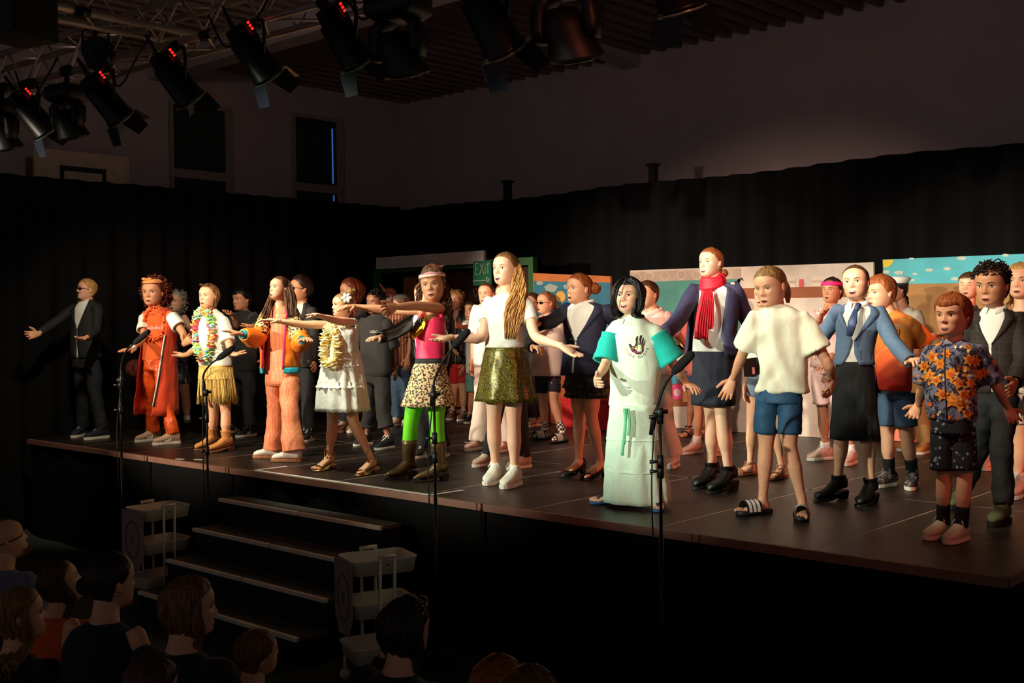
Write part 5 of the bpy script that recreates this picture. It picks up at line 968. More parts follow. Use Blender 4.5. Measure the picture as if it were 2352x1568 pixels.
for i in range(2): p.shoe(i, 'heel', GOLD, mat('gold_sole', (190, 150, 90), .4, metal=.6))
p.hair('dblond', hl=.82, t=.035, rough=.006); p.knot('dblond', 806, 671, 12, seed=4)
g = MB(); c_ = U(796, 684, p.D-.09)
for j in range(6): t = j*1.047; v = p.rt*math.cos(t)+UPZ*math.sin(t); g.ell(c_+v*.022, [v*.022, np.cross(v, p.hd)*.014, p.hd*.006], 8, 5)
p.part('hair_flower', g, mat('white_petals', (240, 234, 220), .8))
# ---- pink leotard, leopard skirt, green tights
p = P_('girl in pink leotard, leopard skirt, neon green tights and gold boots', [(952, 1094, 890, 1101), (1019, 1101, 964, 1106)], 18, ((962, 712), (1014, 708)), ((972, 838), (1004, 838)), (995, 617, 692, 16, 2, -6), [(896, 712, 1), (812, 704, -1), (772, 708), 'd', .2], [(957, 702, -1), (906, 705, -1), (880, 716), 'a', .2], kn=((944, 965), (1003, 965)), skin='tan')
p.body(mouth=.03, brow='brown', chest=1.05, torso=1.05)
PK = mat('neon_pink_lycra', (238, 44, 92), .42, var=.06, bump=.08, bs=30)
p.top('leotard', [(722, 962, 1014), (738, 956, 1022), (755, 954, 1024), (790, 955, 1021), (830, 954, 1021)], PK, [None, None], k=.62, wr=.002)
g = MB(); 
for i, (x0, x1) in enumerate(((974, 966), (1010, 1014))): g.tube([U(x1, 730, p.D-.085), U((x0+x1)/2+1, 714, p.D-.07), U(x0+(3 if i else 0), 703, p.D)], [.016, .011, .009], 8, flat=(p.F, .4))
p.part('strap', g, PK)
p.skirt('skirt', [(834, 952, 1022), (860, 945, 1027), (900, 931, 1040), (931, 922, 1047)], mat('leopard_jersey', (224, 184, 134), .7, pat='leopard', c2=(150, 92, 46), c3=(24, 16, 12), ps=62), fold=.055, cnt=8, k=.86)
g = MB(); p.rows(g, [(825, 953, 1022), (838, 951, 1023)], k=.72, sub=4); p.part('waistband', g, CBK)
g = MB()
for i in range(2): p.cover(g, 'leg', i, .16, .86, np.array([.066, .07, .066, .056, .053, .054, .044]), n=22, seg=18, wr=.0005)
p.part('tights', g, mat('neon_green_tights', (110, 216, 20), .5, var=.05))
BRZ = mat('bronze_leather', (98, 78, 46), .36, metal=.5, var=.3, vs=14, bump=.4, bs=24)
for i in range(2): p.shoe(i, 'cowboy', BRZ, mat('sole_dark', (40, 28, 20), .6), top=.28)
g = MB(); pl = [(976, 719), (980, 730), (978, 748), (970, 764), (958, 777), (949, 779), (946, 770), (950, 752), (960, 734), (968, 722)]; q = [p.on('leotard', x, y, .006) for x, y in pl]; g.prism(q, p.F*.012); fl_ = p.part('gold_flash', g, mat('gold_foil', (226, 170, 40), .28, metal=.8, bump=.8, bs=40), smooth=False)
g = MB(); q = [p.on('leotard', x, y, .02) for x, y in ((972, 725), (970, 742), (966, 741), (962, 758), (958, 756), (952, 773), (952, 758), (958, 748), (957, 744), (964, 733))]; g.prism(q, p.F*.006); p.part('black_zigzag', g, m_black, fl_, smooth=False)
p.hair('brown', hl=.88, side=.3, t=.055, top=.09, rough=.03); HB = p.band('headband', mat('sweatband', (244, 196, 170), .9), .70, .80, .07, tilt=.0); p.band('purple_stripe', mat('sweatband_purple', (196, 120, 190), .9), .765, .785, .084, parent=HB)
g = MB(); p.lock(g, [(1013, 645, 0), (1022, 670, 0), (1026, 700, -.02), (1028, 738, -.03)], (6, 9, 9, 6), 60, .0052, .012, 15, 4); p.lock(g, [(972, 640, .05), (965, 665, .06), (962, 690, .05)], (4, 6, 6), 30, .005, .012, 14, 5)
for i in range(30):
    rn = random.Random(i); x = rn.uniform(978, 1012); p.lock(g, [(x, 632, rn.uniform(-.05, .08)), (x+rn.uniform(-2, 4), 618, 0), (x+rn.uniform(-6, 12), 607+rn.uniform(-2, 8), 0)], (1, 1, 1), 1, .006, .003, 6, i)
p.part('messy_hair', g, hairmat('brown'))
# ---- white tee and glitter skirt, long blond hair
p = P_('girl with long wavy blond hair in white tee and gold glitter skirt', [(1159, 1097, 1102, 1122), (1200, 1108, 1146, 1126)], 35, ((1122, 692), (1209, 695)), ((1142, 832), (1178, 832)), (1163, 580, 655, 40, 4, 0), [(1111, 778), (1031, 775), (992, 786), 'u', .12], [(1229, 775), (1290, 795), (1338, 825), 'u', .12], kn=((1134, 962), (1180, 967)), skin='pale')
p.body(mouth=.065, brow='dblond')
p.top('shirt', [(671, 1148, 1180), (679, 1134, 1196), (690, 1118, 1212), (715, 1117, 1208), (752, 1117, 1203), (800, 1114, 1205)], CW, [(.27, .052, .058), (.27, .052, .06)], wr=.004)
p.skirt('skirt', [(797, 1116, 1206), (840, 1108, 1214), (880, 1100, 1222), (920, 1092, 1231)], mat('gold_glitter', (44, 38, 10), .35, pat='glitter', c2=(158, 142, 46), ps=290, metal=.3), fold=.05, cnt=9)
for i in range(2):
    g = MB(); p.cover(g, 'leg', i, .93, 1.0, (.038, .037), n=4); p.part('sock', g, CW); p.shoe(i, 'sneaker', mat('canvas_white', (222, 222, 206), .8), SOLEW)
p.hair('lbrown', hl=.82, t=.04, rough=.01); g = MB(); p.lock(g, [(1178, 598, 0), (1190, 625, -.04), (1190, 670, -.10), (1180, 720, -.17), (1172, 776, -.19)], (6, 10, 15, 20, 12), 120, .0055, .010, 22, 6); p.lock(g, [(1195, 640, 0), (1203, 680, .03), (1206, 740, .06)], (5, 8, 7), 40, .0055, .010, 20, 7); p.part('long_hair', g, hairmat('blond')); p.earring()
g = MB(); S0, E, W = p.arm[0][:3]; d = nrm(E-W); n_ = nrm(np.cross(d, UPZ)); u_ = np.cross(n_, d); g.tube([W+d*.02+(n_*math.cos(t)+u_*math.sin(t))*.029 for t in np.linspace(0, 6.283, 17)], .003, 6); p.part('bracelet', g, GOLD)
# ---- navy blazer with bun
p = P_('girl in navy blazer and black ruffled skirt with ginger bun and pumps', [(1337, 1089, 1296, 1095), (1387, 1095, 1342, 1101)], 40, ((1303, 708), (1394, 711)), ((1328, 870), (1362, 870)), (1332, 628, 697, 55, 2, 0), [(1265, 737, -1), (1234, 744, -1), (1215, 752), 'u'], [(1432, 762, 1), (1452, 800, 1), (1460, 830), 'd'], kn=((1331, 953), (1358, 956)), skin='fair', lift=.055)
p.body(mouth=.03, brow='ginger', smile=.4, bare=(1, 1))
p.jacket([(694, 1314, 1362, 62), (704, 1302, 1395, 50), (716, 1295, 1402, 42), (745, 1294, 1392, 30), (777, 1299, 1388, 4), (815, 1292, 1390, 3), (861, 1287, 1388, 5)], NAVY, [(.96, .06, .048), (.96, .06, .048)], CW, lap=777)
p.skirt('skirt', [(855, 1298, 1386), (885, 1297, 1394), (912, 1304, 1390)], mat('black_satin', (16, 16, 18), .5, bump=.5, bs=40), fold=.05, cnt=12, hem=.006)
for y, a, b in ((880, 1296, 1396), (900, 1300, 1394)): g = MB(); p.rows(g, [(y-4, a+2, b-2), (y+10, a-1, b+1)], fold=.07, cnt=14, k=.84, n=100, sub=4); p.part('ruffle', g, MATS['black_satin'])
for i in range(2): p.shoe(i, 'pump', mat('navy_suede_pump', (18, 18, 24), .6))
p.hair('ginger', hl=.80, t=.035, rough=.008); p.knot('ginger', 1367, 662, 14, seed=3); g = MB(); c_ = U(1312, 779, p.D-.14); g.ell(c_, [p.rt*.009, p.hd*.004, UPZ*.009], 10, 5); p.part('button', g, m_black)
p.printed('jacket', [[(1340, 808), (1372, 806), (1372, 808.5), (1340, 810.5)]], mat('navy_seam', (22, 24, 42), .9), 'pocket_seam', .003)
# ---- mint outfit with black wig
p = P_('child in black wig with mint tee, teal sleeves and long mint skirt', [(1419, 1154, 1374, 1156), (1516, 1160, 1508, 1178)], 24, ((1414, 750), (1492, 750)), ((1432, 930), (1482, 930)), (1445, 640, 719, 22, 4, 0), [(1390, 838, -1), (1374, 866, -1), (1364, 888), 'i', .9], [(1554, 846, 1), (1578, 882, 1), (1609, 897), 'd', .35], kn=((1425, 1040), (1498, 1045)), skin='pale')
p.body(mouth=.06, brow='black', smile=.3, bare=(1, 1))
MT, TL = cot('mint', (206, 226, 206), bs=30, bump=.2), cot('teal', (0, 172, 160))
p.top('shirt', [(722, 1428, 1474), (732, 1416, 1490), (745, 1406, 1502), (770, 1400, 1510), (806, 1399, 1516), (853, 1401, 1518), (905, 1400, 1512), (935, 1399, 1507)], MT, [(.17, .062, .07), (.17, .062, .07)], wr=.010)
for i in range(2): g = MB(); p.cover(g, 'arm', i, .12, .5, (.072, .08, .088), wr=.005); p.part('sleeve', g, TL)
p.collar(MT, r=.042, h=.026)
MS = mat('mint_muslin', (196, 222, 202), .9, var=.05, bump=.4, bs=30, wrk=.14); p.skirt('skirt', [(928, 1402, 1510), (1007, 1394, 1521), (1079, 1389, 1530), (1152, 1388, 1538)], MS, fold=.055, cnt=11, k=.78, sub=22)
for y, a, b in ((1007, 1393, 1523), (1079, 1388, 1532)): g = MB(); p.rows(g, [(y-1.5, a, b), (y+1.5, a, b)], fold=.03, cnt=10, k=.785, n=80, sub=3); p.part('tier_seam', g, MS)
g = MB()
for j, (x0, x1, y1) in enumerate(((1438, 1429, 1046), (1443, 1443, 1000), (1434, 1433, 1020))): g.tube(crspline([U(x0, 938, p.D-.16), U((x0+x1)/2+3, 970, p.D-.17), U(x1, y1, p.D-.175)], 8), [.010]*17, 6, flat=(p.F, .35))
p.part('lace_tie', g, mat('mint_lace', (110, 196, 150), .9, bump=.6, bs=200))
for i in range(2): p.shoe(i, 'flip', mat('blue_rubber', (50, 104, 150), .6), acc=mat('navy_rubber', (24, 36, 60), .5))
p.hair('black', hl=.82, side=.35, t=.09, rough=.02, long=dict(n=60, a0=58, a1=178, L=.015, wave=.01, r=.011, spread=.035, zs=(.3, .95)), fringe=.05)
g = MB(); p.lock(g, [(1446, 640, -.08), (1462, 655, -.11), (1472, 690, -.11), (1466, 716, -.10)], (5, 5, 4, 3), 16, .0075, .004, 5, 2); p.lock(g, [(1430, 642, -.08), (1415, 665, -.1), (1408, 700, -.08), (1411, 722, -.05)], (4, 4, 5, 4), 16, .0075, .005, 6, 3); p.part('wig_locks', g, hairmat('black'))
hk = lambda pts: [(1436+ (x-540)*.102, 766+(y-640)*.102) for x, y in pts]      # 1764-pixel study of the chest print
DKP, YLP, PKP = mat('print_dark', (36, 26, 26), .8), mat('print_yellow', (214, 196, 40), .8), mat('print_pink', (196, 60, 110), .8)
p.printed('shirt', [hk(q) for q in ([(760, 900), (950, 900), (950, 1040), (880, 1105), (800, 1105), (690, 1040), (620, 880), (650, 862), (700, 920), (745, 925)], [(760, 900), (775, 760), (805, 690), (830, 700), (815, 900)], [(830, 890), (870, 690), (900, 670), (915, 690), (885, 890)], [(895, 890), (930, 740), (950, 725), (955, 745), (935, 895)], [(935, 910), (980, 785), (995, 790), (960, 915)])], DKP, 'chest_print')
p.printed('shirt', [hk(q) for q in ([(780, 920), (915, 930), (912, 945), (795, 935), (800, 960), (785, 960)], [(690, 940), (810, 985), (800, 998), (692, 952)], [(772, 790), (785, 792), (780, 880), (768, 880)], [(860, 800), (872, 802), (858, 880), (846, 880)], [(905, 935), (918, 935), (908, 1060), (895, 1060)])], YLP, 'chest_print_yellow', .004)
p.printed('shirt', [hk(q) for q in ([(680, 950), (692, 950), (765, 1065), (755, 1075)], [(800, 990), (812, 992), (775, 1070), (763, 1065)], [(770, 1055), (905, 1050), (905, 1064), (770, 1070)])], PKP, 'chest_print_pink', .004)
cxx, cyy = hk([(800, 930)])[0]
for ch, an_, mm in (('B', 197, YLP), ('O', 215, YLP), ('D', 233, PKP), ('Y', 251, DKP), ('G', 283, DKP), ('L', 299, DKP), ('O', 315, DKP), ('V', 331, DKP), ('E', 348, DKP)):
    a_ = math.radians(an_); R_ = 25; p.printed('shirt', txt_polys(ch, cxx+R_*math.cos(a_)*1.0, cyy-R_*math.sin(a_), 6.2, (math.radians(270)-a_)*-1*-1), mm, 'print_letter')
# ---- red scarf
p = P_('tall girl in navy blazer and skirt with a bright red scarf', [(1648, 1113, 1595, 1123), (1684, 1124, 1632, 1132)], 30, ((1597, 664), (1684, 660)), ((1624, 815), (1656, 815)), (1634, 569, 637, 40, 4, 0), [(1557, 735, -1), (1522, 768, -1), (1510, 785), 'd'], [(1712, 722, 1), (1738, 770, 1), (1745, 800), 'd'], kn=((1637, 962), (1660, 962)), skin='pale', lift=.05)
p.body(mouth=.05, brow='ginger', smile=.4)
NV2 = mat('navy_blazer', (58, 52, 84), .8, var=.08, vs=30, bump=.12, bs=150, wrk=.14)
p.jacket([(652, 1618, 1664, 64), (660, 1598, 1688, 56), (672, 1589, 1698, 50), (722, 1580, 1696, 46), (768, 1577, 1692, 44), (818, 1572, 1704, 46)], NV2, [(.96, .064, .05), (.96, .064, .05)], CW, inrows=[(650, 1620, 1662), (662, 1604, 1684), (722, 1592, 1686), (790, 1590, 1688), (812, 1590, 1690)])
p.skirt('skirt', [(806, 1592, 1688), (860, 1588, 1690), (930, 1589, 1689)], mat('navy_skirt', (36, 37, 52), .85, var=.08, vs=40, wrk=.14), fold=.008, cnt=5, k=.74)
SCF = mat('red_chiffon', (226, 24, 50), .6, var=.12, vs=16, bump=.4, bs=26); g = MB()
X_ = p.neck+UPZ*.035
for j in range(5): g.tube([X_+UPZ*(.012*j-.025)+(p.S*math.cos(t)*(.072-.004*j)+p.F*math.sin(t)*(.068-.002*j))+p.F*.012+UPZ*(-.03*max(0, math.sin(t))+.006*math.sin(2*t+j)) for t in np.linspace(0, 6.283, 22)], .024, 10)
sc_ = p.part('scarf', g, SCF); g = MB()
for j in range(7): x0, x1, x2 = 1617+2.4*j, 1606+4.4*j, 1601+5.6*j; g.tube(crspline([U(x0, 664, p.D-.115), U(x1+3, 700, p.D-.16), U(x2, 742, p.D-.165), U(x2-2, 770+(-14 if j > 4 else 8)+2*math.sin(j*2), p.D-.16)], 6), [.016]*19, 8, flat=(p.F, .5))
p.part('scarf_tail', g, SCF, sc_)
for i in range(2): p.shoe(i, 'abootheel', LEA, SOLEB, top=.165)
p.hair('ginger', hl=.80, t=.035, rough=.01); p.knot('ginger', 1664, 627, 9, seed=8); p.earring()
for x0, y0, x1, y1 in ((1664, 772, 1692, 764),): p.printed('jacket', [[(x0, y0), (x1, y1), (x1, y1+1.6), (x0, y0+1.6)]], mat('zip_metal', (190, 190, 200), .3, metal=.8), 'zip', .004)
# ---- plain tee, blue shorts and slides
p = P_('child in oversized pale tee, blue shorts and striped slides looking down', [(1765, 1177, 1700, 1183), (1847, 1178, 1837, 1203)], 22, ((1737, 728), (1842, 727)), ((1764, 905), (1814, 905)), (1771, 611, 701, 34, -12, -4), [(1706, 812, 1), (1682, 872, 1), (1660, 927), 'c', .3], [(1903, 838, 1), (1914, 872, 1), (1900, 917), 'i', .4], kn=((1760, 1018), (1812, 1021)), skin='olive')
p.body(mouth=.025, brow='dblond', eyes=.6, bare=(1, 1))
p.top('shirt', [(697, 1764, 1806), (706, 1748, 1822), (720, 1728, 1848), (745, 1730, 1848), (790, 1736, 1850), (840, 1738, 1855), (901, 1735, 1859)], cot('offwhite', (224, 222, 198), bs=30, bump=.25), [(.34, .066, .092), (.34, .066, .092)], wr=.011)
p.bottom('shorts', [(890, 1738, 1848), (925, 1734, 1849)], mat('blue_shorts', (22, 70, 104), .7, var=.12, bump=.5, bs=16, wrk=.14), .36, (.088, .088, .084), wr=.010)
for i in range(2): p.shoe(i, 'slide', mat('slide_navy', (16, 18, 26), .55))
p.hair('dblond', hl=.79, t=.035, rough=.014); g = MB(); p.lock(g, [(1800, 645, 0), (1808, 668, .04), (1810, 692, .06)], (5, 7, 4), 22, .007, .002, 5, 5); p.part('ponytail', g, hairmat('dblond'))
# ---- grey-blue blazer, long black skirt
p = P_('girl in grey-blue blazer with blue tie and long black skirt', [(1939, 1145, 1875, 1151), (2003, 1154, 1978, 1162)], 14, ((1926, 712), (2018, 716)), ((1945, 840), (1980, 840)), (1966, 609, 688, 16, 4, -3), [(1893, 768, 1), (1856, 806, 1), (1840, 825), 'd'], [(2052, 786, -1), (2094, 832, -1), (2117, 820), 'd', .9], kn=((1935, 985), (1990, 985)), skin='fair', lift=.05)
p.body(mouth=.075, brow='brown', smile=.5)
GB = mat('grey_blue_jersey', (92, 114, 142), .85, var=.1, vs=40, bump=.15, bs=150, wrk=.14)
p.jacket([(697, 1942, 1992, 60), (708, 1926, 2016, 48), (720, 1918, 2028, 38), (750, 1919, 2022, 20), (782, 1922, 2012, 2), (810, 1918, 2008, 6), (837, 1912, 2010, 22)], GB, [(.96, .056, .042), (.96, .056, .044)], CW, lap=782)
p.skirt('skirt', [(830, 1920, 2004), (900, 1912, 2012), (1008, 1906, 2022)], mat('black_wool', (22, 21, 23), .85, var=.1, wrk=.14), fold=.012, cnt=5, k=.72)
g = MB(); g.tube([U(1972, 700, p.D-.10), U(1966, 712, p.D-.13)], [.02, .016], 8); g.tube([U(1965, 712, p.D-.13), U(1958, 740, p.D-.15), U(1951, 772, p.D-.15)], [.014, .028, .018], 8, flat=(p.F, .3)); p.part('tie', g, mat('tie_blue', (60, 76, 116), .5))
for i in range(2): p.shoe(i, 'abootheel', LEA, SOLEB, top=.155)
p.hair('brown', hl=.86, t=.03, rough=.006)
p.printed('jacket', [[(1975, 806), (2000, 804), (2000, 806), (1975, 808)], [(1975, 808), (1977, 808), (1979, 826), (1977, 826)], [(1998, 806), (2000, 806), (2000, 824), (1998, 826)]], mat('blazer_seam', (60, 78, 104), .9), 'pocket_seam', .003)
# ---- orange sports shirt 31
p = P_('boy in orange fading team shirt numbered 31 with denim shorts', [(2053, 1114, 2007, 1120), (2103, 1112, 2086, 1130)], 38, ((2018, 735), (2086, 739)), ((2043, 900), (2076, 900)), (2025, 632, 709, 50, -2, 0), [(1998, 800, 1), (1990, 850, 1), (1988, 880), 'i'], [(2125, 778, 1), (2160, 768, 1), (2178, 760), 'd'], kn=((2038, 1000), (2082, 1000)), skin='fair')
p.body(mouth=.02, brow='lbrown')
p.top('shirt', [(712, 2032, 2068), (722, 2018, 2086), (735, 2012, 2098), (780, 2008, 2098), (830, 2008, 2095), (897, 2016, 2094)], mat('orange_fade', (248, 142, 56), .8, wrk=.14, pat='fade', c2=(226, 50, 34), ps=.78), [(.35, .062, .075), (.38, .062, .085)], wr=.009)
p.printed('shirt', txt_polys('YEAR', 2061, 748, 6, .03), CW, 'printed_word'); p.printed('shirt', txt_polys('31', 2062, 764, 14, .04, .8), mat('dark_print', (30, 24, 24), .8), 'printed_number')
p.bottom('shorts', [(888, 2018, 2097), (915, 2018, 2100)], DEN, .40, (.092, .095, .094), wr=.005)
for i in range(2): g = MB(); p.cover(g, 'leg', i, .80, 1.0, (.042, .038, .036), n=6); p.part('sock', g, mat('sock_black', (9, 9, 10), .95)); p.shoe(i, 'sneaker', mat('runner_dark', (70, 56, 58), .7, pat='blotch', c2=(150, 130, 130), ps=40), SOLEW, lace=mat('lace_grey', (150, 140, 138), .8))
p.hair('ginger', hl=.83, side=.42, t=.06, rough=.016, fringe=.12)
# ---- floral shirt boy
p = P_('small boy in blue floral shirt with orange blossoms and palm shorts', [(2184, 1228, 2120, 1241), (2219, 1237, 2171, 1250)], 22, ((2138, 804), (2244, 804)), ((2166, 975), (2212, 975)), (2190, 675, 771, 30, 0, 0), [(2118, 895, 1), (2108, 932, 1), (2088, 973), 'c', .35], [(2292, 893, 1), (2316, 940, 1), (2338, 983), 'c', .3], kn=((2168, 1095), (2216, 1095)), skin='fair')
p.body(mouth=.045, brow='lbrown')
FL = mat('floral_cotton', (128, 132, 158), .85, pat='blotch', c2=(34, 36, 58), c3=(240, 150, 50), ps=24, wrk=.1); R14 = [(779, 2172, 2212), (788, 2150, 2236), (800, 2130, 2252), (836, 2130, 2248), (898, 2122, 2247), (966, 2130, 2240)]
p.top('shirt', R14, FL, [(.40, .05, .06), (.40, .05, .064)], wr=.006)
rn = random.Random(11)
def star(cx, cy, r, n, inn, ph): return [(cx+(r if i % 2 == 0 else r*inn)*math.cos(ph+i*math.pi/n), cy+(r if i % 2 == 0 else r*inn)*math.sin(ph+i*math.pi/n)) for i in range(2*n)]
fern = []; 
for _ in range(150):
    cx, cy, an_ = rn.uniform(2118, 2268), rn.uniform(795, 962), rn.uniform(0, 6.28)
    for j in range(7):
        t = (j-1)*2.4; bx_, by_ = cx+t*math.cos(an_), cy+t*math.sin(an_)
        for sg in (-1, 1): a2 = an_+sg*.9; l_ = 7.5-abs(j-3)*.9; fern.append([(bx_, by_), (bx_+l_*math.cos(a2), by_+l_*math.sin(a2)), (bx_+l_*.8*math.cos(a2+.22), by_+l_*.8*math.sin(a2+.22))])
p.printed('shirt', fern, cot('leaf_navy', (26, 28, 48)), 'leaf_print', .002)
fl1 = [(2160, 835, 13), (2136, 860, 12), (2165, 905, 14), (2232, 905, 13), (2145, 955, 12), (2222, 950, 12), (2240, 830, 12), (2142, 820, 14), (2188, 862, 15), (2150, 873, 12), (2137, 928, 17), (2188, 918, 17), (2214, 905, 14), (2206, 925, 18), (2226, 826, 13), (2182, 858, 12), (2180, 958, 13), (2203, 880, 13), (2228, 880, 11), (2250, 860, 12), (2123, 840, 12), (2160, 790, 9), (2174, 812, 10), (2198, 962, 10), (2244, 941, 9), (2258, 855, 11), (2240, 786, 10)]
p.printed('shirt', [star(x, y, r*1.3, 5 if i % 2 else 6, .52, i) for i, (x, y, r) in enumerate(fl1)], cot('blossom_orange', (246, 150, 44)), 'blossom_print', .0035)
p.printed('shirt', [star(x, y, r*.45, 6, .6, i) for i, (x, y, r) in enumerate(fl1)], cot('blossom_deep', (226, 100, 26)), 'blossom_core', .005)
p.printed('shirt', [star(rn.uniform(2124, 2262), rn.uniform(795, 960), 5, 5, .45, k_) for k_ in range(34)], cot('blossom_cream', (240, 230, 190)), 'small_blossom_print', .004)
g = MB(); g.tube([U(2171, 790, p.D-.10), U(2170, 850, p.D-.135), U(2172, 905, p.D-.135), U(2176, 962, p.D-.13)], .004, 6, flat=(p.F, .4)); p.part('placket', g, cot('leaf_navy', (26, 28, 48))); p.collar(cot('slate_blue', (128, 132, 158)), r=.042, h=.026, op=40)
p.bottom('shorts', [(955, 2132, 2240), (995, 2130, 2243)], mat('palm_shorts', (22, 24, 32), .85, pat='spots', c2=(150, 156, 170), ps=30), .44, (.074, .08, .082), wr=.006)
for i in range(2): g = MB(); p.cover(g, 'leg', i, .80, 1.0, (.036, .034, .034), n=6); p.part('sock', g, mat('sock_black', (9, 9, 10), .95)); p.shoe(i, 'sneaker', mat('cream_leather', (204, 196, 168), .6), SOLEW)
p.hair('ginger', hl=.80, side=.36, t=.075, rough=.014, fringe=.14)
# ---- plaid suit boy
p = P_('boy with dark curls in brown plaid suit, right of the floral shirt boy', [(2215, 1158, 2186, 1168), (2310, 1196, 2281, 1208)], 22, ((2242, 728), (2334, 728)), ((2272, 905), (2312, 905)), (2279, 606, 701, 24, -6, 0), [(2228, 800, 1), (2216, 850, 1), (2210, 880), 'i'], [(2352, 820, -1), (2330, 880, -1), (2318, 905), 'i'], kn=((2248, 1030), (2300, 1020)), skin='tan')
p.body(mouth=.03, brow='black', eyes=.7)
p.jacket([(706, 2258, 2306, 60), (716, 2242, 2328, 46), (730, 2232, 2342, 36), (760, 2228, 2346, 20), (790, 2228, 2346, 3), (850, 2238, 2340, 3), (903, 2248, 2338, 8)], mat('brown_plaid', (44, 36, 32), .85, pat='plaid', c2=(56, 45, 40), ps=16, bump=.1, wrk=.1), [(.96, .06, .048), (.96, .06, .048)], CW, lap=790)
p.bottom('trousers', [(895, 2250, 2336), (930, 2248, 2338)], MATS['black_trousers'], .98, (.082, .084, .076, .07, .068), wr=.010)
for i in range(2): p.shoe(i, 'sneaker', mat('green_suede', (84, 90, 58), .8), SOLEB, lace=mat('lace_olive', (110, 104, 70), .8))
p.hair('dark', hl=.86, side=.42, t=.05, rough=.01); g = MB(); X, Y, Z, HC = p.hframe(); p.curls(g, 220, HC+Z*p.H*.72-Y*p.H*.04, [X*p.H*.44, Y*p.H*.5, Z*p.H*.36], .013, 9, lambda v: v[2] > -.1 and not (v[1] > .55 and v[2] < .3)); p.part('curls', g, hairmat('dark'))['kind'] = 'stuff'
# ---------------------------------------------------------------- second and third rows
PK2, BEI = cot('pink', (240, 196, 186)), cot('beige', (216, 200, 186))
TRB = MATS['black_trousers']; TRW = mat('cream_trousers', (232, 222, 206), .85, var=.05, bump=.3, bs=40)
def bgp(label, feet, yaw, sh, hip, head, armL=None, armR=None, kn=None, skin='fair', mouth=.03, brow='brown', bare=(0, 0), eyes=.7, **k):
    q = P_(label, feet, yaw, sh, hip, head, armL, armR, kn, skin, hres=0, **k); q.body(mouth=mouth, brow=brow, fine=True, vox=.016, bare=bare, eyes=eyes); return q
def tee(q, rows, m, t=.4, r=(.058, .07), name='shirt'): return q.top(name, rows, m, [(t, *r), (t, *r)])
def trow(y0, x0, x1, sy, ny, hem, hx0=None, hx1=None):
    c = (x0+x1)/2; w_ = (x1-x0)/2; return [(ny, c-w_*.36, c+w_*.36), (ny*.5+sy*.5, c-w_*.75, c+w_*.75), (sy+3, x0+w_*.06, x1-w_*.06), (y0, x0, x1), (hem, hx0 or x0, hx1 or x1)]
BLKSN, PKSN = mat('runner_black', (30, 28, 29), .6), mat('runner_pink', (214, 176, 158), .7)
# grey wig behind the orange girl
q = bgp('child in grey wig and dark patterned dress behind the orange-clad girl', [(392, 980, 372, 986), (438, 984, 410, 990)], 30, ((378, 726), (424, 728)), ((392, 850), (414, 850)), (405, 668, 716, 30, 0, 0), [(370, 780, 1), (340, 812, 1), (322, 834), 'i', .6], [(448, 776, -1), (452, 800, -1), (455, 815), 'i'], kn=((394, 915), (427, 912)))
q.skirt('dress', [(722, 388, 414), (732, 374, 428), (790, 378, 428), (830, 376, 430), (880, 372, 438)], mat('dress_print', (40, 46, 54), .85, pat='blotch', c2=(120, 130, 136), ps=40), fold=.05, cnt=9, k=.78)
q.hair('grey', t=.06); g = MB(); X, Y, Z, HC = q.hframe(); q.curls(g, 130, HC+Z*q.H*.5-Y*q.H*.1, [X*q.H*.55, Y*q.H*.55, Z*q.H*.6], .016, 4, lambda v: v[1] < .5); q.part('curls', g, hairmat('grey'))['kind'] = 'stuff'
for i in range(2): g = MB(); q.cover(g, 'leg', i, .88, 1.0, (.035, .035), n=4); q.part('sock', g, CW); q.shoe(i, 'sandal', LEA, SOLEB)
g = MB(); c_ = U(314, 846, q.D-.02); R_ = .075
for j in range(8): t = j*.785; g.tube([c_+(q.rt*math.sin(u)*math.cos(t)+q.hd*math.sin(u)*math.sin(t))*R_*1.2+UPZ*math.cos(u)*R_ for u in np.linspace(.1, 3.04, 8)], .03, 8)
bg_ = thing('knitted_bag', 'round maroon knitted bag hanging beside the orange trousers', 'bag', tuple(c_-UPZ*R_)); bgo = g.build('pouch', mat('maroon_knit', (120, 44, 38), .9, bump=.5, bs=120), bg_); g = MB(); g.tube(crspline([c_+UPZ*R_*.9, (c_+q.arm[0][3])/2+UPZ*.05, q.arm[0][3]], 5), .008, 6); g.build('strap', MATS['maroon_knit'], bg_)
# boy in black, straight fringe
q = bgp('boy in black tee with straight black fringe behind the grass skirt girl', [(545, 990, 520, 996), (586, 1000, 543, 1005)], 45, ((537, 726), (582, 724)), ((550, 852), (573, 852)), (557, 662, 713, 55, 0, 0), [(545, 752, -1), (534, 722, -1), (518, 716), 'u', .2], [(600, 780, 1), (604, 830, 1), (604, 850), 'i'], kn=((545, 920), (570, 922)), skin='tan')
tee(q, trow(755, 528, 592, 724, 712, 856, 532, 588), CBK); q.bottom('trousers', [(848, 533, 587), (870, 532, 588)], TRB, 1.0, (.085, .085, .08, .078, .08), wr=.008)
for i in range(2): q.shoe(i, 'sneaker', BLKSN, SOLEW, acc=m_white)
q.hair('black', hl=.82, side=.45, t=.07, rough=.02, fringe=.14)
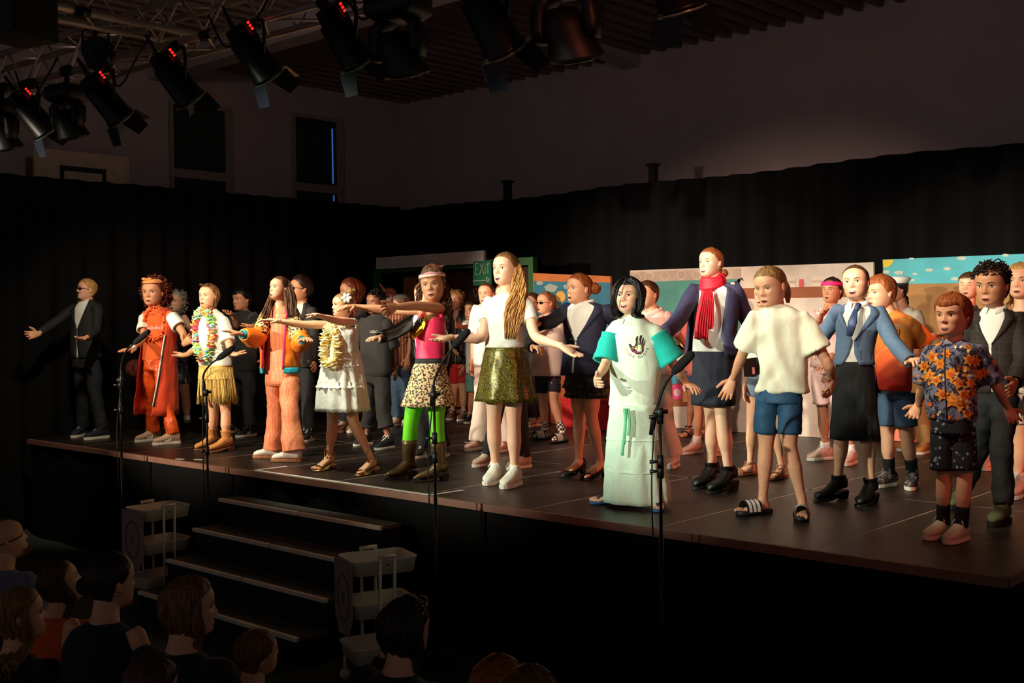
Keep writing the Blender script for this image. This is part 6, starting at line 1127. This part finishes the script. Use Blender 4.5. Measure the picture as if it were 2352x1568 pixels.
# boy in suit and sunglasses
q = bgp('boy in dark suit and sunglasses behind the bomber jacket girl', [(690, 1000, 668, 1004), (716, 1010, 693, 1017)], 50, ((668, 712), (716, 712)), ((684, 850), (706, 850)), (692, 634, 692, 70, 6, 0), [(640, 744, 1), (582, 748, 1), (555, 754), 'u'], [(724, 780, 1), (722, 830, 1), (722, 850), 'i'], kn=((682, 925), (706, 925)), skin='tan')
q.jacket([(694, 682, 704, 60), (704, 668, 716, 48), (716, 662, 726, 36), (770, 664, 724, 4), (842, 664, 722, 6)], mat('suit_grey', (50, 48, 48), .85, var=.1), [(.96, .056, .045), (.96, .056, .045)], CW, lap=770)
q.bottom('trousers', [(835, 666, 720), (865, 665, 720)], TRB, 1.0, (.085, .082, .075, .074, .078), wr=.008)
for i in range(2): q.shoe(i, 'sneaker', BLKSN, SOLEW, acc=m_white)
q.hair('dark', hl=.80, side=.45, t=.06, rough=.025, top=.03); q.shades()
# long brown hair behind the sundress girl
q = bgp('girl with long auburn hair in dark top behind the sundress girl', [(796, 988, 775, 994), (822, 988, 800, 994)], 50, ((788, 720), (832, 718)), ((800, 850), (820, 850)), (808, 640, 700, 75, 0, 0), [(756, 800, -1), (738, 790, -1), (714, 768), 'r', .2], None, kn=((800, 920), (820, 920)), skin='tan')
tee(q, trow(760, 784, 838, 718, 706, 850), CBK, .9, (.055, .045)); q.bottom('trousers', [(845, 786, 834), (865, 785, 835)], TRB, 1.0, (.08, .078, .072, .07, .072)); q.hair('auburn', t=.07, rough=.03, long=dict(n=60, a0=80, a1=180, L=.16, wave=.012, r=.011, spread=.05))
for i in range(2): q.shoe(i, 'sneaker', mat('beige_suede', (176, 150, 124), .8), SOLEW)
# black tee with small chest print
q = bgp('boy in black tee with small white chest print and rolled black trousers', [(860, 1018, 806, 1026), (902, 1028, 862, 1034)], 40, ((836, 738), (888, 740)), ((851, 862), (878, 862)), (864, 668, 721, 42, 0, 0), [(818, 800, 1), (826, 850, 1), (828, 870), 'i'], [(904, 800, 1), (908, 850, 1), (908, 870), 'i'], kn=((850, 940), (880, 945)), skin='brown', brow='black')
tee(q, [(722, 852, 876), (730, 838, 892), (742, 828, 898), (790, 828, 900), (862, 829, 899)], CGR, .45, (.06, .075)); q.printed('shirt', txt_polys('UDC', 859, 762, 6.5, .02), CW, 'printed_word')
q.bottom('trousers', [(855, 832, 896), (880, 831, 898)], mat('charcoal_trousers', (38, 35, 34), .85, var=.12, bump=.3, bs=26), .80, (.09, .095, .09, .085), wr=.010)
for i in range(2): g = MB(); q.cover(g, 'leg', i, .765, .815, (.074, .076, .072), n=4, seg=16); q.part('rolled_cuff', g, MATS['charcoal_trousers'])
for i in range(2): q.shoe(i, 'sneaker', mat('skate_black', (34, 30, 32), .7), SOLEW, acc=None)
q.hair('black', hl=.82, side=.45, t=.06); g = MB(); X, Y, Z, HC = q.hframe(); q.curls(g, 120, HC+Z*q.H*.76-Y*q.H*.06, [X*q.H*.42, Y*q.H*.46, Z*q.H*.33], .012, 2, lambda v: v[2] > -.05); q.part('curls', g, hairmat('black'))['kind'] = 'stuff'
# raised hand
q = bgp('child with a raised hand in the shadow under the shelter', [(882, 956, 872, 961), (905, 957, 896, 962)], 30, ((884, 706), (916, 706)), ((892, 822), (908, 822)), (898, 654, 698, 25, 0, 0), [(896, 698, -1), (889, 676, -1), (872, 648), 'l', .1], None, skin='brown', brow='black')
tee(q, trow(740, 880, 920, 706, 698, 826), CW, .9, (.05, .045)); q.bottom('trousers', [(822, 882, 918), (838, 882, 918)], TRB, 1.0, (.08, .078, .072, .07, .072)); q.hair('black', t=.04)
for i in range(2): q.shoe(i, 'sneaker', BLKSN, SOLEW)
# cap and striped shirt
q = bgp('child in grey cap, brown striped shirt and blue jeans', [(918, 974, 896, 980), (946, 972, 924, 978)], 60, ((898, 726), (940, 726)), ((910, 838), (930, 838)), (923, 676, 722, 100, 0, 0), [(905, 780, -1), (925, 784, -1), (934, 786), 'c', .2], None, kn=((910, 905), (932, 905)))
tee(q, trow(765, 892, 942, 726, 718, 840), mat('brown_stripe', (150, 76, 48), .85, pat='stripe', c2=(230, 196, 160), ps=20), .45, (.055, .065)); q.bottom('jeans', [(835, 896, 940), (860, 896, 942)], DEN, 1.0, (.085, .088, .085, .085, .09), wr=.008); q.hair('lbrown', t=.05, rough=.02); q.band('cap', mat('cap_grey', (96, 92, 88), .9), .74, .98, .085)
for i in range(2): q.shoe(i, 'sneaker', PKSN, SOLEW)
# black jacket behind the pink leotard
q = bgp('child in shiny black jacket reaching left behind the pink leotard girl', [(982, 1046, 950, 1054), (1026, 1046, 1000, 1054)], 35, ((948, 736), (1002, 734)), ((962, 850), (990, 850)), (975, 650, 708, 35, 0, 0), [(905, 762, -1), (868, 775, -1), (843, 779), 'd', .2], [(1022, 790, 1), (1016, 840, 1), (1012, 860), 'i'], kn=((968, 940), (1000, 940)))
q.jacket([(708, 960, 990, 60), (722, 950, 1002, 48), (736, 942, 1008, 36), (790, 944, 1004, 18), (862, 946, 1002, 14)], mat('vinyl_black', (14, 14, 15), .3, bump=.3, bs=18), [(.95, .062, .05), (.95, .062, .05)], CW); q.bottom('trousers', [(855, 950, 1000), (880, 948, 1002)], TRB, 1.0, (.085, .084, .08, .078, .08)); q.hair('auburn', t=.07, rough=.03)
for i in range(2): q.shoe(i, 'sneaker', BLKSN, SOLEW, acc=m_white)
# blond boy in black with red shorts
q = bgp('boy with blond curls, black jacket and red shorts', [(1044, 960, 1028, 966), (1072, 962, 1052, 968)], 30, ((1036, 722), (1068, 722)), ((1046, 842), (1062, 842)), (1048, 668, 711, 28, 0, 0), [(1028, 770, -1), (1040, 800, -1), (1050, 815), 'i'], [(1072, 790, -1), (1066, 840, -1), (1060, 864), 'i', .3], kn=((1044, 900), (1064, 900)))
q.jacket([(712, 1042, 1058, 40), (720, 1034, 1068, 30), (732, 1030, 1074, 6), (780, 1030, 1074, 3), (835, 1032, 1072, 4)], mat('rain_black', (30, 29, 30), .5, bump=.3, bs=20), [(.95, .06, .05), (.95, .06, .05)], None); q.bottom('shorts', [(830, 1034, 1072), (845, 1034, 1072)], mat('red_shorts', (190, 36, 30), .8), .34, (.085, .085, .08)); q.hair('blond', t=.06, rough=.03); g = MB(); X, Y, Z, HC = q.hframe(); q.curls(g, 80, HC+Z*q.H*.72-Y*q.H*.05, [X*q.H*.5, Y*q.H*.46, Z*q.H*.36], .016, 3, lambda v: v[2] > -.2 and v[1] < .7); q.part('curls', g, hairmat('blond'))['kind'] = 'stuff'
for i in range(2): q.shoe(i, 'sneaker', mat('runner_brown', (120, 86, 74), .7), SOLEW)
# boy reaching out, white tee and teal shorts
q = bgp('dark-haired boy reaching forward in white tee and teal shorts', [(1084, 968, 1068, 974), (1104, 968, 1090, 974)], 40, ((1072, 740), (1104, 740)), ((1082, 858), (1098, 858)), (1084, 690, 734, 42, 0, 0), [(1074, 752, -1), (1060, 750, -1), (1040, 744), 'c', .3], None, kn=((1084, 910), (1098, 910)), skin='tan', brow='dark')
tee(q, trow(780, 1070, 1108, 742, 734, 858), CW); q.bottom('shorts', [(852, 1074, 1106), (866, 1074, 1106)], mat('teal_shorts', (96, 150, 140), .8), .42, (.082, .085, .084)); q.hair('dark', t=.06, rough=.02, fringe=.06)
for i in range(2): q.shoe(i, 'sneaker', BLKSN, SOLEW)
# girl all in white
q = bgp('girl dressed all in white with flared trousers behind the glitter skirt', [(1108, 1030, 1070, 1036), (1166, 1034, 1136, 1040)], 30, ((1096, 708), (1142, 710)), ((1108, 800), (1134, 800)), (1118, 650, 699, 28, 0, 0), None, None, kn=((1104, 900), (1140, 900)))
tee(q, trow(745, 1088, 1148, 710, 698, 842), CW); q.bottom('trousers', [(835, 1090, 1144), (860, 1088, 1146)], TRW, 1.03, (.08, .078, .07, .085, .115)); q.hair('brown', hl=.85, t=.035)
for i in range(2): q.shoe(i, 'sneaker', PKSN, SOLEW)
# black suit directly behind
q = bgp('child in black with clasped hands hidden behind the glitter skirt girl', [(1132, 1066, 1088, 1073), (1214, 1072, 1168, 1078)], 30, ((1140, 712), (1196, 712)), ((1152, 860), (1182, 860)), (1160, 652, 706, 35, 0, 0), [(1150, 790, -1), (1190, 800, -1), (1205, 802), 'i'], [(1214, 780, -1), (1226, 797, -1), (1252, 800), 'd', .8], kn=((1140, 950), (1196, 950)))
q.jacket([(708, 1156, 1180, 40), (716, 1144, 1196, 30), (728, 1134, 1204, 8), (790, 1136, 1204, 3), (862, 1136, 1204, 4)], SUIT, [(.95, .06, .048), (.95, .06, .048)], CW); q.bottom('trousers', [(855, 1138, 1200), (880, 1136, 1202)], TRB, 1.0, (.08, .078, .07, .066, .068)); q.hair('lbrown', t=.05, rough=.02)
for i in range(2): q.shoe(i, 'sneaker', mat('beige_suede', (176, 150, 124), .8), SOLEW)
# sunglasses, pale tee, checked socks
q = bgp('girl in sunglasses with pinkish tee, navy shorts and checked socks', [(1267, 1006, 1216, 1011), (1302, 1013, 1266, 1018)], 40, ((1228, 738), (1288, 740)), ((1246, 862), (1272, 862)), (1255, 670, 720, 55, 2, 0), [(1218, 772, -1), (1232, 748, -1), (1240, 720), 'i', .3], [(1300, 782, 1), (1302, 826, 1), (1302, 850), 'i'], kn=((1248, 920), (1270, 920)))
tee(q, [(722, 1244, 1270), (730, 1230, 1286), (742, 1220, 1296), (790, 1218, 1297), (862, 1218, 1295)], BEI, .5, (.062, .08)); q.bottom('shorts', [(852, 1224, 1292), (872, 1224, 1292)], mat('navy_shorts', (28, 30, 46), .8), .28, (.085, .088, .086)); q.printed('shorts', [[(1272, 866), (1284, 866), (1287, 876), (1268, 876)]], mat('print_scarlet', (226, 36, 60), .8), 'shorts_print', .003); q.printed('shorts', [[(1266, 877), (1288, 876), (1287, 880), (1267, 881)]], mat('print_gold', (236, 180, 40), .8), 'shorts_print', .003)
CHK = mat('check_socks', (232, 214, 198), .85, pat='check', c2=(24, 22, 24), ps=46)
for i in range(2): g = MB(); q.cover(g, 'leg', i, .80, 1.0, (.038, .037, .037), n=6); h, d, L = q.fd[i]; q.cover; g.ell(h+d*L*.5+UPZ*.035, [d*L*.48, np.cross(d, UPZ)*.036, UPZ*.032], 14, 8); q.part('sock', g, CHK); q.shoe(i, 'slide', LEA)
q.hair('dblond', hl=.84, t=.035); q.shades(); g = MB(); q.lock(g, [(1272, 690, 0), (1278, 706, .02), (1280, 724, .03)], (3, 5, 3), 12, .008); q.part('ponytail', g, hairmat('dblond'))
# shaded child with sunglasses
q = bgp('child in dark clothes and sunglasses half hidden beside the pinkish tee girl', [(1228, 976, 1210, 982), (1248, 973, 1230, 979)], 40, ((1206, 732), (1240, 732)), ((1214, 846), (1232, 846)), (1224, 672, 716, 45, 0, 0), kn=((1216, 900), (1234, 900)), skin='olive')
tee(q, trow(770, 1203, 1243, 732, 720, 850), CBK, .9, (.052, .045)); q.bottom('trousers', [(845, 1206, 1242), (862, 1206, 1242)], TRB, 1.0, (.08, .078, .072, .07, .072)); q.hair('brown', t=.04); q.shades()
for i in range(2): q.shoe(i, 'sneaker', mat('beige_suede', (176, 150, 124), .8), SOLEW)
# pink tee and cream trousers behind the wig
q = bgp('child in pale pink tee and cream trousers behind the black wig', [(1510, 1066, 1488, 1074), (1556, 1068, 1530, 1078)], 32, ((1478, 722), (1530, 724)), ((1494, 862), (1522, 862)), (1488, 645, 706, 40, 0, 0), [(1468, 790, 1), (1462, 840, 1), (1460, 860), 'i'], [(1552, 760, 1), (1580, 800, 1), (1592, 815), 'd'], kn=((1494, 960), (1528, 962)))
tee(q, trow(760, 1468, 1540, 722, 708, 862), PK2); q.bottom('trousers', [(855, 1474, 1538), (880, 1472, 1540)], TRW, 1.02, (.085, .085, .08, .085, .095)); q.hair('brown', t=.05)
for i in range(2): q.shoe(i, 'sneaker', mat('white_leather', (228, 216, 206), .5), SOLEW, acc=MATS['beige_suede'])
# folded arms behind the scarf girl
q = bgp('child in coral top with folded arms behind the scarf girl', [(1615, 1038, 1563, 1044), (1662, 1040, 1636, 1048)], 30, ((1590, 732), (1648, 732)), ((1606, 860), (1634, 860)), (1622, 664, 718, 30, 0, 0), [(1566, 790, -1), (1600, 796, -1), (1616, 790), 'd'], [(1664, 790, 1), (1640, 805, -1), (1620, 800), 'd'], kn=((1606, 945), (1642, 945)))
tee(q, trow(775, 1580, 1656, 732, 720, 862), cot('coral', (226, 120, 104))); q.bottom('shorts', [(855, 1586, 1652), (875, 1585, 1653)], DEN, .34, (.084, .086, .082)); q.hair('lbrown', t=.04)
for i in range(2): g = MB(); q.cover(g, 'leg', i, .88, 1.0, (.036, .036), n=4); q.part('sock', g, CW); q.shoe(i, 'sneaker', PKSN, SOLEW)
q = bgp('child in black platform sandals hidden behind the scarf girl', [(1590, 998, 1564, 1004), (1622, 1000, 1598, 1006)], 30, ((1576, 736), (1616, 736)), ((1588, 848), (1606, 848)), (1594, 674, 722, 30, 0, 0), [(1566, 790, -1), (1550, 770, -1), (1540, 752), 'c'], None, kn=((1590, 920), (1606, 920)), bare=(1, 1), skin='tan')
tee(q, trow(775, 1572, 1620, 736, 724, 860), cot('rose', (220, 130, 120))); q.bottom('shorts', [(850, 1574, 1618), (868, 1574, 1618)], DEN, .32, (.08, .082, .08)); q.hair('brown', t=.04)
for i in range(2): q.shoe(i, 'sandal', LEA, mat('sole_gum', (150, 96, 60), .7))
# belt bag
q = bgp('girl in denim shorts with black belt bag behind the plain tee child', [(1735, 1089, 1682, 1093), (1802, 1095, 1772, 1102)], 25, ((1726, 742), (1782, 742)), ((1740, 858), (1770, 858)), (1754, 650, 704, 28, 0, 0), None, None, kn=((1728, 972), (1780, 975)), bare=(1, 1), skin='fair')
tee(q, trow(780, 1716, 1794, 742, 716, 850), CW); q.bottom('shorts', [(842, 1718, 1790), (866, 1716, 1792)], mat('light_denim', (120, 136, 156), .85, var=.15, vs=25), .24, (.088, .09, .088)); q.hair('brown', t=.04)
g = MB(); q.rows(g, [(838, 1715, 1793), (846, 1715, 1793)], k=.74, sub=3); q.part('belt', g, LEA); g = MB(); A_, B_ = U(1714, 822, q.D-.17), U(1744, 864, q.D-.17); g.prism([U(1713, 824, q.D-.16), U(1744, 820, q.D-.16), U(1745, 858, q.D-.16), U(1738, 865, q.D-.16), U(1716, 864, q.D-.16)], q.F*.05); bgq = q.part('belt_bag', g, LEA, smooth=False); q.printed('belt_bag', [[(1727, 843), (1733, 842), (1734, 858), (1728, 859)]], mat('pink_patch', (226, 140, 140), .8), 'pink_patch', .003, bgq)
for i in range(2): q.shoe(i, 'sandal', mat('tan_strap', (190, 130, 96), .7), MATS['sole_gum'])
# pink headband boy
q = bgp('boy in pink outfit with hot pink headband pointing up', [(1914, 1053, 1850, 1058), (1962, 1062, 1938, 1070)], 30, ((1872, 722), (1926, 722)), ((1884, 850), (1912, 850)), (1912, 638, 696, 30, 4, 0), [(1862, 756, -1), (1884, 734, -1), (1893, 700), 'i', .2], [(1918, 800, -1), (1900, 840, -1), (1886, 846), 'd'], kn=((1890, 940), (1936, 945)), skin='tan', brow='dark')
tee(q, [(702, 1896, 1924), (712, 1878, 1936), (724, 1866, 1944), (762, 1863, 1946), (843, 1860, 1940)], PK2, .4, (.06, .075)); q.bottom('shorts', [(834, 1864, 1936), (858, 1863, 1938)], PK2, .40, (.09, .095, .095)); q.hair('dark', hl=.84, side=.45, t=.055, rough=.02); q.band('headband', mat('hot_pink', (244, 30, 120), .7), .66, .79, .07)
for i in range(2): g = MB(); q.cover(g, 'leg', i, .90, 1.0, (.036, .036), n=4); q.part('sock', g, CW); q.shoe(i, 'sneaker', PKSN, SOLEW)
# captain
q = bgp('child in white captain hat with dark ponytail and tan trousers', [(2090, 1030, 2066, 1036), (2132, 1038, 2108, 1044)], 45, ((2054, 722), (2106, 722)), ((2070, 850), (2096, 850)), (2062, 640, 692, 62, 0, 0), None, [(2108, 780, -1), (2106, 820, -1), (2104, 846), 'i'], kn=((2084, 940), (2112, 940)), skin='brown', brow='black')
tee(q, trow(765, 2046, 2114, 722, 706, 866), cot('khaki_grey', (176, 164, 146))); q.bottom('trousers', [(858, 2056, 2114), (880, 2055, 2118)], mat('tan_trousers', (176, 130, 74), .85), 1.0, (.088, .088, .082, .08, .082)); q.hair('black', t=.04); g = MB(); q.lock(g, [(2074, 672, 0), (2082, 690, .02), (2082, 706, .03)], (4, 6, 5), 16, .009, .006, 12); q.part('ponytail', g, hairmat('black'))
X, Y, Z, HC = q.hframe(); H = q.H; g = MB(); cc = HC+Z*H*.86-Y*H*.06; g.loft([[cc+(X*math.cos(t)*r_+Y*math.sin(t)*r_*1.1)*H+Z*z_*H for t in np.linspace(0, 6.283, 28, endpoint=False)] for r_, z_ in ((.40, -.16), (.41, .0), (.52, .12), (.50, .19), (.3, .25), (.05, .26))]); ht = q.part('captain_hat', g, CW); g = MB(); g.loft([[cc+(X*math.cos(t)*r_+Y*math.sin(t)*r_*1.1)*H+Z*z_*H for t in np.linspace(0, 6.283, 28, endpoint=False)] for r_, z_ in ((.41, -.17), (.42, -.06))], cap=(0, 0)); q.part('hat_band', g, CBK, ht); g = MB(); g.loft([[cc+(X*math.cos(t)*r_+Y*math.sin(t)*(r_*1.1+.12*f))*H+Z*(z_-.05*f)*H for t in np.linspace(.5, 2.64, 12)] for r_, z_, f in ((.41, -.15, 0), (.42, -.17, 1), (.42, -.19, 1), (.41, -.17, 0))], closed=False); q.part('peak', g, CBK, ht); g = MB(); g.ell(cc+Y*H*.5+Z*H*.02, [X*H*.07, Z*H*.07, Y*H*.02], 10, 6); q.part('badge', g, GOLD, ht)
for i in range(2): q.shoe(i, 'sneaker', SUE, SOLEW)
# child between captain and suit
q = bgp('child with closed eyes and short brown hair behind the floral shirt boy', [(2226, 1062, 2208, 1078), (2276, 1066, 2256, 1088)], 18, ((2196, 718), (2252, 718)), ((2212, 850), (2242, 850)), (2226, 626, 686, 16, 4, 0), [(2180, 768, -1), (2150, 770, -1), (2136, 772), 'd'], None, kn=((2216, 950), (2258, 960)), eyes=.05)
tee(q, trow(770, 2186, 2262, 718, 700, 862), CGR); q.bottom('shorts', [(855, 2190, 2258), (880, 2190, 2260)], mat('navy_shorts', (28, 30, 46), .8), .36, (.088, .09, .086)); q.hair('brown', hl=.78, t=.05, fringe=.06)
for i in range(2): g = MB(); q.cover(g, 'leg', i, .90, 1.0, (.036, .036), n=4); q.part('sock', g, BEI); q.shoe(i, 'sneaker', PKSN, SOLEW)
# far right
q = bgp('fair-haired child in printed dark tee at the right border', [(2352, 1132, 2314, 1152), (2400, 1130, 2366, 1150)], 15, ((2318, 724), (2382, 724)), ((2336, 900), (2372, 900)), (2344, 605, 684, 14, 0, 0), None, None, kn=((2340, 1005), (2378, 1005)))
tee(q, trow(780, 2312, 2392, 724, 704, 904), mat('print_tee', (54, 54, 64), .85, pat='blotch', c2=(226, 200, 180), ps=16)); q.bottom('shorts', [(896, 2316, 2388), (925, 2314, 2390)], mat('zebra_shorts', (36, 34, 36), .85, pat='blotch', c2=(206, 190, 170), ps=30, stretch=(1, 1, .3)), .34, (.088, .09, .09)); q.hair('blond', t=.06, side=.3, long=dict(n=40, a0=70, a1=180, L=.05, wave=.004, r=.009, spread=.02))
for i in range(2): g = MB(); q.cover(g, 'leg', i, .88, 1.0, (.038, .038), n=4); q.part('sock', g, BEI); q.shoe(i, 'sneaker', PKSN, SOLEW)
# ================================================================== PEOPLE: the audience, seated in the dark
def pix(P):
    d = np.asarray(P)-CAM; z = d@_fw; return (1176+FPX*(d@_rt)/z, 784-FPX*(d@_up)/z)
GA = 'audience members seated before the stage'
m_chair = mat('chair_plastic', (40, 40, 44), .5)
def aud(label, cx, yt, yc, hyaw, pit=0, rol=0, D=4.3, yaw=-137, skin='fair', lean=0., raise_=False, stat=1.66, who='person'):
    b = U(cx, yt, D); zt = float(b[2]); hz = max(.13, zt-.76); F = V3(0, 1, 0); q = Person(label, None, yaw, ((cx-20, yc+30), (cx+20, yc+30)), ((cx-15, yc+200), (cx+15, yc+200)), (cx, yt, yc, hyaw, pit, rol), base=(b[0], b[1], 0), z0=0, stat=stat, hres=1, group=GA, skin=skin)
    c = V3(b[0], b[1], 0); S = q.S; k = q.k; H = q.H; zs = zt-H-.085; c2 = c-q.F*.04
    q.sh = [c2+S*sd*.17+UPZ*zs-q.F*0 for sd in (-1, 1)]; q.neck = c2+UPZ*(zs+.03); q.hip = [c2-q.F*.06+S*sd*.09+UPZ*hz for sd in (-1, 1)]; q.pel = c2-q.F*.06+UPZ*hz; q.arm = []; q.leg = []; q.fd = []
    for i, sd in enumerate((-1, 1)):
        S0 = q.sh[i]
        if raise_ and i == 1: E = S0+q.F*.16+S*.12-UPZ*.16; W = E+UPZ*.21+q.F*.05-S*.05; T = W+UPZ*.1+q.F*.02; q.arm.append([S0, E, W, T, 'f', .3])
        else: E = S0-UPZ*.28+S*sd*.05+q.F*.04; W = E+q.F*.22-UPZ*.04-S*sd*.04; T = W+q.F*.1-S*sd*.02; q.arm.append([S0, E, W, T, 'd', .3])
        h = q.hip[i]; K = h+q.F*(.42 if hz > .3 else .30)+UPZ*max(-.02, .42-hz if hz < .3 else -.02); A_ = V3(K[0], K[1], .09)+q.F*(.02 if hz > .3 else .16); q.leg.append([h, K, A_]); q.fd.append((V3(A_[0], A_[1], 0)-q.F*.07, q.F, .25))
    q.body(mouth=.01, vox=.018)
    if hz < .3: return q
    sh_ = hz-.09; ch = thing('stacking_chair', 'dark stacking chair under the '+who, 'chair', (q.pel[0], q.pel[1], 0), 'chairs of the audience'); o = q.pel-V3(0, 0, q.pel[2]); R = np.array([S, q.F, UPZ]).T
    MB().box((-.21, -.2, sh_-.025), (.21, .24, sh_), R=R, o=o).build('seat', m_chair, ch, smooth=False); MB().box((-.2, -.235, sh_+.12), (.2, -.205, sh_+.34), R=R, o=o).build('backrest', m_chair, ch, smooth=False)
    for sx in (-1, 1):
        for y0 in (-.19, .21): mb = MB(); mb.tube([o+R@V3(sx*.19, y0, sh_-.02), o+R@V3(sx*.2, y0*1.08, 0)], .011, 8); mb.build('leg', m_blackmetal, ch)
        mb = MB(); mb.tube([o+R@V3(sx*.19, -.19, sh_-.02), o+R@V3(sx*.19, -.23, sh_+.32)], .011, 8); mb.build('back_post', m_blackmetal, ch)
    return q
def atop(q, m, t=.42, w_=.19, d_=.115, r=(.062, .068)):
    g = MB(); R = []
    for u, a, b in ((0, 1.0, 1.0), (.25, .95, 1.0), (.55, .98, 1.), (.8, 1.0, .95), (.93, .82, .75), (1.02, .36, .45)):
        c = q.pel*(1-u)+q.neck*u-UPZ*.03*(1-u); R.append([c+q.S*w_*a*math.cos(t_)+q.F*d_*b*math.sin(t_) for t_ in np.linspace(0, 6.283, 26, endpoint=False)])
    g.loft(R)
    for i in range(2):
        if t: q.sleeve(g, i, t, *r, closed=True)
    vs, fs, nn = remesh(g, .016); g = MB(); g.add(vs, fs); q.part('top', g, m)
    g = MB()
    for i in range(2): q.cover(g, 'leg', i, .0, .97, (.085, .085, .075, .07, .07), n=14)
    q.part('trousers', g, TRB)
    for i in range(2): q.shoe(i, 'sneaker', BLKSN, SOLEB)
a1 = aud('bald bearded man with glasses at the left border of the audience', 14, 1192, 1284, -98, 18, 0, 6.07, who='bald man with glasses'); atop(a1, cot('slate', (110, 112, 132)))
g = MB(); a1.band('glasses_arm', m_black, .47, .50, .03, 40, 120); X, Y, Z, HC = a1.hframe()
for i in range(60): rn = random.Random(i); q_ = head_pt(np.array(rn.uniform(-1.1, 1.1)), np.array(rn.uniform(-.02, .16)), .01); w_ = a1.h2w(q_); g.tube([w_, w_+Y*.012-Z*.016], [.004, .001], 4)
a1.part('beard', g, hairmat('dblond'))
a2 = aud('woman with grey-blond hair low in the left corner of the audience', 46, 1352, 1470, -92, 6, 0, 4.7, who='grey-blond woman in the left corner'); atop(a2, CBK); a2.hair('dblond', t=.06, long=dict(n=50, a0=80, a1=180, L=.12, wave=.01, r=.011, back=.08))
a3 = aud('long-haired woman in orange top looking up at the stage', 138, 1288, 1388, -90, 22, 0, 5.4, who='woman in the orange top'); atop(a3, cot('orange', (232, 96, 34))); a3.hair('brown', t=.05, long=dict(n=70, a0=80, a1=180, L=.25, wave=.006, r=.011, spread=.02, back=.09))
a4 = aud('woman with dark low bun and bare shoulders in the audience', 252, 1270, 1396, -118, 2, 0, 4.6, who='woman with the low bun'); atop(a4, CBK, 0); a4.hair('dark', t=.045, side=.4); a4.knot('dark', 197, 1345, 22, seed=5); a4.earring()
a5 = aud('woman with long loose hair in profile before the stairs', 434, 1327, 1458, -92, 0, 0, 3.95, who='woman with long loose hair'); atop(a5, CBK); a5.hair('lbrown', t=.07, rough=.025, long=dict(n=80, a0=75, a1=180, L=.24, wave=.012, r=.012, spread=.03, back=.09))
a6 = aud('short-haired person in grey tee leaning in the front row', 588, 1444, 1556, -112, 10, -18, 4.9, who='person in the grey tee'); atop(a6, cot('heather', (150, 138, 136)), .5, .2); a6.hair('lbrown', t=.05, rough=.02)
a7 = aud('woman with glasses pushed up on long dark hair, phone hand raised', 930, 1374, 1510, -138, 0, 0, 4.0, raise_=True, who='woman with glasses on her hair'); atop(a7, CBK, .9, r=(.06, .05)); a7.hair('dark', t=.055, rough=.02, long=dict(n=90, a0=95, a1=180, L=.33, wave=.012, r=.013, spread=.03, back=.10))
g = MB()
for sd in (-1, 1): q_ = a7.h2w(np.array([[sd*.17, .30, .99], [sd*.30, .22, .96], [sd*.30, .24, .86], [sd*.05, .32, .90], [sd*.05, .30, 1.0], [sd*.17, .30, .99]])); g.tube(q_, .004, 6); g.tube(a7.h2w(np.array([[sd*.30, .22, .94], [sd*.40, -.05, .78]])), .004, 6)
a7.part('raised_glasses', g, mat('glasses_metal', (150, 120, 90), .3, metal=.8))
a8 = aud('fair-haired child at the bottom edge right of the trolleys', 1142, 1508, 1660, -140, 0, 0, 3.3, stat=1.4, who='fair-haired child right of the trolleys'); atop(a8, CBK, w_=.16); a8.hair('ginger', t=.05, rough=.02)
a9 = aud('brown-haired child at the bottom edge, rightmost of the audience', 1212, 1536, 1712, -140, 0, 0, 2.85, stat=1.4, who='rightmost brown-haired child'); atop(a9, CBK, w_=.15); a9.hair('lbrown', t=.06, rough=.03)
a10 = aud('small child with light brown hair before the bun woman', 346, 1506, 1650, -140, 0, 0, 3.45, stat=1.4, who='small child before the bun woman'); atop(a10, CBK, w_=.15); a10.hair('brown', t=.06, rough=.02)
